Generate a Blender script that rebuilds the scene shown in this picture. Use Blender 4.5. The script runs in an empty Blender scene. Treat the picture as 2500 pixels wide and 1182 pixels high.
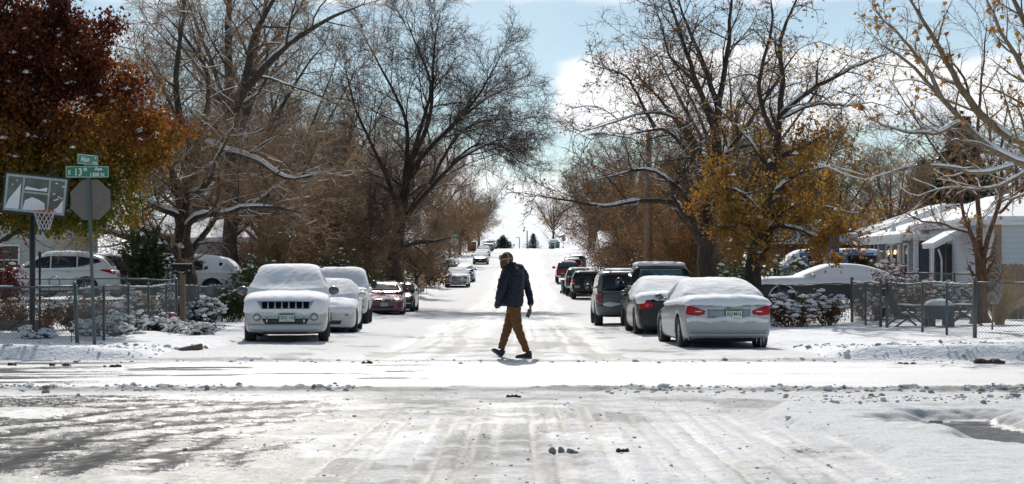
import bpy, bmesh, math, random
import numpy as np
from mathutils import Vector, Matrix
from mathutils.bvhtree import BVHTree
random.seed(7)
RNG = np.random.default_rng(11)
SC = bpy.context.scene
COL = SC.collection
R = math.radians
F = 3800.0          # focal length in photo pixels
HY = 660.0          # horizon row
CH = 1.5            # eye height

def pt(px, py, d):
    """photo pixel at distance d (m) -> world point"""
    return Vector(((px - 1250) * d / F, d, CH + (HY - py) * d / F))
def wx(px, d): return (px - 1250) * d / F
def wz(py, d): return CH + (HY - py) * d / F

# ------------------------------------------------------------------ noise
def _hash(ix, iy, seed):
    n = (ix.astype(np.int64) * 374761393 + iy.astype(np.int64) * 668265263 + seed * 1442695041) & 0x7fffffff
    n = ((n ^ (n >> 13)) * 1274126177) & 0x7fffffff
    return ((n ^ (n >> 16)) & 0xffff) / 65535.0
def vnoise(x, y, seed=0):
    x = np.asarray(x, float); y = np.asarray(y, float)
    ix = np.floor(x); iy = np.floor(y)
    fx = x - ix; fy = y - iy
    fx = fx * fx * (3 - 2 * fx); fy = fy * fy * (3 - 2 * fy)
    a = _hash(ix, iy, seed); b = _hash(ix + 1, iy, seed); c = _hash(ix, iy + 1, seed); d = _hash(ix + 1, iy + 1, seed)
    return (a * (1 - fx) + b * fx) * (1 - fy) + (c * (1 - fx) + d * fx) * fy
def fbm(x, y, oct=4, seed=0):
    s = 0; a = .5; t = 0
    for o in range(oct):
        s = s + a * vnoise(x, y, seed + o * 17); t += a
        x = np.asarray(x) * 2.03 + 3.1; y = np.asarray(y) * 2.03 + 1.7; a *= .5
    return s / t
def sstep(a, b, x):
    t = np.clip((np.asarray(x, float) - a) / (b - a), 0, 1)
    return t * t * (3 - 2 * t)

# ------------------------------------------------------------------ terrain profile
_PD = np.array([-60, 0, 27, 31, 34, 45, 60, 80, 97, 123, 150, 190, 230, 270, 300, 330, 400, 600, 900.])
_PZ = np.array([0, 0, 0, -.11, -.12, -.21, -.42, -.46, -.33, .2, 1.0, 2.5, 4.0, 5.15, 5.65, 5.75, 5.2, 2.0, -2.])
def _pchip_slopes(x, y):
    h = np.diff(x); dl = np.diff(y) / h
    m = np.zeros(len(x)); m[0] = dl[0]; m[-1] = dl[-1]
    for i in range(1, len(x) - 1):
        if dl[i-1] * dl[i] <= 0: m[i] = 0
        else:
            w1 = 2*h[i] + h[i-1]; w2 = h[i] + 2*h[i-1]
            m[i] = (w1 + w2) / (w1/dl[i-1] + w2/dl[i])
    return m
_PM = _pchip_slopes(_PD, _PZ)
def prof(d):
    d = np.clip(np.asarray(d, float), _PD[0], _PD[-1] - 1e-6)
    i = np.clip(np.searchsorted(_PD, d, side='right') - 1, 0, len(_PD) - 2)
    h = _PD[i+1] - _PD[i]; t = (d - _PD[i]) / h
    return ((1+2*t)*(1-t)**2*_PZ[i] + t*(1-t)**2*h*_PM[i] + t*t*(3-2*t)*_PZ[i+1] + t*t*(t-1)*h*_PM[i+1])
def cxs(d): return -.6 + .0092 * np.asarray(d, float)     # street axis
D_FAR = 25.75                                              # far edge of the cross street
HALF = 5.6                                                 # half width of the street
def ground_z(x, d):
    """snow surface of the yards / verge (and of the street) at x, d"""
    x = np.asarray(x, float); d = np.asarray(d, float)
    p = prof(d)
    u = np.abs(x - cxs(d)) - HALF
    side = sstep(-.3, .5, u)
    v = sstep(D_FAR - .15, D_FAR + .5, d)
    yard = .13 + .10 * (fbm(x * .35, d * .35, 3, 5) - .5) + .05 * (fbm(x * 1.6, d * 1.6, 3, 9) - .5) + .012 * np.clip(u, 0, 25) + .5 * sstep(2.5, 7, u) * sstep(42, 56, d)
    berm = .10 * np.exp(-((d - D_FAR - .6) / .45) ** 2) * (fbm(x * 1.1, d * 2, 3, 21)) * 1.2
    return p + v * side * yard + berm * side * v - .06 * (1 - v * side)

# ------------------------------------------------------------------ object helpers
def tag(o, label=None, cat=None, group=None, kind=None):
    if label: o['label'] = label
    if cat: o['category'] = cat
    if group: o['group'] = group
    if kind: o['kind'] = kind
    return o
def link(o, parent=None):
    COL.objects.link(o)
    if parent is not None: o.parent = parent
    return o
def empty(name, loc=(0, 0, 0), rz=0, label=None, cat=None, group=None):
    o = bpy.data.objects.new(name, None)
    o.empty_display_size = .2
    o.location = loc; o.rotation_euler = (0, 0, rz)
    link(o)
    return tag(o, label, cat, group)
def setmats(me, mats):
    if not isinstance(mats, (list, tuple)): mats = [mats]
    for m in mats: me.materials.append(m)
def np_mesh(name, V, Q, mats, smooth=True, matidx=None):
    """V (n,3), Q (m,k) equal-size faces"""
    V = np.asarray(V, np.float32); Q = np.asarray(Q, np.int32)
    me = bpy.data.meshes.new(name)
    me.vertices.add(len(V)); me.vertices.foreach_set('co', V.ravel())
    m, k = Q.shape
    me.loops.add(m * k); me.loops.foreach_set('vertex_index', Q.ravel())
    me.polygons.add(m)
    me.polygons.foreach_set('loop_start', np.arange(0, m * k, k, dtype=np.int32))
    me.polygons.foreach_set('loop_total', np.full(m, k, np.int32))
    if matidx is not None: me.polygons.foreach_set('material_index', np.asarray(matidx, np.int32))
    me.polygons.foreach_set('use_smooth', np.full(m, smooth, bool))
    setmats(me, mats)
    me.update(calc_edges=True)
    return me
def obj(name, me, parent=None, loc=None):
    o = bpy.data.objects.new(name, me)
    if loc is not None: o.location = loc
    return link(o, parent)

class MB:
    """collects simple shapes into one mesh"""
    def __init__(s): s.bm = bmesh.new()
    def _mat(s, faces, mi, smooth):
        for f in faces: f.material_index = mi; f.smooth = smooth
    def box(s, c, size, rot=None, mi=0, bev=0, taper=None):
        M = Matrix.Translation(c)
        if rot is not None: M = M @ (rot if isinstance(rot, Matrix) else Matrix.Rotation(rot, 4, 'Z'))
        M = M @ Matrix.Diagonal((size[0], size[1], size[2], 1))
        r = bmesh.ops.create_cube(s.bm, size=1, matrix=Matrix())
        vs = r['verts']
        if taper:
            for v in vs:
                if v.co.z > 0: v.co.x *= taper[0]; v.co.y *= taper[1]
        bmesh.ops.transform(s.bm, matrix=M, verts=vs)
        fs = set(f for v in vs for f in v.link_faces)
        if bev:
            es = set(e for v in vs for e in v.link_edges)
            rb = bmesh.ops.bevel(s.bm, geom=list(es), offset=bev, segments=2, affect='EDGES', profile=.6)
            fs = set(f for f in rb['faces']) | set(f for f in fs if f.is_valid)
            fs |= set(f for v in rb['verts'] for f in v.link_faces)
        s._mat(fs, mi, False)
        return s
    def tube(s, pts, rad, n=8, mi=0, cap=True, smooth=True):
        pts = [Vector(p) for p in pts]
        if not hasattr(rad, '__len__'): rad = [rad] * len(pts)
        rings = []
        t0 = (pts[1] - pts[0]).normalized()
        u = t0.orthogonal().normalized()
        for i, p in enumerate(pts):
            a = pts[max(i-1, 0)]; b = pts[min(i+1, len(pts)-1)]
            t = (b - a)
            if t.length < 1e-9: t = t0
            t = t.normalized()
            u = (u - t * u.dot(t)); u = u.normalized() if u.length > 1e-6 else t.orthogonal().normalized()
            v = t.cross(u)
            rings.append([s.bm.verts.new(p + (u * math.cos(k*2*math.pi/n) + v * math.sin(k*2*math.pi/n)) * rad[i]) for k in range(n)])
        fs = []
        for i in range(len(rings)-1):
            for k in range(n):
                fs.append(s.bm.faces.new((rings[i][k], rings[i][(k+1) % n], rings[i+1][(k+1) % n], rings[i+1][k])))
        s._mat(fs, mi, smooth)
        if cap:
            c = [s.bm.faces.new(rings[0][::-1]), s.bm.faces.new(rings[-1])]
            s._mat(c, mi, False)
        return s
    def lathe(s, prof_, center=(0, 0, 0), n=16, axis='Z', mi=0, smooth=True, M=None):
        """prof_: list of (r, h)"""
        if M is None:
            M = Matrix.Translation(center)
            if axis == 'X': M = M @ Matrix.Rotation(R(90), 4, 'Y')
            if axis == 'Y': M = M @ Matrix.Rotation(R(-90), 4, 'X')
        rings = []
        for r, h in prof_:
            if r < 1e-6: rings.append([s.bm.verts.new(M @ Vector((0, 0, h)))])
            else: rings.append([s.bm.verts.new(M @ Vector((r*math.cos(k*2*math.pi/n), r*math.sin(k*2*math.pi/n), h))) for k in range(n)])
        fs = []
        for a, b in zip(rings[:-1], rings[1:]):
            for k in range(n):
                k2 = (k+1) % n
                if len(a) == 1 and len(b) == 1: continue
                if len(a) == 1: fs.append(s.bm.faces.new((a[0], b[k2], b[k])))
                elif len(b) == 1: fs.append(s.bm.faces.new((a[k], a[k2], b[0])))
                else: fs.append(s.bm.faces.new((a[k], a[k2], b[k2], b[k])))
        s._mat(fs, mi, smooth)
        return s
    def poly(s, pts, mi=0, smooth=False):
        f = s.bm.faces.new([s.bm.verts.new(p) for p in pts]); f.material_index = mi; f.smooth = smooth
        return s
    def prism(s, pts2, z0, z1, M=None, mi=0):
        """extruded polygon; pts2 in local xy, extruded along local z, placed by M"""
        M = M or Matrix()
        a = [s.bm.verts.new(M @ Vector((p[0], p[1], z0))) for p in pts2]
        b = [s.bm.verts.new(M @ Vector((p[0], p[1], z1))) for p in pts2]
        fs = [s.bm.faces.new(a[::-1]), s.bm.faces.new(b)]
        n = len(a)
        for k in range(n): fs.append(s.bm.faces.new((a[k], a[(k+1) % n], b[(k+1) % n], b[k])))
        s._mat(fs, mi, False)
        return s
    def blob(s, c, r, seed=0, sub=2, amp=.25, freq=2.2, squash=1, mi=0):
        rr = bmesh.ops.create_icosphere(s.bm, subdivisions=sub, radius=1)
        from mathutils import noise
        for v in rr['verts']:
            k = 1 + amp * noise.noise(v.co * freq + Vector((seed * 3.7, seed * 1.3, 0)))
            rad = r if not hasattr(r, '__len__') else None
            co = v.co * k
            v.co = Vector(c) + (Vector((co.x*r, co.y*r, co.z*r*squash)) if rad is not None else Vector((co.x*r[0], co.y*r[1], co.z*r[2])))
        s._mat(set(f for v in rr['verts'] for f in v.link_faces), mi, True)
        return s
    def mesh(s, name, mats, recalc=True):
        if recalc: bmesh.ops.recalc_face_normals(s.bm, faces=s.bm.faces[:])
        me = bpy.data.meshes.new(name); s.bm.to_mesh(me); s.bm.free()
        setmats(me, mats)
        return me
    def build(s, name, mats, parent=None, loc=None):
        return obj(name, s.mesh(name, mats), parent, loc)

def baked(me, *mods):
    """evaluate a stack of modifiers over a mesh; returns a new mesh"""
    o = bpy.data.objects.new('baking', me); COL.objects.link(o)
    for kind, kw in mods:
        m = o.modifiers.new(kind, kind)
        for k, v in kw.items(): setattr(m, k, v)
    dg = bpy.context.evaluated_depsgraph_get(); dg.update()
    out = bpy.data.meshes.new_from_object(o.evaluated_get(dg), preserve_all_data_layers=True, depsgraph=dg)
    bpy.data.objects.remove(o)
    return out
def text_mesh(txt, size, mat, depth=.002, align='CENTER', spacing=1.0, xscale=1.0, bold=0):
    cu = bpy.data.curves.new('lettering', 'FONT')
    cu.body = txt; cu.size = size; cu.align_x = align; cu.align_y = 'CENTER'; cu.extrude = depth; cu.space_character = spacing; cu.offset = bold
    cu.resolution_u = 2
    me = baked(cu)
    me.materials.clear(); me.materials.append(mat)
    if xscale != 1.0:
        for v in me.vertices: v.co.x *= xscale
    bpy.data.curves.remove(cu)
    return me
def copy_tree(o, loc=None, rz=None, scale=None):
    c = o.copy(); COL.objects.link(c)
    for ch in list(o.children):
        d = copy_tree(ch); d.parent = c
    if loc is not None: c.location = loc
    if rz is not None: c.rotation_euler = (0, 0, rz)
    if scale is not None: c.scale = scale if hasattr(scale, '__len__') else (scale,) * 3
    return c

# ------------------------------------------------------------------ materials
MATS = {}
class NT:
    def __init__(s, name):
        s.m = bpy.data.materials.new(name); s.m.use_nodes = True
        s.t = s.m.node_tree; s.n = s.t.nodes; s.l = s.t.links
        s.p = s.n['Principled BSDF']; s.out = s.n['Material Output']
    def node(s, typ, **kw):
        nd = s.n.new(typ)
        for k, v in kw.items(): setattr(nd, k, v)
        return nd
    def link(s, a, b): s.l.new(a, b)
    def val(s, sock, v):
        if hasattr(v, 'links') or isinstance(v, bpy.types.NodeSocket): s.l.new(v, sock)
        else: sock.default_value = v
    def noise(s, scale, detail=3, rough=.55, vec=None, dist=0):
        nd = s.node('ShaderNodeTexNoise'); nd.inputs['Scale'].default_value = scale
        nd.inputs['Detail'].default_value = detail; nd.inputs['Roughness'].default_value = rough
        nd.inputs['Distortion'].default_value = dist
        if vec is not None: s.l.new(vec, nd.inputs['Vector'])
        return nd.outputs['Fac']
    def coord(s, which='Object', scale=None):
        tc = s.node('ShaderNodeTexCoord').outputs[which]
        if scale is not None:
            mp = s.node('ShaderNodeMapping'); mp.inputs['Scale'].default_value = scale
            s.l.new(tc, mp.inputs['Vector']); return mp.outputs['Vector']
        return tc
    def ramp(s, fac, stops):
        nd = s.node('ShaderNodeValToRGB'); el = nd.color_ramp.elements
        while len(el) < len(stops): el.new(.5)
        for e, (p, c) in zip(el, stops):
            e.position = p; e.color = (*c, 1) if len(c) == 3 else c
        s.l.new(fac, nd.inputs['Fac']); return nd.outputs['Color']
    def mapr(s, fac, a, b, c=0., d=1., smooth=True):
        nd = s.node('ShaderNodeMapRange'); nd.interpolation_type = 'SMOOTHSTEP' if smooth else 'LINEAR'
        s.val(nd.inputs['Value'], fac); nd.inputs['From Min'].default_value = a; nd.inputs['From Max'].default_value = b
        nd.inputs['To Min'].default_value = c; nd.inputs['To Max'].default_value = d
        return nd.outputs['Result']
    def math(s, op, a, b=0.0, clamp=False):
        nd = s.node('ShaderNodeMath', operation=op); nd.use_clamp = clamp
        s.val(nd.inputs[0], a); s.val(nd.inputs[1], b); return nd.outputs[0]
    def mix(s, fac, a, b):
        nd = s.node('ShaderNodeMix', data_type='RGBA')
        s.val(nd.inputs['Factor'], fac)
        for sk, v in ((nd.inputs[6], a), (nd.inputs[7], b)):
            if isinstance(v, tuple): sk.default_value = (*v, 1) if len(v) == 3 else v
            else: s.l.new(v, sk)
        return nd.outputs[2]
    def bump(s, h, strength=.3, dist=.02, normal=None):
        nd = s.node('ShaderNodeBump'); nd.inputs['Strength'].default_value = strength; nd.inputs['Distance'].default_value = dist
        s.l.new(h, nd.inputs['Height'])
        if normal is not None: s.l.new(normal, nd.inputs['Normal'])
        return nd.outputs['Normal']
def simple(name, col, rough=.6, metal=0, spec=.5, var=.15, vscale=6., bump=0, bscale=60., coat=0, bdist=.004):
    if name in MATS: return MATS[name]
    t = NT(name); p = t.p
    nz = t.noise(vscale, 4, .6, t.coord())
    lo = tuple(c * (1 - var) for c in col); hi = tuple(min(1, c * (1 + var)) for c in col)
    t.link(t.ramp(nz, [(.3, lo), (.7, hi)]), p.inputs['Base Color'])
    p.inputs['Roughness'].default_value = rough; p.inputs['Metallic'].default_value = metal
    p.inputs['Specular IOR Level'].default_value = spec
    if coat: p.inputs['Coat Weight'].default_value = coat; p.inputs['Coat Roughness'].default_value = .06
    if bump: t.link(t.bump(t.noise(bscale, 3, .6, t.coord()), bump, bdist), p.inputs['Normal'])
    MATS[name] = t.m
    return t.m
def paint(name, col, metal=.0, rough=.3, dirt=.25):
    """car paint with road grime towards the sills"""
    if name in MATS: return MATS[name]
    t = NT(name); p = t.p
    co = t.coord()
    nz = t.noise(3.5, 5, .65, co)
    sep = t.node('ShaderNodeSeparateXYZ'); t.link(co, sep.inputs[0])
    low = t.mapr(t.math('ADD', sep.outputs['Z'], t.math('MULTIPLY', nz, -.5)), .0, .6, 1., 0.)
    if sum(col) < .14: dirt *= .3
    f = t.math('MULTIPLY', low, dirt, True)
    t.link(t.mix(f, tuple(col), (.22, .21, .19)), p.inputs['Base Color'])
    t.link(t.math('ADD', t.math('MULTIPLY', f, .5), rough), p.inputs['Roughness'])
    p.inputs['Metallic'].default_value = metal
    dark = sum(col) < .14
    p.inputs['Coat Weight'].default_value = .10 if dark else .35; p.inputs['Coat Roughness'].default_value = .06
    if dark: p.inputs['Specular IOR Level'].default_value = .3
    MATS[name] = t.m
    return t.m
def snow_mat(name='snow', tint=(.80, .81, .83), bump=.35, bs=26., rough=.8):
    if name in MATS: return MATS[name]
    t = NT(name); p = t.p
    co = t.coord()
    n1 = t.noise(bs, 6, .62, co); n2 = t.noise(bs * 9, 2, .6, co)
    t.link(t.ramp(t.noise(3, 4, .6, co), [(.3, tuple(c * .95 for c in tint)), (.7, tint)]), p.inputs['Base Color'])
    p.inputs['Roughness'].default_value = rough; p.inputs['Specular IOR Level'].default_value = .12
    p.inputs['Subsurface Weight'].default_value = 0
    nrm = t.bump(n1, bump, .02); nrm = t.bump(n2, bump * .8, .004, nrm)
    t.link(nrm, p.inputs['Normal'])
    MATS[name] = t.m
    return t.m
def leaf_mat(name, stops, trans=.5, rough=.5, by_z=None):
    if name in MATS: return MATS[name]
    t = NT(name); p = t.p
    g = t.node('ShaderNodeNewGeometry').outputs['Random Per Island']
    n = t.noise(.45, 3, .6, t.coord())
    f = t.math('ADD', t.math('MULTIPLY', g, .45), t.mapr(n, .3, .7, 0., .55, False))
    if by_z:      # leaves turned further towards the top of the crown
        sp = t.node('ShaderNodeSeparateXYZ'); t.link(t.coord(), sp.inputs[0])
        f = t.math('ADD', t.math('MULTIPLY', f, .55), t.mapr(sp.outputs['Z'], by_z[0], by_z[1], -.08, .5, False))
    c = t.ramp(f, stops)
    t.link(c, p.inputs['Base Color']); p.inputs['Roughness'].default_value = rough; p.inputs['Specular IOR Level'].default_value = .3
    tr = t.node('ShaderNodeBsdfTranslucent'); t.link(c, tr.inputs['Color'])
    mx = t.node('ShaderNodeMixShader'); mx.inputs[0].default_value = trans
    t.link(p.outputs[0], mx.inputs[1]); t.link(tr.outputs[0], mx.inputs[2]); t.link(mx.outputs[0], t.out.inputs['Surface'])
    MATS[name] = t.m
    return t.m
def bark_mat(name, col, scale=1.):
    if name in MATS: return MATS[name]
    t = NT(name); p = t.p
    co = t.coord('Object', (9 * scale, 9 * scale, 1.6 * scale))
    n = t.noise(1.6, 6, .7, co, .6)
    t.link(t.ramp(n, [(.32, tuple(c * .45 for c in col)), (.5, col), (.72, tuple(c * 1.5 for c in col))]), p.inputs['Base Color'])
    p.inputs['Roughness'].default_value = .85; p.inputs['Specular IOR Level'].default_value = .25
    t.link(t.bump(n, .9, .04), p.inputs['Normal'])
    MATS[name] = t.m
    return t.m
M_SNOW = snow_mat('snow')
M_BLACK = simple('black_plastic', (.018, .019, .021), .45)
M_RUBBER = simple('tyre_rubber', (.022, .022, .024), .8, bump=.4, bscale=90)
M_GLASS = simple('dark_window_glass', (.012, .016, .02), .08, spec=.38, var=.3)
M_CHROME = simple('chrome', (.6, .61, .62), .18, 1)
M_ALLOY = simple('alloy_rim', (.36, .37, .38), .35, .8)
M_LAMPGLASS = simple('lamp_glass', (.42, .44, .46), .12, .3)
M_RED = simple('red_lamp', (.36, .005, .008), .3, spec=.3)
M_AMBER = simple('amber_lamp', (.5, .16, .02), .2)
M_PLATEW = simple('plate_white', (.62, .66, .64), .4)
M_PLATEG = simple('plate_green', (.02, .12, .06), .4)
M_GALV = simple('galvanised_steel', (.085, .115, .12), .5, .35, vscale=20)
M_SIGNG = simple('sign_green', (.008, .17, .10), .35)
M_WHITE = simple('white_paint', (.72, .73, .74), .5)
M_DARKMETAL = simple('dark_metal', (.03, .032, .036), .5, .4)
M_WOOD = simple('weathered_wood', (.16, .115, .08), .8, var=.35, vscale=14, bump=.5, bscale=40)
# ------------------------------------------------------------------ camera, sun, sky
cam = bpy.data.cameras.new('camera'); camo = bpy.data.objects.new('camera', cam); COL.objects.link(camo)
cam.sensor_width = 36; cam.lens = 36 * F / 2500; cam.shift_y = (HY - 591) / 2500
camo.location = (0, 0, CH); camo.rotation_euler = (R(90), 0, 0)
cam.clip_start = .1; cam.clip_end = 5000
SC.camera = camo
SUN_EL, SUN_AZ = R(37), R(-3)                 # azimuth measured from +Y towards +X
sun = bpy.data.lights.new('sun', 'SUN'); suno = bpy.data.objects.new('sun', sun); COL.objects.link(suno)
sun.energy = 3.2; sun.angle = R(.53); sun.color = (1, .955, .89)
sd = Vector((math.sin(SUN_AZ) * math.cos(SUN_EL), math.cos(SUN_AZ) * math.cos(SUN_EL), math.sin(SUN_EL)))
suno.rotation_euler = sd.to_track_quat('Z', 'Y').to_euler(); suno.location = (0, 60, 60)
W = bpy.data.worlds.new('World'); SC.world = W; W.use_nodes = True
nt = W.node_tree; N = nt.nodes; Lk = nt.links
bg = N['Background']
sky = N.new('ShaderNodeTexSky'); sky.sky_type = 'NISHITA'; sky.sun_disc = False
sky.sun_elevation = SUN_EL; sky.sun_rotation = SUN_AZ; sky.altitude = 1600; sky.air_density = 1.0; sky.dust_density = .6; sky.ozone_density = 1.5
tc = N.new('ShaderNodeTexCoord'); sep = N.new('ShaderNodeSeparateXYZ'); Lk.new(tc.outputs['Generated'], sep.inputs[0])
def wm(op, a, b=0., clamp=False):
    nd = N.new('ShaderNodeMath'); nd.operation = op; nd.use_clamp = clamp
    for i, v in enumerate((a, b)):
        if isinstance(v, bpy.types.NodeSocket): Lk.new(v, nd.inputs[i])
        else: nd.inputs[i].default_value = v
    return nd.outputs[0]
def wmap(v, a, b, c=0., d=1.):
    nd = N.new('ShaderNodeMapRange'); nd.interpolation_type = 'SMOOTHSTEP'
    Lk.new(v, nd.inputs['Value'])
    for k, x in zip(('From Min', 'From Max', 'To Min', 'To Max'), (a, b, c, d)): nd.inputs[k].default_value = x
    return nd.outputs['Result']
# flat-bottomed cumulus banks: noise over azimuth / elevation, drawn out sideways
cmb = N.new('ShaderNodeCombineXYZ')
az = wm('DIVIDE', sep.outputs['X'], wm('MAXIMUM', wm('ABSOLUTE', sep.outputs['Y']), .05)); el = sep.outputs['Z']
Lk.new(wm('MULTIPLY', az, 5.), cmb.inputs[0]); Lk.new(wm('MULTIPLY', el, 13.), cmb.inputs[1]); Lk.new(wm('MULTIPLY', sep.outputs['Y'], 2.), cmb.inputs[2])
nz = N.new('ShaderNodeTexNoise'); nz.inputs['Scale'].default_value = 1.15; nz.inputs['Detail'].default_value = 9; nz.inputs['Roughness'].default_value = .53
Lk.new(cmb.outputs[0], nz.inputs['Vector'])
# cloud bands by elevation: low bank (0-0.045), right-hand bank (0.09-0.15), high veil (>0.165)
low = wmap(el, .115, .03, 0., .30)
right = wm('MULTIPLY', wm('MULTIPLY', wmap(el, .078, .10, 0., 1.), wmap(el, .152, .118, 0., 1.)), wmap(az, .005, .05, 0., .44))
high = wmap(el, .158, .178, 0., .28)
dens = wm('ADD', wm('ADD', low, wm('ADD', right, high)), nz.outputs['Fac'])
front = wmap(sep.outputs['Y'], .05, .55, .10, 1.)
mask = wm('MULTIPLY', wmap(dens, .60, .76, .22, 1.), front)
shade = N.new('ShaderNodeTexNoise'); shade.inputs['Scale'].default_value = 2.2; shade.inputs['Detail'].default_value = 6
Lk.new(cmb.outputs[0], shade.inputs['Vector'])
cr = N.new('ShaderNodeValToRGB'); cr.color_ramp.elements[0].position = .35; cr.color_ramp.elements[1].position = .62
CLOUD = 13.0
cr.color_ramp.elements[0].color = (CLOUD*.74, CLOUD*.80, CLOUD*.88, 1); cr.color_ramp.elements[1].color = (CLOUD, CLOUD, CLOUD*1.0, 1)
Lk.new(shade.outputs['Fac'], cr.inputs['Fac'])
tint = N.new('ShaderNodeMix'); tint.data_type = 'RGBA'; tint.blend_type = 'MULTIPLY'; tint.inputs['Factor'].default_value = 1
Lk.new(sky.outputs[0], tint.inputs[6]); tint.inputs[7].default_value = (.96, 1.04, .96, 1)
mx = N.new('ShaderNodeMix'); mx.data_type = 'RGBA'
Lk.new(mask, mx.inputs['Factor']); Lk.new(tint.outputs[2], mx.inputs[6]); Lk.new(cr.outputs[0], mx.inputs[7])
Lk.new(mx.outputs[2], bg.inputs['Color'])
bg.inputs['Strength'].default_value = .062
SC.view_settings.view_transform = 'Standard'; SC.view_settings.look = 'None'; SC.view_settings.gamma = 1
SC.view_settings.exposure = .5
SC.cycles.max_bounces = 6; SC.cycles.transparent_max_bounces = 8; SC.cycles.use_denoising = True; SC.cycles.adaptive_threshold = .005
SC.cycles.caustics_reflective = False; SC.cycles.caustics_refractive = False
# ------------------------------------------------------------------ ground, road
def grid_mesh(name, xs, ys, zf, mats, attrs=None):
    X, Y = np.meshgrid(xs, ys)
    Z = zf(X, Y)
    V = np.stack([X, Y, Z], -1).reshape(-1, 3)
    nx, ny = len(xs), len(ys)
    i = np.arange(nx*ny).reshape(ny, nx)
    Q = np.stack([i[:-1, :-1], i[:-1, 1:], i[1:, 1:], i[1:, :-1]], -1).reshape(-1, 4)
    me = np_mesh(name, V, Q, mats)
    if attrs is not None:
        A = attrs(X, Y)
        at = me.color_attributes.new('mask', 'FLOAT_COLOR', 'POINT')
        C = np.ones((nx*ny, 4), np.float32)
        for k, a in enumerate(A): C[:, k] = a.reshape(-1)
        at.data.foreach_set('color', C.ravel())
    return me
def spaced(segs):
    out = []
    for a, b, st in segs: out.append(np.arange(a, b - 1e-6, st))
    return np.concatenate(out + [[segs[-1][1]]])

# --- snow of yards and verges
def m_yard():
    t = NT('yard_snow'); p = t.p
    co = t.coord()
    n1 = t.noise(2.2, 5, .6, co); n2 = t.noise(14, 5, .65, co); n3 = t.noise(120, 2, .6, co)
    base = t.ramp(n2, [(.35, (.68, .70, .73)), (.6, (.77, .78, .80))])
    dirt = t.math('MULTIPLY', t.mapr(t.noise(7, 6, .75, co), .66, .78), .65)
    t.link(t.mix(dirt, base, (.32, .27, .20)), p.inputs['Base Color'])
    p.inputs['Roughness'].default_value = .8; p.inputs['Specular IOR Level'].default_value = .12
    nrm = t.bump(n1, .4, .25); nrm = t.bump(n2, .55, .07, nrm); nrm = t.bump(n3, .35, .006, nrm)
    t.link(nrm, p.inputs['Normal'])
    return t.m
xs = spaced([(-260, -60, 10), (-60, -16, 1.0), (-16, 16, .16), (16, 60, 1.0), (60, 260, 10)])
ys = spaced([(D_FAR - .12, 40, .10), (40, 60, .25), (60, 140, .8), (140, 420, 4), (420, 900, 20)])
g = obj('ground', grid_mesh('ground', xs, ys, ground_z, m_yard())); g['kind'] = 'structure'

# --- snow-packed street
def street_masks(X, D):
    u = X - cxs(D)
    w = fbm(X*.5, D*.12, 3, 40) - .5
    tr = np.zeros_like(X)
    for c, wd in ((-1.9, .35), (-.55, .4), (.75, .4), (2.1, .35), (-1.2, .2), (1.5, .22)):
        tr = np.maximum(tr, np.exp(-((u - c - w*.9) / wd) ** 2))
    streak = fbm(u*6 + w*4, D*.05, 3, 44)
    dirt = np.clip(tr * .6 * sstep(.35, .7, streak) + (.55*sstep(.44, .68, fbm(X*1.3, D*.8, 5, 46)) + .18) * sstep(60, 27, D) * sstep(5.5, 3, np.abs(u)) + .25*sstep(.55, .75, fbm(X*.8, D*.2, 4, 47)), 0, 1)
    wet = .35 * sstep(.66, .8, fbm(X*.7, D*.15, 4, 49)) * tr
    gloss = np.clip(tr*.22 + .12*sstep(30, 26, D), 0, 1)
    return wet, dirt, gloss
def street_z(X, D):
    u = X - cxs(D)
    w = fbm(X*.5, D*.12, 3, 40) - .5
    rut = 0
    for c, wd in ((-1.9, .35), (-.55, .4), (.75, .4), (2.1, .35)):
        rut = rut + np.exp(-((u - c - w*.9) / wd) ** 2)
    edge = sstep(2.6, 4.4, np.abs(u))
    f = sstep(90, 45, D)
    z = prof(D) + .006 - .022*rut + .05*edge*(.3 + fbm(X*1.2, D*.9, 4, 52)) * f
    z += .014*(fbm(X*3.5, D*2.4, 3, 54) - .5) + .03*(fbm(X*.8, D*.5, 3, 55) - .5)
    z += f * .012 * (fbm(u*9 + w*9, D*.5, 2, 57) - .5)
    z -= .14*sstep(.30, -.05, D - D_FAR)
    return z
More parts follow.
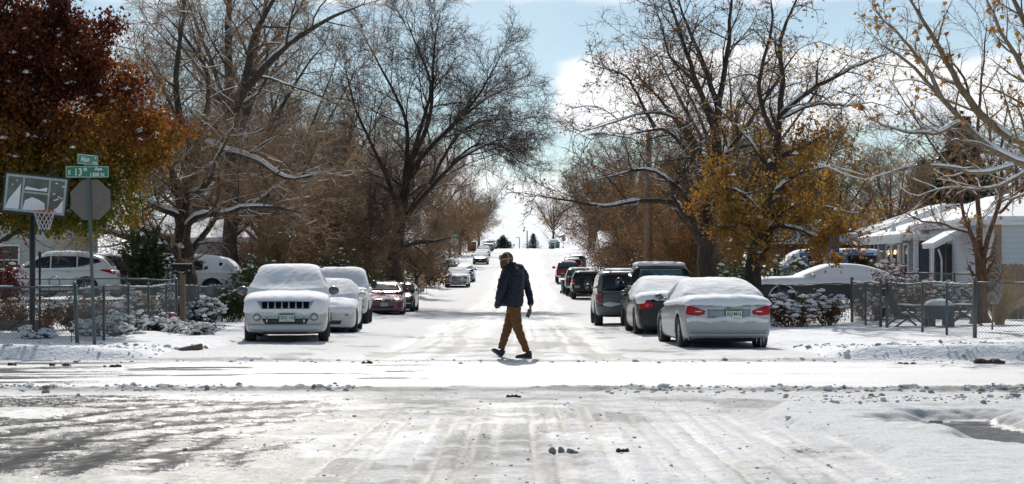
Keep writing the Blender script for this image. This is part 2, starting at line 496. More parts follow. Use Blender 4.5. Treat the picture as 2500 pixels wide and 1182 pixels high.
def m_road(name):
    t = NT(name); p = t.p
    at = t.node('ShaderNodeAttribute'); at.attribute_name = 'mask'
    sp = t.node('ShaderNodeSeparateColor'); t.link(at.outputs['Color'], sp.inputs[0])
    co = t.coord()
    fine = t.noise(30, 6, .72, co); mid = t.noise(5.5, 6, .68, co); vfine = t.noise(170, 2, .6, co)
    wet = t.mapr(t.math('ADD', sp.outputs[0], t.math('ADD', t.math('MULTIPLY', t.math('SUBTRACT', mid, .5), .9), t.math('MULTIPLY', t.math('SUBTRACT', fine, .5), 1.7))), .46, .64)  # fine noise leaves pale snow specks in the colour, standing in for sparkle
    dirt = t.mapr(t.math('ADD', sp.outputs[1], t.math('ADD', t.math('MULTIPLY', t.math('SUBTRACT', mid, .5), .7), t.math('MULTIPLY', t.math('SUBTRACT', fine, .5), .8))), .25, .85)
    snow = t.ramp(fine, [(.3, (.47, .47, .48)), (.62, (.72, .723, .73))])
    slush = t.ramp(fine, [(.3, (.14, .133, .122)), (.65, (.46, .447, .425))])
    c = t.mix(dirt, snow, slush)
    asph = t.ramp(vfine, [(.3, (.005, .006, .007)), (.7, (.02, .021, .023))])
    grit = t.math('MULTIPLY', t.mapr(t.noise(75, 3, .8, co), .66, .74), t.mapr(mid, .42, .62, .15, .9))
    c = t.mix(grit, c, (.16, .13, .10))
    c = t.mix(wet, c, asph)
    t.link(c, p.inputs['Base Color'])
    gl = sp.outputs[2]
    r = t.math('SUBTRACT', .72, t.math('MULTIPLY', gl, .38))
    r = t.math('SUBTRACT', r, t.math('MULTIPLY', wet, .28))
    t.link(t.math('MAXIMUM', r, .22), p.inputs['Roughness'])
    t.link(t.math('MULTIPLY', t.math('ADD', .05, t.math('MULTIPLY', gl, .42)), t.math('SUBTRACT', 1., t.math('MULTIPLY', wet, .55))), p.inputs['Specular IOR Level'])
    nrm = t.bump(mid, .35, .05); nrm = t.bump(fine, .75, .018, nrm); nrm = t.bump(vfine, .9, .006, nrm)
    for nd in t.n:
        if nd.type == 'BUMP':
            s0 = nd.inputs['Strength'].default_value
            t.link(t.math('MULTIPLY', t.math('SUBTRACT', 1., t.math('MULTIPLY', wet, .72)), s0), nd.inputs['Strength'])
    t.link(nrm, p.inputs['Normal'])
    return t.m
M_ROAD = m_road('road_snow')
us = spaced([(-HALF-.3, HALF+.3, .07)])
def street_mesh():
    ds = spaced([(D_FAR - .05, 45, .08), (45, 90, .3), (90, 420, 1.5), (420, 700, 20)])
    U, D = np.meshgrid(us, ds); X = U + cxs(D)
    Z = street_z(X, D)
    V = np.stack([X, D, Z], -1).reshape(-1, 3); nx, ny = len(us), len(ds)
    i = np.arange(nx*ny).reshape(ny, nx)
    Q = np.stack([i[:-1, :-1], i[:-1, 1:], i[1:, 1:], i[1:, :-1]], -1).reshape(-1, 4)
    me = np_mesh('street', V, Q, M_ROAD)
    at = me.color_attributes.new('mask', 'FLOAT_COLOR', 'POINT'); C = np.ones((nx*ny, 4), np.float32)
    for k, a in enumerate(street_masks(X, D)): C[:, k] = a.reshape(-1)
    at.data.foreach_set('color', C.ravel())
    return me
s_ = obj('street', street_mesh()); s_['kind'] = 'structure'

# --- the crossing in front: wet lane, slush berm, tyre tracks, snowy corner with a puddle
PUD = np.array([[3.55, 15.2], [3.95, 14.6], [4.2, 14.0], [4.0, 13.6], [4.25, 13.1], [4.6, 12.6], [5.2, 12.2], [5.9, 12.6], [5.9, 13.6], [5.2, 13.9], [4.9, 14.3], [4.7, 15.0], [4.9, 15.9], [4.2, 15.8]])
def poly_sd(X, Y, P):
    """signed distance, negative inside"""
    d = np.full(X.shape, 1e9); ins = np.zeros(X.shape, bool)
    n = len(P)
    for i in range(n):
        a, b = P[i], P[(i+1) % n]
        e = b - a; wx_, wy_ = X - a[0], Y - a[1]
        t = np.clip((wx_*e[0] + wy_*e[1]) / (e @ e), 0, 1)
        d = np.minimum(d, np.hypot(wx_ - t*e[0], wy_ - t*e[1]))
        c = ((a[1] > Y) != (b[1] > Y)) & (X < (b[0]-a[0]) * (Y - a[1]) / (b[1]-a[1] + 1e-12) + a[0])
        ins ^= c
    return np.where(ins, -d, d)
def corner_edge(D):     # left edge of the untouched snow at the near right corner
    return np.interp(D, [8, 10.9, 12.6, 14.2, 15.6, 16.8, 17.6], [2.45, 2.72, 2.95, 2.75, 2.55, 2.75, 4.6])
def turn_s(X, D):       # distance from the centre of the turning tracks (left foreground)
    return np.hypot(X - .5, D - 12.6)
def cross_fields(X, D):
    n1 = fbm(X*.55, D*.9, 4, 60); n2 = fbm(X*2.2, D*3.2, 4, 62); n3 = fbm(X*7, D*9, 3, 64)
    berm = np.exp(-((D - 19.6 - .5*(fbm(X*.25, D*0, 3, 66) - .5) - .02*X) / .38) ** 2) * sstep(-9.5, -5, X)
    # wheel lane swept by traffic across the picture
    far_lane = sstep(19.7, 20.3, D) * sstep(25.6, 25.2, D)
    corner = sstep(0, .18, X - corner_edge(D) - .12*(n2 - .5)) * sstep(17.9, 17.3, D + .5*(n1 - .5))
    pud = poly_sd(X, D, PUD) + .35*(n2 - .5)
    rr = turn_s(X, D)
    arcs = np.zeros_like(X)
    for r0, wd in ((3.3, .16), (3.9, .2), (4.6, .26), (5.4, .24), (6.1, .2), (2.7, .12)):
        arcs = np.maximum(arcs, np.exp(-((rr - r0 - .7*(n1 - .5)) / wd) ** 2))
    arcs = arcs * sstep(.3, -1.2, X)
    # straight tracks of the street we stand in, right half bends to the right
    u = X + .25 - .02*(D - 10) - sstep(13, 19, D)*.0
    us_ = u + .028 * np.clip(17 - D, 0, 10) * np.clip(u, 0, 4)*0
    tracks = np.zeros_like(X)
    wob = .10*(fbm(X*.3, D*.35, 2, 68) - .5)
    for c, wd, fan in ((-.62, .05, -.01), (-.42, .03, -.01), (.22, .05, 0), (.36, .03, 0), (.55, .05, .004), (.8, .03, .006), (1.3, .05, .01), (1.45, .03, .01), (1.72, .04, .012), (2.02, .06, .02), (2.16, .03, .02), (2.34, .05, .02), (2.5, .03, .025), (-1.5, .05, -.03), (-1.2, .04, -.02)):
        tracks = np.maximum(tracks, np.exp(-((X + wob + fan*(D - 11)*1.5 - c) / wd) ** 2))
    bend = sstep(.5, .75, fbm((X + wob)*16, D*.22, 3, 69)) * sstep(18.5, 16, D) * sstep(-2.4, -.6, X) * (1 - corner)
    return dict(n1=n1, n2=n2, n3=n3, berm=berm, far=far_lane, corner=corner, pud=pud, arcs=arcs, tracks=tracks * sstep(17.5, 15.5, D), bend=bend)
def cross_masks(X, D):
    f = cross_fields(X, D)
    left = sstep(-.7, -2.7, X + .04*(D - 14) + 1.8*(f['n1'] - .5)) * sstep(19.2, 18.6, D + .6*(f['n1'] - .5))
    streakx = fbm(X*.42 + 1.6*f['n1'], D*2.4 + 1.8*f['n1'], 4, 70)
    wet = left * (.34 + .50*f['arcs'] + .32*sstep(.46, .60, streakx)) * sstep(10.6, 12.6, D - .22*(X + 2.5))
    wet = np.maximum(wet, f['far'] * (sstep(-3, -7.5, X) * (.30 + .5*sstep(.42, .56, streakx)) + .85*sstep(.60, .66, fbm(X*.40 + 1.4*f['n1'], D*2.3 + 1.6*f['n1'], 4, 72)) * sstep(-.0, -2, X)))
    wet = np.maximum(wet, .62*np.exp(-((X + 2.0)/1.0)**2 - ((D - 18.3)/.28)**2) + .5*np.exp(-((X - 3.2)/.5)**2 - ((D - 13.6)/.4)**2) * (1 - f['corner']))
    wet = np.maximum(wet, .6*np.exp(-((X - 2.45)/.28)**2 - ((D - 12.9)/.45)**2) * (1 - f['corner']))
    for k, (x0, d0, L, sl) in enumerate(((-3.0, 23.2, 3.2, .03), (-.6, 21.6, 2.6, -.02), (3.2, 22.4, 3.6, .05), (5.6, 24.0, 2.2, -.10), (1.2, 24.3, 1.8, .06), (-5.0, 24.4, 2.4, .02))):
        cl = d0 + sl*(X - x0) + .22*(fbm(X*1.7, X*0 + k, 3, 90) - .5)
        wet = np.maximum(wet, .8*np.exp(-((D - cl)/.035)**2) * sstep(L/2, L/2 - .5, np.abs(X - x0)))
    wet *= (1 - .9*f['berm']) * (1 - f['corner'])
    wet = np.where(f['pud'] < .0, .95, wet)
    dirt = .30*sstep(.42, .7, f['n1']) + .62*f['berm'] + .55*sstep(4.0, 1.0, np.abs(X + 2.2 - .35*(D - 13)))*sstep(.35, .6, f['n2'])*sstep(19.3, 17.5, D) + .3*left + .34*sstep(.42, .62, fbm(X*1.1, D*.7, 4, 71))
    dirt = dirt + .38*f['tracks'] + .30*f['bend']
    dirt = dirt * (1 - .95*f['corner']) * (1 - .75*f['far'])
    dirt = np.maximum(dirt, .55*np.exp(-((D - 25.4 - .3*(f['n1'] - .5))/.12)**2) * sstep(.45, .65, fbm(X*1.6, D*3, 4, 74)))
    dirt = np.maximum(dirt, sstep(.45, .05, f['pud']) * .5)
    gloss = np.clip(.56*f['far']*(.55 + .45*sstep(.35, .6, fbm(X*.3, D*3, 3, 73))) + .55*left + .35*sstep(19.4, 17.5, D)*sstep(2.2, -1, X)*sstep(.4, .6, f['n1']) + .35*f['bend'] + .3*f['tracks'], 0, 1) * (1 - f['corner']) * (1 - .8*f['berm'])
    gloss = np.where(f['pud'] < .05, 1, gloss)
    return np.clip(wet, 0, 1), np.clip(dirt, 0, 1), gloss
def cross_z(X, D):
    f = cross_fields(X, D)
    lump = fbm(X*4.5, D*5.5, 4, 80); lump2 = fbm(X*1.4, D*5, 3, 82)
    z = .004 + .11*f['berm']*np.clip(lump - .38, 0, 1)*1.6*sstep(.42, .66, lump2)
    z += (1 - f['far'])*(.030*(f['n2'] - .5) + .016*(f['n3'] - .5)) + f['far']*.004*(f['n2'] - .5)
    z += (1 - f['far'])*(1 - .7*f['corner'])*.016*(fbm(X*16, D*13, 2, 92) - .5)
    z += f['corner']*(.075 + .03*(f['n1'] - .5)) + f['corner']*.012*np.clip(.46 - vnoise(X*5.3, D*3.1, 85), -1, 0)
    rip = sstep(13.2, 15.5, D)*f['corner']*sstep(2.9, 4.2, X)
    z += rip*.05*(fbm(X*2.0, D*7, 3, 86) - .5)
    z -= .02*f['arcs']*sstep(0, -4, X) + .016*f['tracks'] + .006*f['bend']
    # dished gutter with a puddle
    z = np.where(f['pud'] < .30, z - (.085 + .03)*sstep(.30, -.05, f['pud']), z)
    # ridge along the far kerb line
    z += .11*np.exp(-((D - 25.66)/.14)**2)*np.clip(fbm(X*2.4, D*3, 4, 88) - .25, 0, 1)*(.4 + .6*sstep(2.2, 4.5, np.abs(X - .1)))
    z -= .16*sstep(.15, .6, D - D_FAR)
    return z
xs = spaced([(-40, -12, .5), (-12, -9, .12), (-9, 9, .035), (9, 12, .12), (12, 40, .5)])
ys = spaced([(4.5, 10, .4), (10, 20.5, .035), (20.5, 25.2, .07), (25.2, D_FAR + .6, .03)])
cr_ = obj('road', grid_mesh('road', xs, ys, cross_z, M_ROAD, cross_masks)); cr_['kind'] = 'structure'
# the road behind the photographer
mb = MB(); mb.poly([(-260, -80, -.05), (260, -80, -.05), (260, 4.6, -.05), (-260, 4.6, -.05)])
for sx in (-1, 1): mb.poly([(sx*39.8, 4.5, -.03), (sx*260, 4.5, -.03), (sx*260, D_FAR, -.03), (sx*39.8, D_FAR, -.03)])
o = mb.build('pavement', snow_mat('packed_snow', (.7, .71, .73))); o['kind'] = 'structure'
# puddle water
def m_water():
    t = NT('puddle_water'); p = t.p
    p.inputs['Base Color'].default_value = (.02, .016, .012, 1); p.inputs['Roughness'].default_value = .04; p.inputs['IOR'].default_value = 1.33
    t.link(t.bump(t.noise(9, 2, .5, t.coord()), .06, .01), p.inputs['Normal'])
    return t.m
mb = MB(); mb.poly([(p[0], p[1], -.045) for p in [(3.2, 11.8), (6.4, 11.8), (6.4, 16.2), (3.2, 16.2)]]); o = mb.build('puddle_water', m_water()); o['kind'] = 'structure'

# --- loose clods of dirty snow and mud
M_CLOD = snow_mat('dirty_snow', (.40, .37, .33), .8, 40); M_MUD = simple('mud', (.085, .055, .035), .85, var=.5, vscale=30, bump=.9, bscale=120, bdist=.01)
M_CLEANCLOD = snow_mat('clean_clod', (.72, .73, .76), .8, 40)
def clod(px, py, w, hgt, mat, label, seed, group='clods on the road', name='snow_clod'):
    d = CH*F/(py - HY); d = min(d, 26.5)
    x = wx(px, d); z = float(cross_z(np.array([x]), np.array([d]))[0]) if d < D_FAR else float(ground_z(x, d))
    s = d / F; mb = MB(); rnd = random.Random(seed)
    for k in range(6):
        r = w*s*.5*rnd.uniform(.2, .5)
        mb.blob((rnd.uniform(-.5, .5)*w*s, rnd.uniform(-.25, .25)*w*s, hgt*s*.08), (r, r*.8, hgt*s*.5*rnd.uniform(.4, 1.1)), seed=seed*7 + k, sub=2, amp=.5, freq=2.6)
    me = mb.mesh(name, mat); me = baked(me, ('REMESH', dict(mode='VOXEL', voxel_size=max(.008, w*s/30))))
    me.materials.clear(); me.materials.append(mat)
    for p in me.polygons: p.use_smooth = True
    o = obj(name, me, None, (x, d, z)); tag(o, label, 'clod', group)
clod(1372, 1105, 46, 26, M_CLOD, 'larger grey slush clod lying on the tracked road in front of the walking man', 1)
clod(1400, 1104, 20, 18, M_CLOD, 'small grey clod touching the larger slush clod in the foreground', 2)
clod(1521, 1105, 28, 18, M_MUD, 'lone dark brown clod on the white tracked road', 3)
clod(1254, 972, 36, 12, M_MUD, 'flat dark clod just behind the slush berm', 4)
clod(895, 888, 26, 12, M_MUD, 'brown clod at the street mouth by the wet lane', 5)
clod(2405, 888, 95, 22, M_MUD, 'long heap of brown mud at the kerb, far right of the lane', 6, name='mud_heap')
clod(2215, 889, 34, 10, M_MUD, 'thin brown clod left of the long mud heap at the kerb', 7)
clod(30, 893, 20, 14, M_MUD, 'brown clod at the lane edge nearest the left border', 8)
clod(128, 894, 16, 13, M_MUD, 'round brown clod on the lane edge, second from the left border', 9)
clod(163, 894, 20, 12, M_MUD, 'brown clod on the lane edge below the street sign', 10)
clod(272, 897, 34, 14, M_MUD, 'wide brown clod on the lane edge right of the street sign', 11)
clod(110, 960, 34, 14, M_CLOD, 'pale grey slush lump on the wet asphalt at left', 12)

# crumbs thrown about by ploughs, boots and tyres
def crumbs():
    rng = np.random.default_rng(77); pts = []; sz = []
    def add(x, d, s): pts.append((x, d)); sz.append(s)
    n = 1500
    X = rng.uniform(-8.5, 8.5, n); D = 19.6 - .03*X + rng.normal(0, .32, n); keep = vnoise(X*1.3, X*0, 5) > .35
    for x, d in zip(X[keep], D[keep]): add(x, d, rng.gamma(1.2, .009) + .004)
    n = 520; X = rng.uniform(-9, 9, n); D = 25.75 + rng.normal(0, .3, n)
    for x, d in zip(X, D): add(x, d, rng.gamma(1.2, .009) + .004)
    n = 800; X = rng.uniform(-6, 3, n); D = rng.uniform(10.5, 19, n)
    for x, d in zip(X, D): add(x, d, rng.gamma(1.2, .0035) + .002)
    n = 700; X = rng.uniform(3.2, 9, n); D = rng.uniform(16.6, 18.6, n)
    for x, d in zip(X, D): add(x, d, rng.gamma(1.2, .008) + .003)
    n = 700; X = np.concatenate([rng.uniform(-9.5, -6, n//2), rng.uniform(5.2, 9.5, n//2)]); D = rng.uniform(26, 31, n)
    for x, d in zip(X, D): add(x, d, rng.gamma(1.2, .010) + .004)
    p = np.array(pts); s = np.array(sz)
    z = np.where(p[:, 1] < D_FAR, cross_z(p[:, 0], p[:, 1]), ground_z(p[:, 0], p[:, 1]))
    bm = bmesh.new(); bmesh.ops.create_icosphere(bm, subdivisions=1, radius=1); bv = np.array([v.co[:] for v in bm.verts]); bf = np.array([[v.index for v in f.verts] for f in bm.faces]); bm.free()
    N = len(p); C = np.stack([p[:, 0], p[:, 1], z + s*.2], 1)
    V = (C[:, None] + bv[None]*s[:, None, None]*np.array([1.2, 1.1, .75])*rng.uniform(.6, 1.35, (N, len(bv), 1))).reshape(-1, 3)
    Q = (np.arange(N)[:, None, None]*len(bv) + bf[None]).reshape(-1, 3)
    mi = np.repeat((rng.uniform(0, 1, N) < np.where(p[:, 1] < 25, .32, .12)).astype(int), len(bf))
    o = obj('snow_crumbs', np_mesh('snow_crumbs', V, Q, [M_CLEANCLOD, M_CLOD], True, mi)); o['kind'] = 'stuff'; o['label'] = 'loose crumbs of snow and slush scattered over road and kerb'; o['category'] = 'snow'
crumbs()
# ------------------------------------------------------------------ trees
def unit(v): return v / np.maximum(np.linalg.norm(v, axis=-1, keepdims=True), 1e-9)
def tubes(P, Rr, sides):
    """P (B,n,3), Rr (B,n) -> verts, quads"""
    B, n, _ = P.shape
    T = np.empty_like(P); T[:, 1:-1] = P[:, 2:] - P[:, :-2]; T[:, 0] = P[:, 1] - P[:, 0]; T[:, -1] = P[:, -1] - P[:, -2]
    T = unit(T)
    ref = np.where(np.abs(T[:, :1, 2:3]) > .9, np.array([1., 0, 0]), np.array([0., 0, 1.]))
    U = unit(np.cross(T, np.broadcast_to(ref, T.shape))); Vv = np.cross(T, U)
    a = np.arange(sides) * 2 * np.pi / sides
    ring = P[:, :, None] + (U[:, :, None] * np.cos(a)[None, None, :, None] + Vv[:, :, None] * np.sin(a)[None, None, :, None]) * Rr[:, :, None, None]
    V = ring.reshape(-1, 3)
    idx = np.arange(B*n*sides).reshape(B, n, sides)
    r1 = np.roll(idx, -1, axis=2)
    Q = np.stack([idx[:, :-1], r1[:, :-1], r1[:, 1:], idx[:, 1:]], -1).reshape(-1, 4)
    return V, Q
def sub_branches(P, Rr, rng, n, t0, t1, ang, lenf, seg, rr, up=.0, wob=.18, end=.25, minr=.004, droop=0., lens=None):
    """n children on every parent branch of P, vectorised"""
    B, m, _ = P.shape
    seglen = np.linalg.norm(np.diff(P, axis=1), axis=2).sum(1)
    t = (np.linspace(t0, t1, n)[None] + rng.uniform(-.5, .5, (B, n)) * (t1 - t0) / n).clip(.05, .995) * (m - 1)
    i = np.minimum(t.astype(int), m - 2); f = (t - i)[..., None]
    bi = np.arange(B)[:, None]
    org = P[bi, i] * (1 - f) + P[bi, i+1] * f
    tan = unit(P[bi, i+1] - P[bi, i])
    rad0 = (Rr[bi, i] * (1 - f[..., 0]) + Rr[bi, i+1] * f[..., 0])
    az = (np.arange(n)[None] * 2.399 + rng.uniform(0, 6.28, (B, 1)) + rng.uniform(-.6, .6, (B, n)))[..., None]
    ref = np.where(np.abs(tan[..., 2:3]) > .9, np.array([1., 0, 0]), np.array([0., 0, 1.]))
    U = unit(np.cross(tan, ref)); Vv = np.cross(tan, U)
    an = (np.radians(ang) * rng.uniform(.65, 1.3, (B, n)))[..., None]
    d = tan * np.cos(an) + (U * np.cos(az) + Vv * np.sin(az)) * np.sin(an)
    L = seglen[:, None] * lenf * rng.uniform(.6, 1.25, (B, n)) * (1 - .45 * t / (m - 1))
    if lens: L = np.clip(L, lens[0], lens[1])
    r0 = np.maximum(rad0 * rr * rng.uniform(.75, 1.1, (B, n)), minr)
    org = org.reshape(-1, 3); d = unit(d.reshape(-1, 3)); L = L.reshape(-1); r0 = r0.reshape(-1)
    N = len(L); out = np.empty((N, seg + 1, 3)); out[:, 0] = org
    wv = rng.normal(0, 1, (N, 3)) * wob
    for k in range(seg):
        wv = .6 * wv + rng.normal(0, 1, (N, 3)) * wob * .7
        d = unit(d + wv + np.array([0, 0, up * (1 - k/seg) - droop * (k / seg) ** 1.5]))
        out[:, k+1] = out[:, k] + d * (L / seg)[:, None]
    rads = r0[:, None] * np.linspace(1, end, seg + 1)[None]
    return out, np.maximum(rads, minr * .6)
def snow_on(P, Rr, rng, minr=.013, thick=.95, gap=.22):
    T = np.empty_like(P); T[:, 1:-1] = P[:, 2:] - P[:, :-2]; T[:, 0] = P[:, 1] - P[:, 0]; T[:, -1] = P[:, -1] - P[:, -2]
    T = unit(T)
    k = np.clip((.86 - np.abs(T[..., 2])) / .28, 0, 1)
    patch = vnoise(P[..., 0] * 1.3 + P[..., 2] * .7, P[..., 1] * 1.1 + P[..., 2] * 1.9, 3)
    k = k * sstep(gap, gap + .12, patch)
    r = np.maximum(Rr * thick, minr) * k
    C = P.copy(); C[..., 2] += (Rr * .62 + .004) * k
    return C, np.maximum(r, .0004)
def resample3(pl, n):
    pl = np.asarray(pl, float); s = np.concatenate([[0], np.cumsum(np.linalg.norm(np.diff(pl, axis=0), axis=1))])
    # smooth through the points
    t = np.linspace(0, s[-1], n)
    out = np.stack([np.interp(t, s, pl[:, k]) for k in range(3)], 1)
    for _ in range(2):
        out[1:-1] = .5 * out[1:-1] + .25 * (out[:-2] + out[2:])
    return out
def leaves_mesh(name, pts, size, mat, rng, hang=.5, cup=.25, droopz=0.):
    N = len(pts)
    s = size * rng.uniform(.55, 1.25, N)
    a = unit(rng.normal(0, 1, (N, 3)) + np.array([0, 0, -hang * 2])); b = unit(np.cross(a, rng.normal(0, 1, (N, 3)))); c = np.cross(a, b)
    base = pts
    p0 = base; p1 = base + a * (s*.5)[:, None] + b * (s*.42)[:, None] + c * (s*cup)[:, None]
    p2 = base + a * s[:, None]; p3 = base + a * (s*.5)[:, None] - b * (s*.42)[:, None] + c * (s*cup)[:, None]
    V = np.stack([p0, p1, p2, p3], 1).reshape(-1, 3)
    i = np.arange(N) * 4
    Q = np.concatenate([np.stack([i, i+1, i+2], 1), np.stack([i, i+2, i+3], 1)])
    return np_mesh(name, V, Q, mat, smooth=False)
M_BARK = bark_mat('bark_grey_brown', (.105, .078, .058)); M_BARKD = bark_mat('bark_dark', (.055, .043, .036)); M_BARKR = bark_mat('bark_reddish', (.12, .065, .045), 1.3)
def twig_mat(name, col):
    if name in MATS: return MATS[name]
    t = NT(name); p = t.p
    g = t.node('ShaderNodeNewGeometry').outputs['Random Per Island']
    f = t.math('ADD', t.math('MULTIPLY', g, .6), t.math('MULTIPLY', t.noise(.7, 3, .6, t.coord()), .4))
    t.link(t.ramp(f, [(.12, tuple(c*.38 for c in col)), (.5, col), (.88, tuple(min(.6, c*1.75) for c in col))]), p.inputs['Base Color'])
    p.inputs['Roughness'].default_value = .75; p.inputs['Specular IOR Level'].default_value = .25
    MATS[name] = t.m; return t.m
M_TWIG = twig_mat('twig_brown', (.27, .175, .10)); M_TWIGD = twig_mat('twig_dark', (.105, .076, .058)); M_TWIGT = twig_mat('twig_tan', (.26, .18, .10)); M_TWIGG = twig_mat('twig_grey', (.21, .165, .13))
def tree(name, label, limbs, base, levels, mats, seed, group, leaves=None, snow=True, cat='tree', snow_levels=2, twig_mat=None, thick=1., snow_gap=.22):
    """limbs: list of (points (k,3) relative to base, r0, r1); levels: kwargs for sub_branches, the last ones are twigs"""
    rng = np.random.default_rng(seed)
    P = [resample3(p, 14) for p, a, b in limbs]; n = 14
    Rr = [thick * (.66 * a * (1 - np.linspace(0, 1, n)) ** .8 + .8 * b) for p, a, b in limbs]
    P = np.stack(P); Rr = np.stack(Rr)
    P[:, 1:-1] += rng.normal(0, .035, (len(P), n-2, 3)) * (Rr[:, 1:-1, None] * 2 + .3)
    # root flare on upright stems that start on the ground
    for k in range(len(P)):
        if abs(P[k, 0, 2]) < .4: Rr[k, 0] *= 1.35; Rr[k, 1] *= 1.08
    root = empty(name, base, label=label, cat=cat, group=group)
    Vw, Qw, off = [], [], 0
    Vt, Qt, offt = [], [], 0
    Vs, Qs, offs = [], [], 0
    cur = [(P, Rr)]
    tips = []
    prev = (P, Rr)
    allw = [(P, Rr, 9)]
    L0 = True
    for li, kw in enumerate(levels):
        kw = dict(kw); sides = kw.pop('sides', 4)
        if li == 0: par = (P, Rr)
        else: par = prev
        prev = sub_branches(par[0], par[1], rng, **kw)
        allw.append((prev[0], prev[1], sides))
    for li, (p, r, sd) in enumerate(allw):
        V, Q = tubes(p, r, sd)
        if li <= 1: Vw.append(V); Qw.append(Q + off); off += len(V)
        else: Vt.append(V); Qt.append(Q + offt); offt += len(V)
        if snow and li <= snow_levels:
            m = r[:, 0] > .006
            V, Q = tubes(*snow_on(p[m], r[m], rng, thick=1.1 if li == 0 else .95, gap=snow_gap if li == 0 else snow_gap + (.22 if li == 1 else .44)), 6 if li == 0 else 4)
            Vs.append(V); Qs.append(Q + offs); offs += len(V)
    tr = obj('trunk', np_mesh('trunk', np.concatenate(Vw), np.concatenate(Qw), mats[0]), root)
    if Vt: cr = obj('crown', np_mesh('crown', np.concatenate(Vt), np.concatenate(Qt), twig_mat or mats[1]), root)
    if Vs: tag(obj('branch_snow', np_mesh('branch_snow', np.concatenate(Vs), np.concatenate(Qs), M_SNOW), root), kind='stuff')
    if leaves:
        lv = leaves.get('level', -1)
        p = allw[lv][0]; N = leaves['n']
        bi = rng.integers(0, len(p), N); k = rng.integers(0, p.shape[1] - 1, N); f = rng.uniform(0, 1, N)[:, None]
        q = p[bi, k] * (1 - f) + p[bi, k+1] * f
        if 'keep' in leaves:
            m = leaves['keep'](q + np.array(base)[None], rng); q = q[m]
        obj('foliage', leaves_mesh('foliage', q + rng.normal(0, leaves.get('spread', .05), q.shape), leaves['size'], leaves['mat'], rng, leaves.get('hang', .5)), root)
        if leaves.get('snow', 0):
            m = rng.uniform(0, 1, len(q)) < leaves['snow']
            qs = q[m]; N = len(qs)
            s = leaves['size'] * rng.uniform(.5, 1.3, N)
            # little lumps of snow lying on the leaves
            dirs = np.array([[1, 0, 0], [0, 1, 0], [-1, 0, 0], [0, -1, 0], [0, 0, .6], [0, 0, -.35]])
            V = (qs[:, None] + dirs[None] * s[:, None, None] * rng.uniform(.6, 1.2, (N, 6, 1))).reshape(-1, 3)
            tq = np.array([[0, 1, 4], [1, 2, 4], [2, 3, 4], [3, 0, 4], [1, 0, 5], [2, 1, 5], [3, 2, 5], [0, 3, 5]])
            Q = (np.arange(N)[:, None, None] * 6 + tq[None]).reshape(-1, 3)
            tag(obj('leaf_snow', np_mesh('leaf_snow', V, Q, M_SNOW), root), kind='stuff')
    return root
def px_limbs(d, base_px, limbs):
    """limb polylines in photo pixels (with an own depth offset) -> metres relative to the base"""
    b = pt(base_px[0], base_px[1], d)
    out = []
    for pts, r0, r1, *dz in limbs:
        o0, o1 = dz if dz else (0, 0)
        n = len(pts); q = []
        for k, (x, y) in enumerate(pts):
            oy = o0 + (o1 - o0) * k / max(1, n - 1)
            v = pt(x, y, d + oy) - b
            q.append((v.x, v.y, v.z))
        out.append((q, r0, r1))
    return out, b
def gbase(px, d):
    x = wx(px, d); return (x, d, float(ground_z(x, d)) - .05)
LV_COTTON = [dict(n=9, t0=.25, t1=1, ang=48, lenf=.50, seg=6, rr=.55, up=.10, wob=.13, sides=6, minr=.02),
             dict(n=8, t0=.2, t1=1, ang=45, lenf=.50, seg=5, rr=.5, up=.08, wob=.16, sides=4, minr=.010),
             dict(n=8, t0=.15, t1=1, ang=42, lenf=.5, seg=4, rr=.5, up=.05, wob=.2, sides=3, minr=.006),
             dict(n=6, t0=.15, t1=1, ang=38, lenf=.55, seg=3, rr=.6, up=.02, wob=.22, sides=3, minr=.0045)]
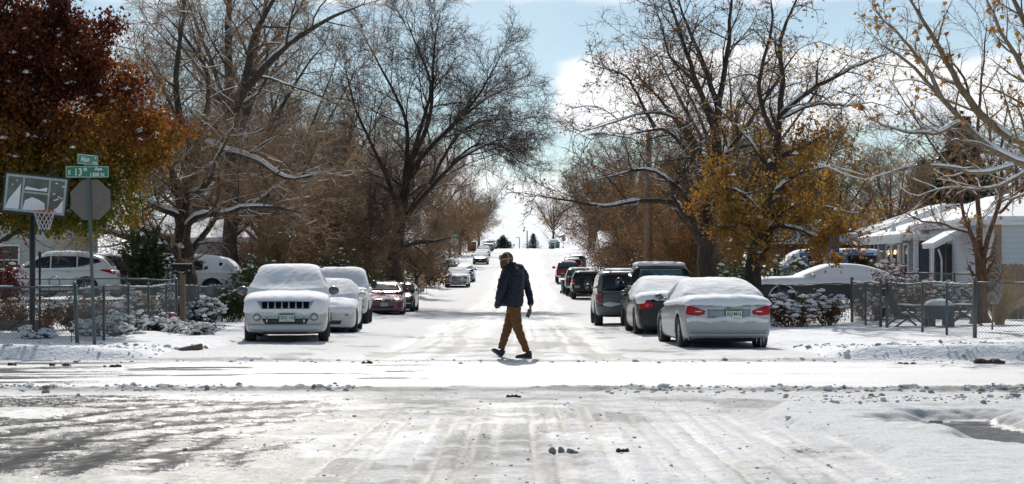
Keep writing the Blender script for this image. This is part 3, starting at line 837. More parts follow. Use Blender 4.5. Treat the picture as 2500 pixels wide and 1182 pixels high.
def hero_trees():
    # --- far left: tree holding red and green leaves, trunk beyond the left border
    rng = np.random.default_rng(5)
    d = 37.5; bx, bz = wx(-70, d), float(ground_z(wx(-70, d), d))
    limbs = [([(0, 0, 0), (.05, .1, 1.6), (0, 0, 3.0), (.2, .2, 4.4), (.4, .1, 6.5), (.7, .2, 9)], .24, .03)]
    for tx, ty, tz, z0 in ((4.4, -.3, 4.9, 2.6), (3.6, .9, 5.9, 3.2), (2.6, -.9, 3.3, 1.9), (4.3, .4, 3.9, 2.2), (2.9, .2, 7.2, 4.0), (1.9, -.6, 8.4, 4.6), (3.4, -.8, 2.9, 1.7), (-1.6, .3, 6, 3), (1.0, 1.4, 5.0, 2.6), (1.3, .2, 7.3, 4.4), (2.2, -.3, 7.5, 4.6), (2.7, .5, 6.6, 4.0), (.4, .1, 6.6, 4.0), (1.7, .4, 6.4, 4.2), (1.3, -1.2, 4.4, 2.4), (2.2, 1.2, 2.9, 1.6), (-.8, -1, 4, 2)):
        limbs.append(([(0, 0, z0), (tx*.35, ty*.5 + .25, z0 + (tz - z0)*.55), (tx*.7, ty*.8 + .45, z0 + (tz-z0)*.85), (tx*.95, ty + .6, tz - .2)], .06, .010))
    lm = leaf_mat('red_green_leaf', [(.0, (.04, .07, .010)), (.24, (.10, .115, .014)), (.40, (.23, .14, .014)), (.56, (.22, .07, .015)), (.74, (.095, .022, .011)), (1.0, (.04, .010, .007))], .5, by_z=(1.5, 7.5))
    def keep_l(q, rng):
        w = .9*(vnoise(q[:, 0]*1.6 + q[:, 2], q[:, 2]*1.6, 6) - .5)
        xe = np.interp(q[:, 2], [1.5, 4.0, 4.5, 5.0, 6.2, 6.7, 8.2], [-9.7, -9.3, -8.6, -7.9, -7.9, -9.4, -10.2])
        return (q[:, 2] > 1.75 + .5*vnoise(q[:, 0]*2.2, q[:, 1]*2.2, 4) + .25*np.clip(-7.2 - q[:, 0], 0, 3)) & (q[:, 0] < xe + w)
    tree('leafy_tree', 'tall tree with dense dark red and green leaves dusted with snow, behind the basketball hoop', limbs, (bx, d, bz),
         [dict(n=9, t0=.3, t1=1, ang=55, lenf=.42, seg=5, rr=.5, up=.02, wob=.2, sides=5, minr=.012), dict(n=8, t0=.1, t1=1, ang=55, lenf=.55, seg=4, rr=.5, up=-.05, wob=.25, sides=3, minr=.005, lens=(.3, .9))],
         [M_BARKD, M_TWIGD], 3, 'trees along the street', snow=False, leaves=dict(n=96000, size=.105, mat=lm, hang=.85, spread=.16, snow=.008, keep=keep_l))
    # --- big cottonwood left of the silver SUV
    d = 56; lim, b = px_limbs(d, (457, 742), [
        ([(457, 745), (452, 680), (450, 600), (440, 540), (448, 470), (470, 400), (500, 345)], .36, .10),
        ([(455, 610), (420, 612), (380, 600), (335, 582), (290, 574), (255, 563), (215, 548)], .17, .03, 0, -3),
        ([(445, 530), (390, 510), (340, 487), (300, 470), (262, 452)], .13, .025, 0, -2),
        ([(448, 480), (425, 430), (400, 370), (360, 320), (325, 270), (300, 230)], .13, .02, 0, 3),
        ([(470, 400), (485, 380), (455, 325), (435, 290), (425, 200), (440, 100), (455, -20)], .15, .03, 0, 1),
        ([(500, 345), (540, 300), (580, 260), (600, 210), (650, 160), (720, 90), (800, 45), (890, 10)], .20, .02, 0, -2),
        ([(590, 230), (610, 150), (620, 80), (660, 20), (690, -60)], .14, .03, 0, -1),
        ([(500, 345), (540, 370), (600, 378), (650, 400), (690, 440), (740, 438), (800, 418)], .14, .02, 0, -3),
        ([(455, 480), (510, 455), (520, 400), (550, 350), (570, 300)], .10, .02, 0, -4),
        ([(450, 560), (480, 520), (540, 528), (600, 500), (660, 505), (740, 520)], .12, .02, 0, -3),
        ([(440, 540), (420, 420), (360, 400), (310, 420), (270, 430)], .08, .015, 0, 2),
        ([(470, 400), (500, 300), (520, 200), (480, 130), (430, 60), (380, 10)], .12, .02, 0, 4),
    ])
    tree('bare_tree', 'massive bare tree with long snow-topped limbs behind the mailbox', lim, b,
         [dict(n=10, t0=.2, t1=1, ang=52, lenf=.5, seg=7, rr=.45, up=.08, wob=.16, sides=5, minr=.017, lens=(1.2, 3.8)),
          dict(n=9, t0=.12, t1=1, ang=46, lenf=.62, seg=6, rr=.5, up=.04, wob=.18, sides=4, minr=.009, lens=(.6, 1.9)),
          dict(n=7, t0=.1, t1=1, ang=44, lenf=.62, seg=5, rr=.5, up=.0, wob=.2, sides=3, minr=.0065, lens=(.4, 1.1)),
          dict(n=3, t0=.1, t1=1, ang=38, lenf=.7, seg=3, rr=.7, up=-.02, wob=.22, sides=3, minr=.0055, droop=.15)],
         [M_BARKD, M_TWIG], 21, 'trees along the street', snow_levels=2, thick=1.3, snow_gap=.12)
    # --- second big tree behind it
    d = 70; lim, b = px_limbs(d, (563, 712), [
        ([(563, 715), (565, 620), (560, 500), (566, 350), (562, 200), (556, 60), (560, -60)], .40, .09),
        ([(560, 420), (570, 340), (545, 250), (490, 175), (440, 110), (400, 60)], .18, .02, 0, 3),
        ([(562, 380), (610, 270), (620, 180), (625, 90), (650, 10), (670, -80)], .18, .03, 0, -3),
        ([(563, 460), (640, 340), (700, 240), (740, 170), (790, 110)], .16, .02, 0, 4),
        ([(563, 470), (500, 420), (450, 330), (410, 230), (330, 120)], .15, .02, 0, -2),
        ([(560, 560), (640, 480), (720, 430), (800, 400)], .13, .02, 0, 3),
        ([(560, 300), (520, 160), (480, 60), (440, -40)], .13, .03, 0, 1),
        ([(565, 250), (640, 130), (720, 40), (760, -40)], .12, .03, 0, 1),
    ])
    tree('bare_tree', 'tall straight bare tree behind the silver SUV, top beyond the frame', lim, b,
         [dict(n=11, t0=.15, t1=1, ang=50, lenf=.45, seg=7, rr=.45, up=.12, wob=.14, sides=5, minr=.018, lens=(1.4, 4.6)),
          dict(n=9, t0=.12, t1=1, ang=44, lenf=.6, seg=6, rr=.5, up=.05, wob=.17, sides=4, minr=.010, lens=(.7, 2.2)),
          dict(n=7, t0=.1, t1=1, ang=42, lenf=.6, seg=4, rr=.5, up=.0, wob=.2, sides=3, minr=.008, lens=(.4, 1.2)),
          dict(n=2, t0=.1, t1=1, ang=38, lenf=.7, seg=3, rr=.7, up=-.02, wob=.22, sides=3, minr=.007)],
         [M_BARKD, M_TWIGD], 23, 'trees along the street', snow_levels=2, thick=1.15)
    # --- vase-shaped elm over the left kerb
    d = 84; lim, b = px_limbs(d, (962, 690), [
        ([(962, 694), (964, 600), (975, 540), (985, 480), (1000, 420), (1010, 380)], .42, .16),
        ([(985, 540), (1015, 500), (1060, 450), (1110, 395), (1150, 370), (1200, 345), (1270, 330)], .17, .02, 0, -3),
        ([(1000, 420), (1030, 380), (1080, 330), (1140, 275), (1200, 230), (1260, 210)], .18, .02, 0, 2),
        ([(1010, 380), (1050, 300), (1058, 220), (1055, 150), (1065, 80), (1075, 30)], .16, .02, 0, 1),
        ([(1000, 410), (1020, 330), (1050, 250), (1055, 190), (1010, 100), (990, 40)], .14, .02, 0, -2),
        ([(985, 470), (1000, 300), (960, 220), (920, 150), (880, 70)], .16, .02, 0, 3),
        ([(975, 540), (950, 440), (900, 340), (860, 250), (840, 150)], .16, .02, 0, -2),
        ([(1010, 400), (1090, 320), (1150, 260), (1190, 200), (1230, 120)], .13, .02, 0, -3),
        ([(1100, 400), (1160, 350), (1230, 355), (1270, 400)], .08, .015, 0, -2),
        ([(1050, 450), (1110, 330), (1180, 290), (1240, 290), (1290, 300)], .11, .015, -1, -4),
        ([(964, 590), (930, 545), (890, 545), (860, 555)], .08, .015, 0, -3),
    ])
    tree('bare_tree', 'vase-shaped bare tree with fine fan of twigs against the sky, behind the dark red sedan', lim, b,
         [dict(n=12, t0=.25, t1=1, ang=42, lenf=.5, seg=7, rr=.45, up=.07, wob=.13, sides=5, minr=.018, lens=(1.4, 4.4)),
          dict(n=9, t0=.12, t1=1, ang=40, lenf=.62, seg=6, rr=.5, up=.03, wob=.15, sides=4, minr=.012, lens=(.8, 2.4)),
          dict(n=8, t0=.1, t1=1, ang=38, lenf=.62, seg=4, rr=.5, up=.0, wob=.17, sides=3, minr=.009, lens=(.5, 1.4)),
          dict(n=3, t0=.1, t1=1, ang=34, lenf=.7, seg=3, rr=.7, up=.0, wob=.18, sides=3, minr=.0075)],
         [M_BARKD, M_TWIGD], 25, 'trees along the street', snow_levels=2, thick=1.12)
    # --- right: wide oak-like tree behind the dark pickup
    d = 55; lim, b = px_limbs(d, (1728, 690), [
        ([(1728, 715), (1726, 650), (1728, 580), (1740, 480), (1748, 380), (1752, 290), (1755, 230)], .36, .11),
        ([(1722, 600), (1705, 580), (1680, 540), (1655, 500), (1640, 475)], .20, .05, 0, -2),
        ([(1655, 500), (1600, 488), (1540, 490), (1500, 505), (1440, 500), (1380, 490), (1310, 475)], .11, .012, -2, -4),
        ([(1700, 575), (1690, 500), (1660, 455), (1600, 415), (1560, 405), (1500, 435), (1440, 440)], .12, .012, -1, -3),
        ([(1738, 500), (1700, 420), (1660, 340), (1620, 310), (1580, 320), (1530, 330)], .13, .014, 0, -3),
        ([(1742, 440), (1690, 350), (1650, 290), (1610, 240), (1570, 200), (1540, 165)], .13, .014, 0, 2),
        ([(1748, 330), (1700, 200), (1680, 140), (1660, 80), (1640, 20), (1620, -50)], .14, .02, 0, -1),
        ([(1752, 260), (1720, 160), (1700, 110), (1670, 50), (1650, -30)], .12, .02, 0, 2),
        ([(1755, 250), (1770, 180), (1780, 90), (1785, 0), (1790, -70)], .13, .02, 0, 1),
        ([(1750, 300), (1690, 190), (1640, 150), (1620, 100), (1618, 60)], .10, .015, 0, -3),
        ([(1600, 310), (1560, 240), (1530, 180), (1480, 170), (1450, 160)], .07, .012, -2, -3),
        ([(1640, 475), (1660, 430), (1690, 400), (1700, 350)], .09, .015, -2, -2),
        ([(1745, 420), (1800, 340), (1850, 270), (1900, 190), (1950, 120)], .13, .02, 0, 3),
        ([(1740, 470), (1700, 330), (1630, 270), (1570, 270), (1500, 300), (1430, 320)], .09, .012, 0, -4),
    ])
    lmo = leaf_mat('orange_leaf', [(0, (.15, .08, .012)), (.35, (.27, .135, .018)), (.65, (.30, .10, .018)), (1, (.15, .042, .012))], .5)
    tree('bare_tree', 'wide-spreading dark bare tree with crooked snowy limbs above the charcoal pickup', lim, b,
         [dict(n=10, t0=.2, t1=1, ang=52, lenf=.45, seg=7, rr=.5, up=.08, wob=.2, sides=5, minr=.017, lens=(.9, 3.0)),
          dict(n=7, t0=.15, t1=1, ang=50, lenf=.55, seg=6, rr=.55, up=.06, wob=.22, sides=4, minr=.011, lens=(.45, 1.5)),
          dict(n=6, t0=.15, t1=1, ang=46, lenf=.5, seg=4, rr=.6, up=.04, wob=.22, sides=3, minr=.0085, lens=(.25, .7))],
         [M_BARKD, M_TWIGD], 27, 'trees along the street', snow_levels=2, thick=1.12, snow_gap=.18, leaves=dict(n=2200, size=.095, mat=lmo, spread=.06))
    # --- right: golden-leaved maple
    d = 47; lim, b = px_limbs(d, (1838, 712), [
        ([(1838, 740), (1836, 680), (1842, 620), (1860, 540), (1885, 420), (1900, 340), (1905, 270)], .30, .08),
        ([(1850, 580), (1900, 545), (1960, 560), (1995, 585), (2020, 570), (2090, 565)], .10, .012, 0, -3),
        ([(1880, 400), (1930, 370), (1990, 340), (2040, 320)], .10, .015, 0, -2),
        ([(1905, 280), (1960, 230), (2030, 190), (2110, 150), (2170, 130)], .11, .015, 0, -1),
        ([(1905, 270), (1910, 180), (1900, 100), (1930, 30), (1960, -30)], .11, .02, 0, 1),
        ([(1890, 330), (1850, 240), (1860, 150), (1890, 60), (1880, -20)], .10, .015, 0, -2),
        ([(1880, 420), (1830, 340), (1790, 300), (1750, 260)], .09, .012, 0, 3),
        ([(1860, 520), (1810, 470), (1780, 460), (1740, 470)], .08, .012, 0, -3),
        ([(1850, 570), (1810, 540), (1790, 560)], .06, .012, 0, -3),
        ([(1870, 480), (1950, 420), (2010, 410), (2080, 400)], .09, .012, 0, 1),
        ([(1850, 590), (1930, 500), (2000, 500), (2080, 520)], .08, .012, 0, 2),
        ([(1905, 290), (1990, 250), (2060, 260), (2130, 250)], .08, .012, 0, 3),
    ])
    lmy = leaf_mat('golden_leaf', [(0, (.09, .09, .018)), (.3, (.24, .15, .026)), (.6, (.34, .18, .035)), (.85, (.32, .12, .022)), (1, (.14, .055, .018))], .5)
    def keep(q, rng):
        py = HY - (q[:, 2] - CH) * F / q[:, 1]; px = 1250 + q[:, 0] * F / q[:, 1]
        pr = np.clip(sstep(250, 420, py) * .9 + .06, 0, 1) * np.where(px > 2060, .5, 1)
        return (rng.uniform(0, 1, len(q)) < pr)
    tree('golden_maple_tree', 'tree with golden-brown leaves in its lower crown, trunk behind the nearest silver sedan', lim, b,
         [dict(n=9, t0=.2, t1=1, ang=52, lenf=.40, seg=6, rr=.5, up=.04, wob=.2, sides=5, minr=.016, lens=(.7, 2.5)),
          dict(n=8, t0=.15, t1=1, ang=50, lenf=.5, seg=5, rr=.5, up=.04, wob=.2, sides=4, minr=.010, lens=(.35, 1.3)),
          dict(n=6, t0=.15, t1=1, ang=46, lenf=.5, seg=3, rr=.5, up=.02, wob=.22, sides=3, minr=.006)],
         [M_BARKD, M_TWIGD], 29, 'trees along the street', snow_levels=1, thick=1.1, leaves=dict(n=20000, size=.11, mat=lmy, spread=.10, keep=keep, snow=.006))
    # --- right edge: three-stemmed small tree in the fenced yard and big pale limbs over it
    d = 37; lim, b = px_limbs(d, (2396, 768), [
        ([(2394, 790), (2396, 720), (2396, 660), (2395, 610)], .17, .12),
        ([(2394, 650), (2385, 600), (2370, 570), (2350, 520), (2345, 470), (2335, 420)], .09, .012, 0, -1),
        ([(2396, 640), (2392, 560), (2384, 490), (2390, 420), (2385, 300), (2400, 180), (2410, 60)], .09, .012, 0, 0),
        ([(2398, 640), (2405, 590), (2430, 540), (2450, 480), (2440, 380), (2460, 250)], .09, .012, 0, 1),
        ([(2384, 480), (2340, 430), (2290, 380), (2240, 300), (2180, 200)], .05, .008, 0, -2),
        ([(2370, 570), (2300, 545), (2240, 540), (2180, 500)], .045, .008, 0, -2),
        ([(2440, 520), (2480, 480), (2520, 470), (2560, 440)], .05, .008, 0, -1),
    ])
    tree('small_yard_tree', 'small tree with three reddish-brown stems behind the corner fence post', lim, b,
         [dict(n=11, t0=.3, t1=1, ang=45, lenf=.42, seg=6, rr=.5, up=.05, wob=.14, sides=5, minr=.009, lens=(.5, 2.4)),
          dict(n=9, t0=.15, t1=1, ang=42, lenf=.5, seg=5, rr=.5, up=.03, wob=.16, sides=3, minr=.006),
          dict(n=5, t0=.2, t1=1, ang=40, lenf=.45, seg=3, rr=.6, up=.0, wob=.2, sides=3, minr=.004)],
         [M_BARKR, twig_mat('twig_reddish', (.17, .09, .055))], 31, 'trees along the street', snow_levels=1, leaves=dict(n=420, size=.085, mat=lmo, spread=.03))
    d = 32; b = Vector((wx(2830, d), d, float(ground_z(wx(2830, d), d))))
    lim = px_limbs(d, (2830, 800), [
        ([(2830, 820), (2800, 650), (2740, 520), (2660, 440), (2560, 375), (2470, 340)], .30, .06),
        ([(2660, 440), (2560, 400), (2470, 410), (2400, 340), (2340, 300), (2290, 230), (2230, 150), (2150, 110)], .11, .012, 0, -1),
        ([(2470, 340), (2430, 310), (2380, 270), (2330, 190), (2290, 110), (2240, 30), (2200, -40)], .10, .012, 0, 1),
        ([(2740, 520), (2640, 300), (2560, 150), (2500, 60), (2460, -40)], .15, .03, 0, 2),
        ([(2600, 380), (2540, 260), (2500, 160), (2440, 80), (2400, -20)], .09, .012, 0, -1),
        ([(2340, 300), (2280, 330), (2200, 320), (2120, 290)], .05, .008, -1, -2),
        ([(2300, 240), (2260, 160), (2200, 90), (2130, 20)], .05, .008, -1, -2),
        ([(2470, 405), (2380, 430), (2300, 400), (2200, 410), (2110, 440)], .05, .007, -1, -3),
        ([(2560, 375), (2480, 440), (2400, 470), (2320, 450), (2240, 480)], .05, .007, -1, 1),
    ])[0]
    bb = pt(2830, 800, d)
    tree('pale_limbed_tree', 'tree leaning in from the right border, pale slanting limbs with a few orange leaves', lim, bb,
         [dict(n=12, t0=.25, t1=1, ang=42, lenf=.36, seg=6, rr=.5, up=.08, wob=.13, sides=5, minr=.010, lens=(.5, 2.6)),
          dict(n=9, t0=.15, t1=1, ang=42, lenf=.5, seg=5, rr=.5, up=.04, wob=.15, sides=3, minr=.006),
          dict(n=5, t0=.2, t1=1, ang=40, lenf=.45, seg=3, rr=.6, up=.0, wob=.2, sides=3, minr=.004)],
         [bark_mat('bark_pale', (.20, .155, .105)), M_TWIGT], 33, 'trees along the street', snow_levels=1, thick=1.25, leaves=dict(n=420, size=.12, mat=lmo, spread=.03, keep=lambda q, rng: rng.uniform(0, 1, len(q)) < np.where(q[:, 2] > 4.6, 1, .35)))

def generic_limbs(h, r, spread, rng, nl=7, vase=.5, split=.3):
    limbs = [([(0, 0, 0), (rng.normal(0, .1), rng.normal(0, .1), h*split*.5), (rng.normal(0, .2), rng.normal(0, .2), h*split), (rng.normal(0, .4), rng.normal(0, .4), h*.75)], r, r*.22)]
    for k in range(nl):
        a = k * 2.399 + rng.uniform(-.4, .4); z0 = h * rng.uniform(split*.75, split*1.5); z1 = h * rng.uniform(.55, 1.0)
        s = spread * rng.uniform(.55, 1.0)
        x, y = math.cos(a)*s, math.sin(a)*s
        limbs.append(([(0, 0, z0), (x*.35, y*.35, z0 + (z1-z0)*.35*vase*2), (x*.7, y*.7, z0 + (z1 - z0)*.72), (x, y, z1)], r*rng.uniform(.4, .6), .02))
    return limbs
def background_trees():
    lm1 = leaf_mat('rust_leaf', [(0, (.11, .07, .03)), (.5, (.19, .10, .035)), (1, (.13, .06, .025))], .45)
    lmo = MATS['orange_leaf']
    protos = []
    specs = [(13, .32, 5.0, 'twig_brown', None, .4), (11, .26, 4.6, 'twig_dark', None, .5), (9.5, .22, 4.2, 'twig_brown', (lm1, 2600), .45), (8, .18, 3.8, 'twig_brown', (lmo, 5200), .45), (14, .34, 5.4, 'twig_grey', None, .6)]
    kinds = ['tall brown-twigged bare tree', 'dark-twigged bare tree', 'bare tree with clinging rust-coloured leaves', 'low tree thick with orange leaves', 'tall dark bare tree']
    for i, (h, r, s, tw, lf, vase) in enumerate(specs):
        rng = np.random.default_rng(100 + i)
        t = tree('street_tree', kinds[i], generic_limbs(h, r, s, rng, 8, vase), (0, 0, 0),
                 [dict(n=10, t0=.15, t1=1, ang=50, lenf=.5, seg=6, rr=.45, up=.06, wob=.17, sides=4, minr=.018, lens=(1.2, 3.8)),
                  dict(n=9, t0=.12, t1=1, ang=46, lenf=.62, seg=5, rr=.5, up=.03, wob=.19, sides=3, minr=.012, lens=(.7, 2.0)),
                  dict(n=7, t0=.1, t1=1, ang=44, lenf=.62, seg=4, rr=.55, up=.0, wob=.2, sides=3, minr=.010, lens=(.4, 1.2)),
                  dict(n=2, t0=.1, t1=1, ang=40, lenf=.7, seg=2, rr=.7, up=-.02, wob=.2, sides=3, minr=.009)],
                 [M_BARK if i != 1 else M_BARKD, MATS[tw]], 200 + i, 'trees along the street', snow_levels=1,
                 leaves=dict(n=lf[1], size=.14, mat=lf[0], spread=.1) if lf else None)
        protos.append(t)
    # (kind, px, distance, scale, label)
    sp = [
        (0, 640, 74, .62, 'brown-twigged bare tree right of the tall straight trunk, snow in its forks'),
        (2, 745, 82, .78, 'rust-leaved tree above the roof of the white pickup'),
        (2, 868, 80, .62, 'slim tree with curling rusty leaves just left of the vase-shaped tree'),
        (0, 800, 98, 1.0, 'tall bare tree behind the white pickup, its crown left of the vase-shaped tree'),
        (4, 690, 104, 1.15, 'tall dark bare tree rising behind the rust-leaved tree at left'),
        (1, 480, 98, 1.1, 'dark bare tree behind the mailbox tree, left of the tall straight trunk'),
        (4, 330, 92, 1.1, 'tall dark bare tree showing above the red-leaved tree'),
        (0, 210, 84, .9, 'bare brown tree behind the red-leaved tree and the white SUV'),
        (1, 900, 112, .95, 'dark bare tree behind the vase-shaped tree, leaning over the wooden fence'),
        (2, 1018, 100, .50, 'small young tree on the verge beside the wooden slat fence'),
        (0, 980, 130, .85, 'bare tree behind the yellow hydrant'),
        (2, 1058, 160, .75, 'rusty tree behind the far stop sign on the left'),
        (3, 1095, 172, .85, 'orange-leaved tree beyond the far stop sign on the left'),
        (0, 1050, 185, 1.2, 'tall bare tree beyond the orange-leaved tree on the left'),
        (2, 1122, 215, 1.0, 'rusty-leaved tree above the far cluster of cars on the left'),
        (3, 1150, 236, .8, 'bright orange bush-like tree above the last silver car on the left'),
        (1, 1168, 290, 1.05, 'open dark tree on the crest, left of the far conifer'),
        (4, 940, 175, 1.2, 'tall bare tree far behind the vase-shaped tree'),
        (2, 1640, 78, .80, 'rust-leaved tree behind the utility pole'),
        (3, 1668, 66, .62, 'low orange-leaved tree between the utility pole and the wide-spreading tree'),
        (2, 1560, 92, .72, 'rusty tree above the boxy grey SUV'),
        (1, 1545, 112, .80, 'dark low tree above the spare-wheel SUV'),
        (3, 1600, 104, .95, 'orange-flecked tree behind the utility pole lamp'),
        (2, 1490, 150, .95, 'rusty tree behind the row of pickups'),
        (1, 1462, 190, .95, 'dark tree behind the red stop sign'),
        (0, 1440, 232, 1.05, 'brown weeping tree above the two green bins'),
        (0, 1350, 300, .85, 'bare weeping tree on the crest, right of the far street lamp'),
        (2, 1480, 205, 1.1, 'rust-brown tree far up the right side'),
        (4, 1800, 84, 1.0, 'tall dark tree behind the golden tree'),
        (2, 1930, 80, .85, 'rusty tree behind the blue van'),
        (1, 2040, 92, .80, 'dark bare tree behind the brick house'),
        (3, 1980, 88, .75, 'orange tree behind the blue van roof'),
        (0, 2180, 104, .75, 'bare tree over the roofs of the brick house'),
        (1, 2480, 96, .95, 'bare tree behind the white house at the right border'),
        (0, 2300, 125, .8, 'bare tree far behind the dark conifer'),
        (4, 60, 100, 1.1, 'tall dark tree at the left border, behind the pale house'),
        (2, 560, 118, .9, 'rusty tree between the two big bare trunks at left'),
        (0, 620, 150, 1.2, 'far bare tree behind the rusty trees on the left'),
        (2, 820, 150, 1.0, 'far rusty tree behind the white pickup'),
        (3, 700, 70, .45, 'low rust-orange tree behind the silver SUV roof'),
        (2, 1740, 120, 1.0, 'far rusty tree behind the wide-spreading tree'),
        (0, 1560, 160, 1.1, 'far bare tree behind the boxy grey SUV'),
    ]
    used = set()
    rr = random.Random(3)
    for i, px, d, sc, lab in sp:
        x = wx(px, d); z = float(ground_z(x, d)) - .08
        if i in used: o = copy_tree(protos[i])
        else: o = protos[i]; used.add(i)
        o.location = (x, d, z); o.rotation_euler = (0, 0, rr.uniform(0, 6.28)); o.scale = (sc*rr.uniform(.95, 1.15),) * 2 + (sc,)
        o['label'] = lab; o['category'] = 'tree'; o['group'] = 'trees along the street'

def conifer(px, d, h, w, label, seed, base=None, mat=None, n=9000, group='evergreens'):
    rng = np.random.default_rng(seed)
    x = wx(px, d); b = (x, d, float(ground_z(x, d)) - .1) if base is None else base
    root = empty('conifer_tree', b, label=label, cat='tree', group=group)
    P = np.array([[(0, 0, 0), (0, 0, h*.5), (0, 0, h)]]); V, Q = tubes(P.astype(float), np.array([[w*.06, w*.04, .01]]), 7)
    obj('trunk', np_mesh('trunk', V, Q, M_BARKD), root)
    nb = 220
    t = rng.uniform(.08, 1, nb); a = rng.uniform(0, 6.28, nb); L = w * (1 - t) ** .8 * rng.uniform(.6, 1.15, nb) + .12 * w * .3
    k = np.linspace(0, 1, 5)
    br = np.zeros((nb, 5, 3))
    br[:, :, 0] = np.cos(a)[:, None] * L[:, None] * k; br[:, :, 1] = np.sin(a)[:, None] * L[:, None] * k
    br[:, :, 2] = (t * h)[:, None] + L[:, None] * (.1 * k - .35 * k ** 2 + .2 * k ** 3)
    V, Q = tubes(br, np.broadcast_to(np.array([.03, .025, .02, .014, .006]) * w / 2, (nb, 5)), 3)
    bi = rng.integers(0, nb, n); kk = rng.uniform(.15, 1, n) * 4; i = np.minimum(kk.astype(int), 3); f = (kk - i)[:, None]
    q = br[bi, i] * (1-f) + br[bi, i+1] * f + rng.normal(0, .05 * w, (n, 3))
    m = mat or leaf_mat('needle', [(0, (.012, .025, .018)), (.6, (.028, .05, .03)), (1, (.05, .07, .035))], .15)
    obj('branches', np_mesh('branches', V, Q, M_BARKD), root)
    obj('needles', leaves_mesh('needles', q, .16 * w / 2, m, rng, .3), root)
    ns = n // 14; qs = q[rng.integers(0, n, ns)] + np.array([0, 0, .03 * w])
    obj('branch_snow', leaves_mesh('branch_snow', qs, .14 * w / 2, M_SNOW, rng, 0), root)
    return root
def shrub(name, px, d, w, h, label, mat, seed, n=1800, leaf=.06, snow=.25, cat='shrub', group='snowy shrubs', depth=None, twig=None, capsize=1.0, py=None, stems=26):
    """rounded shrub: stems, leaves and caps of snow"""
    rng = np.random.default_rng(seed)
    x = wx(px, d); z = float(ground_z(x, d)) - .03
    root = empty(name, (x, d, z), label=label, cat=cat, group=group)
    dp = depth or w
    a = rng.uniform(0, 6.28, stems); rad = np.sqrt(rng.uniform(.05, 1, stems))
    hh = h * rng.uniform(.6, 1.05, stems) * (1 - .35 * rad ** 2)
    P = np.zeros((stems, 5, 3)); k = np.linspace(0, 1, 5)
    P[:, :, 0] = (np.cos(a) * rad * w / 2)[:, None] * (.25 + .75 * k ** .8); P[:, :, 1] = (np.sin(a) * rad * dp / 2)[:, None] * (.25 + .75 * k ** .8)
    P[:, :, 2] = hh[:, None] * k
    P[:, 1:] += rng.normal(0, .03 * w, (stems, 4, 3))
    Rr = np.broadcast_to(np.linspace(.012, .004, 5), (stems, 5))
    c1, r1 = sub_branches(P, Rr, rng, n=6, t0=.3, t1=1, ang=45, lenf=.4, seg=3, rr=.7, wob=.2, minr=.004)
    V1, Q1 = tubes(P, Rr, 4); V2, Q2 = tubes(c1, r1, 3)
    obj('stems', np_mesh('stems', np.concatenate([V1, V2]), np.concatenate([Q1, Q2 + len(V1)]), twig or M_TWIG), root)
    B = len(c1); bi = rng.integers(0, B, n); kk = rng.integers(0, 3, n); f = rng.uniform(0, 1, n)[:, None]
    q = c1[bi, kk] * (1-f) + c1[bi, kk+1] * f + rng.normal(0, .03 * w, (n, 3)); q[:, 2] = np.maximum(q[:, 2], .02)
    if n: obj('foliage', leaves_mesh('foliage', q, leaf, mat, rng, .3), root)
    if snow:
        N = int(len(c1) * snow * 1.6)
        tip = np.concatenate([c1[:, -1], P[:, -1]]); pr = np.argsort(-tip[:, 2] + rng.normal(0, .25*h, len(tip)))[:N]
        qs = tip[pr]; N = len(qs); s = .042 * capsize * rng.uniform(.4, 1.7, N)
        mbm = bmesh.new(); bmesh.ops.create_icosphere(mbm, subdivisions=1, radius=1); bv = np.array([v.co[:] for v in mbm.verts]); bf = np.array([[v.index for v in f_.verts] for f_ in mbm.faces]); mbm.free()
        V = (qs[:, None] + bv[None] * s[:, None, None] * np.array([1.5, 1.5, .6]) * rng.uniform(.75, 1.25, (N, len(bv), 1))).reshape(-1, 3)
        Q = (np.arange(N)[:, None, None] * len(bv) + bf[None]).reshape(-1, 3)
        tag(obj('snow_caps', np_mesh('snow_caps', V, Q, M_SNOW), root), kind='stuff')
    return root
# ------------------------------------------------------------------ cars
# local car space: +y front, +x the car's right side, z up, origin on the ground under the middle
def half_lower(zb, zs, zt, w):
    h = zs - zb
    return [(0, zb), (.74*w, zb), (.93*w, zb + .05*h), (.985*w, zb + .22*h), (w, zb + .55*h), (.985*w, zb + .93*h), (.955*w, zs + .25*(zt-zs)), (.86*w, zs + .78*(zt-zs)), (.5*w, zt), (0, zt)]
def half_gh(zbelt, zt, wb, tum):
    h = max(zt - zbelt, .015)
    xt = wb - tum * h
    return [(0, zbelt - .08), (wb, zbelt - .08), (wb, zbelt + .02), (wb - tum*h*.5 + .01, zbelt + .5*h), (xt + .03, zbelt + .80*h), (xt - .03, zbelt + .93*h), (xt - .14, zbelt + .985*h), (xt*.5, zt), (0, zt)]
def loft(bm, sts):
    rings = []
    for y, half in sts:
        ring = [bm.verts.new((x, y, z)) for x, z in half]
        ring += [bm.verts.new((-x, y, z)) for x, z in half[-2:0:-1]]
        rings.append(ring)
    n = len(rings[0])
    for a, b in zip(rings[:-1], rings[1:]):
        for k in range(n): bm.faces.new((a[k], a[(k+1) % n], b[(k+1) % n], b[k]))
    m = n // 2
    for ring in (rings[0], rings[-1]):
        for k in range(m):
            l0, l1 = ring[k], ring[k+1]
            r0, r1 = ring[(n-k) % n], ring[(n-k-1) % n]
            vs = []
            for v in (l0, l1, r1, r0):
                if v not in vs: vs.append(v)
            if len(vs) >= 3: bm.faces.new(vs)
    bmesh.ops.recalc_face_normals(bm, faces=bm.faces[:])
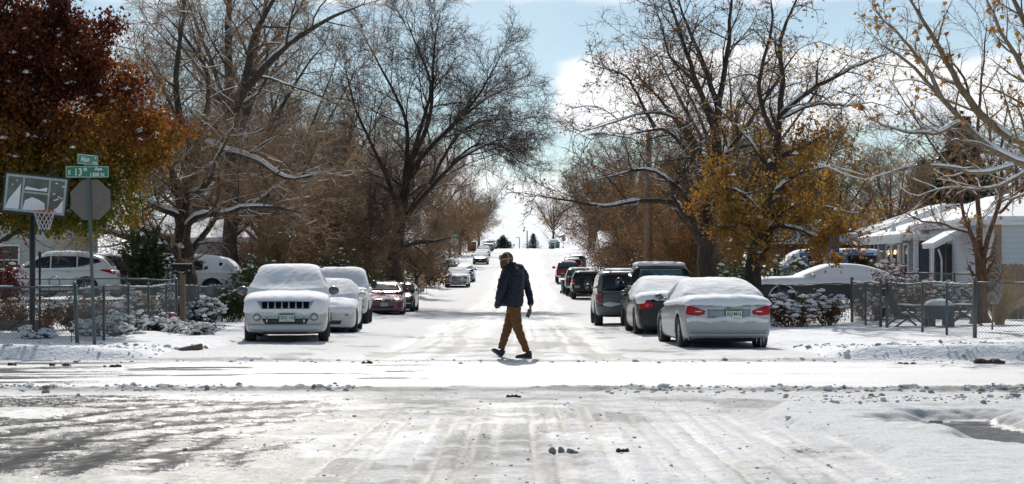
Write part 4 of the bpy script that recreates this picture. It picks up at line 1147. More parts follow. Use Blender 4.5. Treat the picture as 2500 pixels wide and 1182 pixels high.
def resample(pl, n):
    pl = np.asarray(pl, float)
    if len(pl) == 1: pl = np.repeat(pl, 2, 0)
    s = np.concatenate([[0], np.cumsum(np.linalg.norm(np.diff(pl, axis=0), axis=1) + 1e-9)])
    t = np.linspace(0, s[-1], n)
    return np.stack([np.interp(t, s, pl[:, k]) for k in range(2)], 1)
def ellipse(cx, cz, rx, rz, n=14):
    a = np.linspace(math.pi, 2*math.pi, n)
    lo = [(cx + rx*math.cos(t), cz + rz*math.sin(t)) for t in a]
    hi = [(x, 2*cz - z) for x, z in lo]
    return lo, hi
def rect(x0, x1, z0, z1): return [(x0, z0), (x1, z0)], [(x0, z1), (x1, z1)]
def mir(p): return tuple([(-x, z) for x, z in pl][::-1] for pl in p)

class Car:
    def __init__(s, name, label, lower, gh, belt, wb, tum, L, W, wheels, r, arch, mats, group='cars parked along the street', cat='car', sub=2, cut=True, wt=.22):
        s.L, s.W = L, W
        s.root = empty(name, label=label, cat=cat, group=group)
        bm = bmesh.new(); loft(bm, [(y, half_lower(zb, zs, zt, w)) for y, zb, zs, zt, w in lower])
        me = bpy.data.meshes.new('lower'); bm.to_mesh(me); bm.free()
        lowm = baked(me, ('SUBSURF', dict(levels=sub, render_levels=sub)))
        ghs = []
        for g in (gh if isinstance(gh[0], list) else [gh]):
            bm = bmesh.new(); loft(bm, [(q[0], half_gh(q[2] if len(q) > 2 else belt, q[1], q[3] if len(q) > 3 else wb, tum)) for q in g])
            me = bpy.data.meshes.new('cabin'); bm.to_mesh(me); bm.free()
            ghs.append(baked(me, ('SUBSURF', dict(levels=sub, render_levels=sub))))
        full = bmesh.new(); full.from_mesh(lowm)
        for g in ghs: full.from_mesh(g)
        s.full = full
        s.bvh = BVHTree.FromBMesh(full)
        gb = bmesh.new()
        for g in ghs: gb.from_mesh(g)
        s.gbvh = BVHTree.FromBMesh(gb)
        # wheel wells
        if cut:
            cb = MB()
            for y in wheels:
                for sx in (-1, 1):
                    cb.lathe([(0, -.3), (arch, -.3), (arch, .3), (0, .3)], (sx*(W/2 - .08), y, r + .01), n=28, axis='X')
            cme = cb.mesh('wells', [])
            co = bpy.data.objects.new('wells', cme); COL.objects.link(co)
            lowm = baked(lowm, ('BOOLEAN', dict(operation='DIFFERENCE', object=co, solver='EXACT')))
            bpy.data.objects.remove(co)
        bm = bmesh.new(); bm.from_mesh(lowm)
        for f in bm.faces:
            f.smooth = True; f.material_index = 0
            c = f.calc_center_median()
            for y in wheels:
                if math.hypot(c.y - y, c.z - r - .01) < arch * 1.004 and f.normal.dot(Vector((0, y - c.y, r + .01 - c.z))) > -.02 and abs(c.x) < W/2 - .005:
                    f.material_index = 1; f.smooth = False
            if f.normal.z < -.6: f.material_index = 1
        for g in ghs: bm.from_mesh(g)
        for f in bm.faces: f.smooth = f.smooth or f.material_index == 0
        me = bpy.data.meshes.new('body'); bm.to_mesh(me); bm.free(); setmats(me, mats)
        s.body = obj('body', me, s.root)
        s.wheels(wheels, r, wt)
    def wheels(s, ys, r, wt):
        mb = MB(); rr = r * .66
        mb.lathe([(rr, -wt/2), (r*.93, -wt/2 - .005), (r*.985, -wt/2 + .03), (r, -wt/4), (r, wt/4), (r*.985, wt/2 - .03), (r*.93, wt/2 + .005), (rr, wt/2), (rr*.97, 0), (rr, -wt/2)], n=32, axis='X')
        tm = mb.mesh('tyre', M_RUBBER)
        mb = MB()
        mb.lathe([(rr*.99, -.02), (rr*.99, wt/2 - .02), (rr*.92, wt/2 - .03), (rr*.9, wt/2-.06), (0, wt/2-.07)], n=24, axis='X')
        for k in range(5):
            a = k * 2 * math.pi / 5 + .3
            M = Matrix.Rotation(a, 4, 'X')
            mb.box((wt/2 - .045, 0, 0), (.035, rr*.22, rr*.9), M @ Matrix.Translation((0, 0, rr*.45)), taper=(1, .7))
        mb.lathe([(rr*.25, wt/2-.07), (rr*.22, wt/2-.015), (0, wt/2-.01)], n=14, axis='X')
        rm = mb.mesh('rim', M_ALLOY)
        for y in ys:
            for sx in (1, -1):
                t = obj('wheel', tm, s.root, (sx*(s.W/2 - wt/2 - .015), y, r)); t.rotation_euler = (0, 0, 0 if sx > 0 else math.pi)
                obj('rim', rm, t)
    def cast(s, p, dr, only_cabin=False):
        """p 2d on the plane facing dr; returns the hit point"""
        if dr == 'F': o, d = Vector((p[0], 6, p[1])), Vector((0, -1, 0))
        elif dr == 'B': o, d = Vector((p[0], -6, p[1])), Vector((0, 1, 0))
        elif dr == 'R': o, d = Vector((4, p[0], p[1])), Vector((-1, 0, 0))
        elif dr == 'L': o, d = Vector((-4, p[0], p[1])), Vector((1, 0, 0))
        elif dr == 'T': o, d = Vector((p[0], p[1], 6)), Vector((0, 0, -1))
        t = s.gbvh if only_cabin else s.bvh
        h = t.ray_cast(o, d)
        if h[0] is None:
            q = Vector((p[0], s.L/2 if dr == 'F' else -s.L/2, p[1])) if dr in 'FB' else Vector((s.W/2 * (1 if dr == 'R' else -1), p[0], p[1]))
            h = t.find_nearest(q)
            return h[0], -d
        return h[0], -d
    def patch(s, name, shape, dr, mat, off=.006, nu=10, nv=6, cabin=False, parent=None, skirt=.03, bulge=0):
        lo, hi = resample(shape[0], nu), resample(shape[1], nu)
        V = []; P = np.zeros((nv, nu), int)
        bm = bmesh.new()
        g = []
        for j in range(nv):
            row = []
            for i in range(nu):
                p = lo[i] + (hi[i] - lo[i]) * j / (nv-1)
                h, d = s.cast(p, dr, cabin)
                b = off + bulge * max(0, math.sin(math.pi*i/(nu-1)) * math.sin(math.pi*j/(nv-1))) ** .5
                row.append((h + d * b, d))
            g.append(row)
        vs = [[bm.verts.new(q[0]) for q in row] for row in g]
        for j in range(nv-1):
            for i in range(nu-1):
                f = bm.faces.new((vs[j][i], vs[j][i+1], vs[j+1][i+1], vs[j+1][i])); f.smooth = True
        ring = [(0, i) for i in range(nu)] + [(j, nu-1) for j in range(1, nv)] + [(nv-1, i) for i in range(nu-2, -1, -1)] + [(j, 0) for j in range(nv-2, 0, -1)]
        bk = [bm.verts.new(g[j][i][0] - g[j][i][1] * (skirt + off)) for j, i in ring]
        n = len(ring)
        for k in range(n):
            a, b = ring[k], ring[(k+1) % n]
            bm.faces.new((vs[a[0]][a[1]], bk[k], bk[(k+1) % n], vs[b[0]][b[1]]))
        bmesh.ops.remove_doubles(bm, verts=bm.verts[:], dist=1e-5)
        bmesh.ops.recalc_face_normals(bm, faces=bm.faces[:])
        me = bpy.data.meshes.new(name); bm.to_mesh(me); bm.free(); setmats(me, mat)
        return obj(name, me, parent or s.root)
    def both(s, name, shape, dr, mat, **k):
        a = s.patch(name, shape, dr, mat, **k); b = s.patch(name, mir(shape), dr, mat, **k)
        return a, b
    def side_windows(s, wins, mat=None, sides='RL'):
        for dr in sides:
            for w in wins: s.patch('side_window', w, dr, mat or M_GLASS, cabin=True, off=.008)
    def mirrors(s, y, z, mat, x=None, size=(.22, .11, .15)):
        x = x or s.W/2 + .09
        for sx in (1, -1):
            mb = MB()
            mb.blob((sx*x, y, z), (size[0]/2*1.1, size[1]/2*1.2, size[2]/2*1.15), sub=2, amp=0)
            mb.tube([(sx*(x - size[0]/2*.7), y, z - .03), (sx*(s.W/2 - .12), y - .02, z - .05)], .03, 6)
            m = mb.build('side_mirror', mat, s.root)
            g = MB(); g.lathe([(0, 0), (.062, 0), (.065, .01), (0, .012)], M=Matrix.Translation((sx*x, y - size[1]/2*1.15, z)) @ Matrix.Rotation(R(90), 4, 'X') @ Matrix.Diagonal((1.2, .85, 1, 1)), n=16)
            g.build('mirror_glass', simple('mirror_glass', (.22, .23, .24), .12, .9), m)
    def plate(s, x, z, dr, txt, foot='COLORADO'):
        h, d = s.cast((x, z), dr)
        pt_ = h + d * .03
        mb = MB(); mb.box((0, 0, 0), (.33, .02, .175), bev=.004)
        mb.box((0, -.0005, .067), (.30, .024, .028), mi=1)
        mb.box((0, .003, 0), (.36, .012, .20), mi=2)
        p = mb.build('licence_plate', [M_PLATEW, M_PLATEG, M_BLACK], s.root)
        rot = Matrix.Rotation(math.pi, 4, 'Z') if dr == 'F' else Matrix()
        p.matrix_local = Matrix.Translation(pt_) @ rot
        t = text_mesh(txt, .105, M_PLATEG, .002, xscale=.82, bold=.002)
        for v in t.vertices: v.co = Vector((v.co.x, -.0125 - v.co.z, v.co.y - .008))
        obj('plate_lettering', t, p)
        if foot:
            t = text_mesh(foot, .026, M_PLATEG, .001)
            for v in t.vertices: v.co = Vector((v.co.x, -.0125 - v.co.z, v.co.y - .07))
            obj('plate_footer', t, p)
        return p
    def snow(s, pred, t=.09, voxel=.035, name='snow_cover', seed=0, smooth=5, rough=.012, mat=None, label=None):
        bm = s.full.copy(); bm.faces.ensure_lookup_table(); bm.normal_update()
        if voxel < .05: bmesh.ops.subdivide_edges(bm, edges=bm.edges[:], cuts=1, use_grid_fill=True); bm.normal_update()
        kill = []
        for f in bm.faces:
            c = f.calc_center_median(); n = f.normal
            j = vnoise(c.x*7 + seed*13, (c.y + c.z)*7, 3) - .5
            if not pred(c, n, float(j)): kill.append(f)
        bmesh.ops.delete(bm, geom=kill, context='FACES')
        if not bm.faces: bm.free(); return None
        me = bpy.data.meshes.new(name); bm.to_mesh(me); bm.free()
        out = baked(me, ('SOLIDIFY', dict(thickness=t + .03, offset=(t-.03)/(t+.03))), ('REMESH', dict(mode='VOXEL', voxel_size=voxel)), ('SMOOTH', dict(factor=.55, iterations=smooth)))
        n = len(out.vertices); co = np.zeros(n*3, np.float32); out.vertices.foreach_get('co', co); co = co.reshape(-1, 3)
        nr = np.zeros(n*3, np.float32); out.vertices.foreach_get('normal', nr); nr = nr.reshape(-1, 3)
        k = (fbm(co[:, 0]*3 + co[:, 2]*2 + seed, co[:, 1]*3, 3, seed) - .5) * rough * 3 + (fbm(co[:, 0]*12 + co[:, 2]*9, co[:, 1]*12 + co[:, 2]*5, 2, seed+5) - .5) * rough
        co += nr * k[:, None].astype(np.float32)
        out.vertices.foreach_set('co', co.ravel()); out.materials.clear(); out.materials.append(mat or M_SNOW)
        out.polygons.foreach_set('use_smooth', np.ones(len(out.polygons), bool))
        o = obj(name, out, s.root)
        if label: o['label'] = label
        if name == 'snow_patches': o['kind'] = 'stuff'
        return o
    def done(s, loc, rz):
        s.full.free(); s.root.location = loc; s.root.rotation_euler = (0, 0, rz)
        return s.root

def sedan_lower(L, W, hood=(.70, .90), trunk=(1.0, 1.03), zb=.15, sh=.84, cowl=.62, rg=-1.25, nose=.62, bump_=.20, tail=.88, square=0):
    f, b = L/2, -L/2; w = W/2
    return [(b, zb+.12, tail-.22, tail-.10, w*(.80+square*.1)), (b+.05, zb+.05, tail-.06, tail+.01, w*(.90+square*.05)), (b+.16, zb+.01, sh+.02, trunk[0]-.01, w*.955), (b+.45, zb, sh+.03, trunk[0], w*.99),
            (rg, zb-.02, sh+.04, trunk[1], w), (-.4, zb-.03, sh, .95, w), (cowl, zb-.03, sh-.03, hood[1]+.02, w), (cowl+.5, zb-.02, hood[0]+.02, hood[1]-.05, w*.995),
            (f-.5, zb, hood[0]-.04, hood[0]+.06, w*.985), (f-.2, zb-.02, nose+.0, hood[0], w*.94), (f-.07, zb, nose-.04, hood[0]-.06, w*.87), (f, zb+.08, nose-.10, nose, w*.76)]
def suv_lower(L, W, hood=(.98, 1.08), zb=.22, sh=.96, cowl=.75, tail=1.0, nose=.86, deck=1.02):
    f, b = L/2, -L/2; w = W/2
    return [(b, zb+.12, tail-.22, tail-.1, w*.86), (b+.04, zb+.04, tail-.03, tail+.0, w*.94), (b+.16, zb, sh, deck, w*.98), (b+.5, zb-.01, sh+.01, deck, w), (-.4, zb-.02, sh, deck, w),
            (cowl, zb-.02, sh, hood[1]+.02, w), (cowl+.45, zb-.02, sh-.02, hood[1]-.01, w), (f-.45, zb, hood[0]-.10, hood[0]+.03, w*.99), (f-.15, zb-.02, nose-.04, hood[0]-.01, w*.94), (f-.04, zb, nose-.1, hood[0]-.08, w*.865), (f, zb+.08, nose-.16, nose-.02, w*.74)]

# ---------------- nearest left: silver SUV under deep snow (seven slot grille)
def street(px, d): return wx(px, d), float(prof(d))
def place(px, d, extra=0):
    x, z = street(px, d); return (x, d + extra, float(prof(d + extra)) )
def place_front(px, d, L, yaw):
    """middle of a car whose front (or rear) face stands at px, d"""
    x = wx(px, d); hx, hy = -math.sin(yaw), math.cos(yaw)
    k = -L/2 if hy < 0 else L/2
    cx_, cy_ = x + hx*k, d + hy*k
    return (cx_, cy_, float(prof(cy_)))
YAW_L = math.pi - .0092      # facing the camera
YAW_R = -.0092

def car_silver_suv():
    P = paint('bright_silver_paint', (.46, .47, .48), .45, .34)
    L, W = 4.74, 1.87
    c = Car('parked_suv', 'silver SUV under deep snow with a seven-slot grille, front of the left row', suv_lower(L, W, hood=(1.04, 1.13), sh=1.02, nose=.95, tail=1.04, deck=1.10, zb=.24),
            [(1.12, 1.16), (.85, 1.26), (.35, 1.68), (.0, 1.74), (-.9, 1.74), (-1.75, 1.70), (-2.1, 1.50), (-2.25, 1.14)], 1.10, .885, .34, L, W, (1.42, -1.36), .37, .44, [P, M_BLACK])
    c.side_windows([([(.72, 1.13), (-.1, 1.13)], [(.28, 1.52), (-.1, 1.56)]), ([(-.18, 1.13), (-1.1, 1.13)], [(-.18, 1.56), (-1.1, 1.56)]), ([(-1.18, 1.13), (-1.95, 1.16)], [(-1.18, 1.55), (-1.85, 1.48)])])
    # front: lower bumper, fog lamps, intake, headlamp slivers
    c.patch('bumper_cover', ([(-.80, .34), (-.4, .29), (.4, .29), (.80, .34)], [(-.82, .455), (.82, .455)]), 'F', P, off=.045, nu=24, nv=5)
    c.patch('bumper_band', ([(-.80, .62), (.80, .62)], [(-.80, .76), (.80, .76)]), 'F', P, off=.03, nu=24, nv=6)
    a = c.patch('lower_intake', ([(-.44, .46), (.44, .46)], [(-.52, .58), (.52, .58)]), 'F', M_BLACK, off=.012, nu=14)
    for x in (-.40, .40):
        mb = MB(); h, d = c.cast((x, .54), 'F'); mb.tube([h + d*.03 + Vector((0, 0, -.07)), h + d*.05 + Vector((0, 0, .01)), h + d*.0 + Vector((0, 0, .05))], .022, 8); mb.build('tow_hook', M_CHROME, c.root)
    for l in c.both('fog_lamp', ellipse(.62, .61, .085, .08), 'F', M_BLACK, off=.036, nu=16): pass
    for l in c.both('fog_lens', ellipse(.62, .61, .068, .064), 'F', M_LAMPGLASS, off=.048, nu=16, bulge=.01): pass
    c.plate(-.03, .60, 'F', 'OKK·142')
    c.both('marker_lamp', ([(.80, .93), (.885, .92)], [(.82, 1.04), (.89, 1.02)]), 'F', M_AMBER, off=.05, nu=6)
    c.mirrors(.78, 1.17, simple('mirror_grey', (.10, .11, .12), .3, .3, coat=.5), size=(.25, .12, .18))
    rnd = lambda cc: .0
    def pred(p, n, j):
        if p.z > 1.07 and n.z > -.15: 
            if p.y < .75 and abs(n.x) > .75 and p.z < 1.62 + j*.1: return False
            return True
        if p.y > 1.9 and n.y > .2 and p.z > .70 + j*.09: return True
        return n.z > .3 and p.z > .8 and p.y > -2.3
    sn = c.snow(pred, t=.05, voxel=.028, seed=3, rough=.009, smooth=6)
    # grille: seven dark slots showing through the snow
    b = BVHTree.FromObject(sn, bpy.context.evaluated_depsgraph_get()); c.bvh = b
    gp = c.patch('grille', ([(-.52, .79), (.52, .79)], [(-.62, .965), (.62, .965)]), 'F', simple('grille_shell', (.26, .28, .34), .35, .5), off=.008, nu=20, skirt=.1)
    for k in range(7):
        x = (k - 3) * .15
        c.patch('grille_slot', ([(x-.06, .845), (x-.042, .80), (x+.042, .80), (x+.06, .845)], [(x-.06, .945), (x+.06, .945)]), 'F', simple('grille_dark', (.005, .005, .006), .9, spec=.1), off=.018, nu=8, parent=gp)
    d = 34.0; yw = math.pi + .105; return c.done(place_front(697, d, L, yw), yw)

def car_white_sedan():
    P = paint('white_paint_sedan', (.62, .63, .62), 0, .35)
    L, W = 4.75, 1.82
    c = Car('parked_sedan', 'white sedan covered in snow, close behind the silver SUV with the seven-slot grille', sedan_lower(L, W, hood=(.74, .94), nose=.70),
            [(1.0, .96), (.62, 1.10), (.1, 1.37), (-.35, 1.41), (-.9, 1.38), (-1.5, 1.10), (-1.75, .98)], .92, .84, .42, L, W, (1.38, -1.36), .33, .39, [P, M_BLACK])
    c.side_windows([([(.62, 1.0), (-.3, 1.0)], [(.05, 1.27), (-.3, 1.31)]), ([(-.38, 1.0), (-1.25, 1.02)], [(-.38, 1.31), (-.98, 1.26)])])
    c.patch('lower_intake', ([(-.5, .28), (.5, .28)], [(-.55, .38), (.55, .38)]), 'F', M_BLACK)
    c.both('headlamp', ([(.45, .60), (.76, .60)], [(.45, .70), (.80, .72)]), 'F', M_LAMPGLASS, off=.01)
    c.both('turn_lamp', ([(.62, .50), (.72, .50)], [(.62, .535), (.72, .535)]), 'F', M_AMBER, off=.012)
    c.plate(-.1, .45, 'F', '274-KLM')
    c.mirrors(.68, 1.03, P)
    c.snow(lambda p, n, j: (p.z > .93 and n.z > -.1) or (n.z > .25 and p.z > .6) or (p.y > 1.9 and p.z > .56 + j*.1 and n.y > .2), t=.07, voxel=.035, seed=5)
    d = 40.5; yw = math.pi + .05; return c.done(place_front(783, d, L, yw), yw)

def pickup_lower(L, W, zb=.42, sh=1.12, hood=(1.10, 1.22), bed=1.26):
    f, b = L/2, -L/2; w = W/2
    return [(b, zb+.05, sh-.05, bed-.06, w*.95), (b+.05, zb, sh+.02, bed, w*.98), (b+.3, zb, sh+.04, bed, w), (-.9, zb, sh+.04, bed, w), (-.3, zb-.02, sh, 1.2, w),
            (.95, zb-.02, sh, hood[1], w), (1.5, zb, sh-.02, hood[1]-.02, w), (f-.35, zb, hood[0]-.12, hood[0]+.05, w*.985), (f-.1, zb-.05, hood[0]-.18, hood[0]-.03, w*.95), (f, zb, hood[0]-.28, hood[0]-.12, w*.88)]
def pickup_gh(r=1.86, fwd=0, crew=0):
    return [(1.25+fwd, 1.2), (.95+fwd, 1.34), (.45+fwd, r-.06), (.1+fwd, r), (-.6-crew, r), (-.98-crew, r-.07), (-1.08-crew, r-.3), (-1.12-crew, 1.2)]
def pickup_common(c, W, L, gh_back=-1.1, r=1.86, fwd=0):
    c.side_windows([([(.78+fwd, 1.29), (-.15, 1.29)], [(.38+fwd, r-.2), (-.15, r-.16)]), ([(-.23, 1.29), (gh_back+.1, 1.29)], [(-.23, r-.16), (gh_back+.14, r-.18)])])
    # open bed: recess floor and inner walls drawn as a dark liner set into the box
    y0, y1 = -L/2 + .09, gh_back - .04
    mb = MB(); mb.box((0, (y0+y1)/2, 1.255), (W-.24, y1-y0, .03)); mb.build('bed_liner', M_BLACK, c.root)
    mb = MB()
    for sx in (-1, 1): mb.box((sx*(W/2-.06), (y0+y1)/2, 1.262), (.085, y1-y0+.02, .03), bev=.01)
    mb.build('bed_rail', M_BLACK, c.root)

def car_white_pickup():
    P = paint('white_paint_pickup', (.64, .65, .65), 0, .35)
    L, W = 5.8, 2.0
    c = Car('parked_pickup', 'white pickup truck with snow on hood and roof, behind the white snow-covered sedan', pickup_lower(L, W), pickup_gh(1.88), 1.18, .90, .24, L, W, (1.95, -1.75), .40, .47, [P, M_BLACK], cat='pickup truck')
    pickup_common(c, W, L, r=1.88)
    c.patch('windshield', ([(-.78, 1.27), (.78, 1.27)], [(-.66, 1.75), (.66, 1.75)]), 'F', M_GLASS, cabin=True, nu=14)
    c.patch('grille', ([(-.5, .72), (.5, .72)], [(-.52, .98), (.52, .98)]), 'F', M_BLACK)
    c.both('headlamp', ([(.56, .75), (.86, .75)], [(.56, .95), (.88, .95)]), 'F', M_LAMPGLASS)
    c.patch('bumper', ([(-.88, .5), (.88, .5)], [(-.88, .66), (.88, .66)]), 'F', M_CHROME, off=.06, nu=16)
    c.mirrors(.85, 1.36, M_BLACK, x=W/2+.13, size=(.2, .12, .26))
    c.snow(lambda p, n, j: (p.z > 1.15 and n.z > .05 and not (p.z < 1.75 and p.y < .2 and p.y > -1.2 and n.z < .5)), t=.08, voxel=.04, seed=8)
    d = 50.5; yw = math.pi + .06; return c.done(place_front(823, d, L, yw), yw)

def car_red_sedan():
    P = paint('dark_red_paint', (.16, .008, .016), .25, .22)
    L, W = 4.85, 1.85
    c = Car('parked_sedan', 'dark red sedan with clear windshield, light frost on its hood and a green-white front plate', sedan_lower(L, W, hood=(.74, .96), nose=.70),
            [(1.15, .98), (.72, 1.12), (.15, 1.40), (-.35, 1.46), (-.95, 1.42), (-1.6, 1.13), (-1.85, 1.02)], .94, .86, .40, L, W, (1.42, -1.38), .335, .395, [P, M_BLACK])
    c.side_windows([([(.7, 1.02), (-.3, 1.02)], [(.1, 1.31), (-.3, 1.35)]), ([(-.38, 1.02), (-1.3, 1.05)], [(-.38, 1.35), (-1.02, 1.30)])])
    c.patch('windshield', ([(-.70, 1.05), (.70, 1.05)], [(-.56, 1.37), (.56, 1.37)]), 'F', M_GLASS, cabin=True, nu=14, off=.01)
    g = c.patch('grille', ([(-.36, .60), (.36, .60)], [(-.44, .70), (.44, .70)]), 'F', M_CHROME, off=.012)
    c.patch('grille_mesh', ([(-.33, .612), (.33, .612)], [(-.38, .665), (.38, .665)]), 'F', M_BLACK, off=.02, parent=g)
    mb = MB(); h, d = c.cast((0, .65), 'F')
    for x in (-.045, .045): mb.box(h + d*.035 + Vector((x, 0, 0)), (.018, .012, .09))
    mb.box(h + d*.035, (.09, .012, .018)); mb.build('badge', M_CHROME, g)
    c.both('headlamp', ([(.50, .58), (.82, .62)], [(.56, .70), (.86, .76)]), 'F', M_LAMPGLASS, off=.01)
    c.patch('lower_intake', ([(-.42, .30), (.42, .30)], [(-.48, .42), (.48, .42)]), 'F', M_BLACK, off=.008)
    c.both('fog_lamp', ellipse(.68, .43, .06, .045), 'F', M_BLACK, off=.01)
    c.plate(-.05, .49, 'F', '845·OFY')
    c.mirrors(.78, 1.06, P)
    c.snow(lambda p, n, j: n.z > .5 and ((p.z > 1.40 and j > .02) or (p.y > 1.1 and p.y < 1.5 and j > .12) or (p.y > 2.0 and p.z > .66 and j > .05)), t=.02, voxel=.03, seed=2, name='snow_patches')
    d = 67; yw = math.pi + .05; return c.done(place_front(935, d, L, yw), yw)

def car_dark_hatch():
    P = paint('dark_green_paint', (.02, .035, .032), .3, .22)
    L, W = 3.7, 1.70
    c = Car('parked_hatchback', 'small dark green hatchback mostly hidden behind the dark red sedan', sedan_lower(L, W, hood=(.80, .96), trunk=(1.0, 1.0), nose=.76, cowl=.5, rg=-1.0),
            [(.85, .98), (.55, 1.14), (.2, 1.36), (-.2, 1.40), (-1.0, 1.37), (-1.55, 1.25), (-1.75, 1.0)], .94, .80, .22, L, W, (1.22, -1.25), .30, .36, [P, M_BLACK])
    c.side_windows([([(.6, 1.02), (-.35, 1.02)], [(.2, 1.30), (-.35, 1.31)]), ([(-.42, 1.02), (-1.35, 1.04)], [(-.42, 1.31), (-1.3, 1.27)])])
    c.patch('windshield', ([(-.66, 1.05), (.66, 1.05)], [(-.58, 1.33), (.58, 1.33)]), 'F', M_GLASS, cabin=True, nu=12, off=.01)
    c.both('headlamp', ellipse(.58, .70, .11, .10), 'F', M_LAMPGLASS, off=.012, bulge=.02)
    c.patch('grille', ([(-.3, .52), (.3, .52)], [(-.36, .62), (.36, .62)]), 'F', M_BLACK)
    c.mirrors(.6, 1.04, M_CHROME)
    c.both('bumper_guard', rect(.3, .7, .40, .44), 'F', M_CHROME)
    d = 72.5; return c.done(place(967, d, L/2), YAW_L)

def car_chrysler():
    P = paint('white_pearl_paint', (.55, .56, .57), .1, .3)
    L, W = 5.0, 1.88
    c = Car('parked_sedan', 'silver-white sedan with large egg-crate grille, snow on hood and windshield, alone before the blue car', sedan_lower(L, W, hood=(.86, 1.0), nose=.80, square=.6, sh=.92, trunk=(1.05, 1.06)),
            [(.95, 1.02), (.6, 1.14), (.1, 1.42), (-.35, 1.48), (-1.1, 1.44), (-1.7, 1.18), (-1.95, 1.06)], .99, .88, .36, L, W, (1.55, -1.5), .36, .42, [P, M_BLACK])
    c.side_windows([([(.6, 1.07), (-.3, 1.07)], [(.1, 1.33), (-.3, 1.37)]), ([(-.38, 1.07), (-1.35, 1.08)], [(-.38, 1.37), (-1.1, 1.32)])])
    g = c.patch('grille', ([(-.34, .48), (.34, .48)], [(-.46, .80), (.46, .80)]), 'F', M_CHROME, off=.02)
    for k in range(5):
        for r_ in range(3):
            x = (k-2)*.145; z = .55 + r_*.085
            c.patch('grille_cell', rect(x-.058, x+.058, z-.03, z+.035), 'F', M_BLACK, off=.03, nu=4, nv=3, parent=g)
    c.both('headlamp', ([(.58, .62), (.84, .62)], [(.58, .78), (.86, .78)]), 'F', simple('lamp_dark', (.09, .1, .11), .1, .2), off=.01)
    c.patch('lower_intake', ([(-.4, .27), (.4, .27)], [(-.42, .36), (.42, .36)]), 'F', M_BLACK)
    c.both('fog_lamp', rect(.52, .78, .30, .42), 'F', M_BLACK)
    c.plate(0, .40, 'F', '612-TRV')
    c.mirrors(.72, 1.10, M_BLACK)
    c.snow(lambda p, n, j: (p.z > .84 and n.z > .12 and not (abs(n.x) > .7)) or (n.y > .2 and p.y > 2 and p.z > .80 + j*.1 and abs(p.x) < .9), t=.06, voxel=.045, seed=9)
    d = 121; return c.done(place(1115, d, L/2), YAW_L)

def simple_front_sedan(label, P, px, d, snow_=True, seed=1, name='parked_sedan', plate='318-XYD', h=0, pl=None):
    L, W = 4.6, 1.82
    c = Car(name, label, sedan_lower(L, W, hood=(.76, .97), nose=.70),
            [(1.1, 1.0), (.7, 1.14), (.15, 1.40+h), (-.3, 1.45+h), (-.95, 1.41+h), (-1.6, 1.14), (-1.85, 1.02)], .95, .85, .38, L, W, (1.4, -1.32), .33, .39, [P, M_BLACK])
    c.side_windows([([(.7, 1.03), (-.3, 1.03)], [(.1, 1.31+h), (-.3, 1.35+h)]), ([(-.38, 1.03), (-1.3, 1.06)], [(-.38, 1.35+h), (-1.02, 1.30+h)])])
    c.patch('windshield', ([(-.70, 1.06), (.70, 1.06)], [(-.57, 1.37+h), (.57, 1.37+h)]), 'F', M_GLASS, cabin=True, nu=12, off=.01)
    c.both('headlamp', ([(.52, .60), (.84, .64)], [(.52, .72), (.86, .78)]), 'F', M_LAMPGLASS, off=.01)
    c.patch('grille', ([(-.36, .56), (.36, .56)], [(-.46, .70), (.46, .70)]), 'F', M_BLACK)
    c.patch('grille_bar', ([(-.34, .62), (0, .58), (.34, .62)], [(-.36, .66), (0, .62), (.36, .66)]), 'F', M_CHROME, off=.014)
    c.patch('lower_intake', ([(-.6, .29), (.6, .29)], [(-.5, .40), (.5, .40)]), 'F', M_BLACK)
    c.both('fog_lamp', ellipse(.70, .42, .07, .06), 'F', M_LAMPGLASS)
    p = c.plate(0, .47, 'F', plate)
    c.mirrors(.75, 1.07, P)
    if snow_: c.snow(lambda p, n, j: p.z > .78 and n.z > .15 and not (abs(n.x) > .72), t=.055, voxel=.05, seed=seed)
    return c.done(place(px, d, L/2), YAW_L)

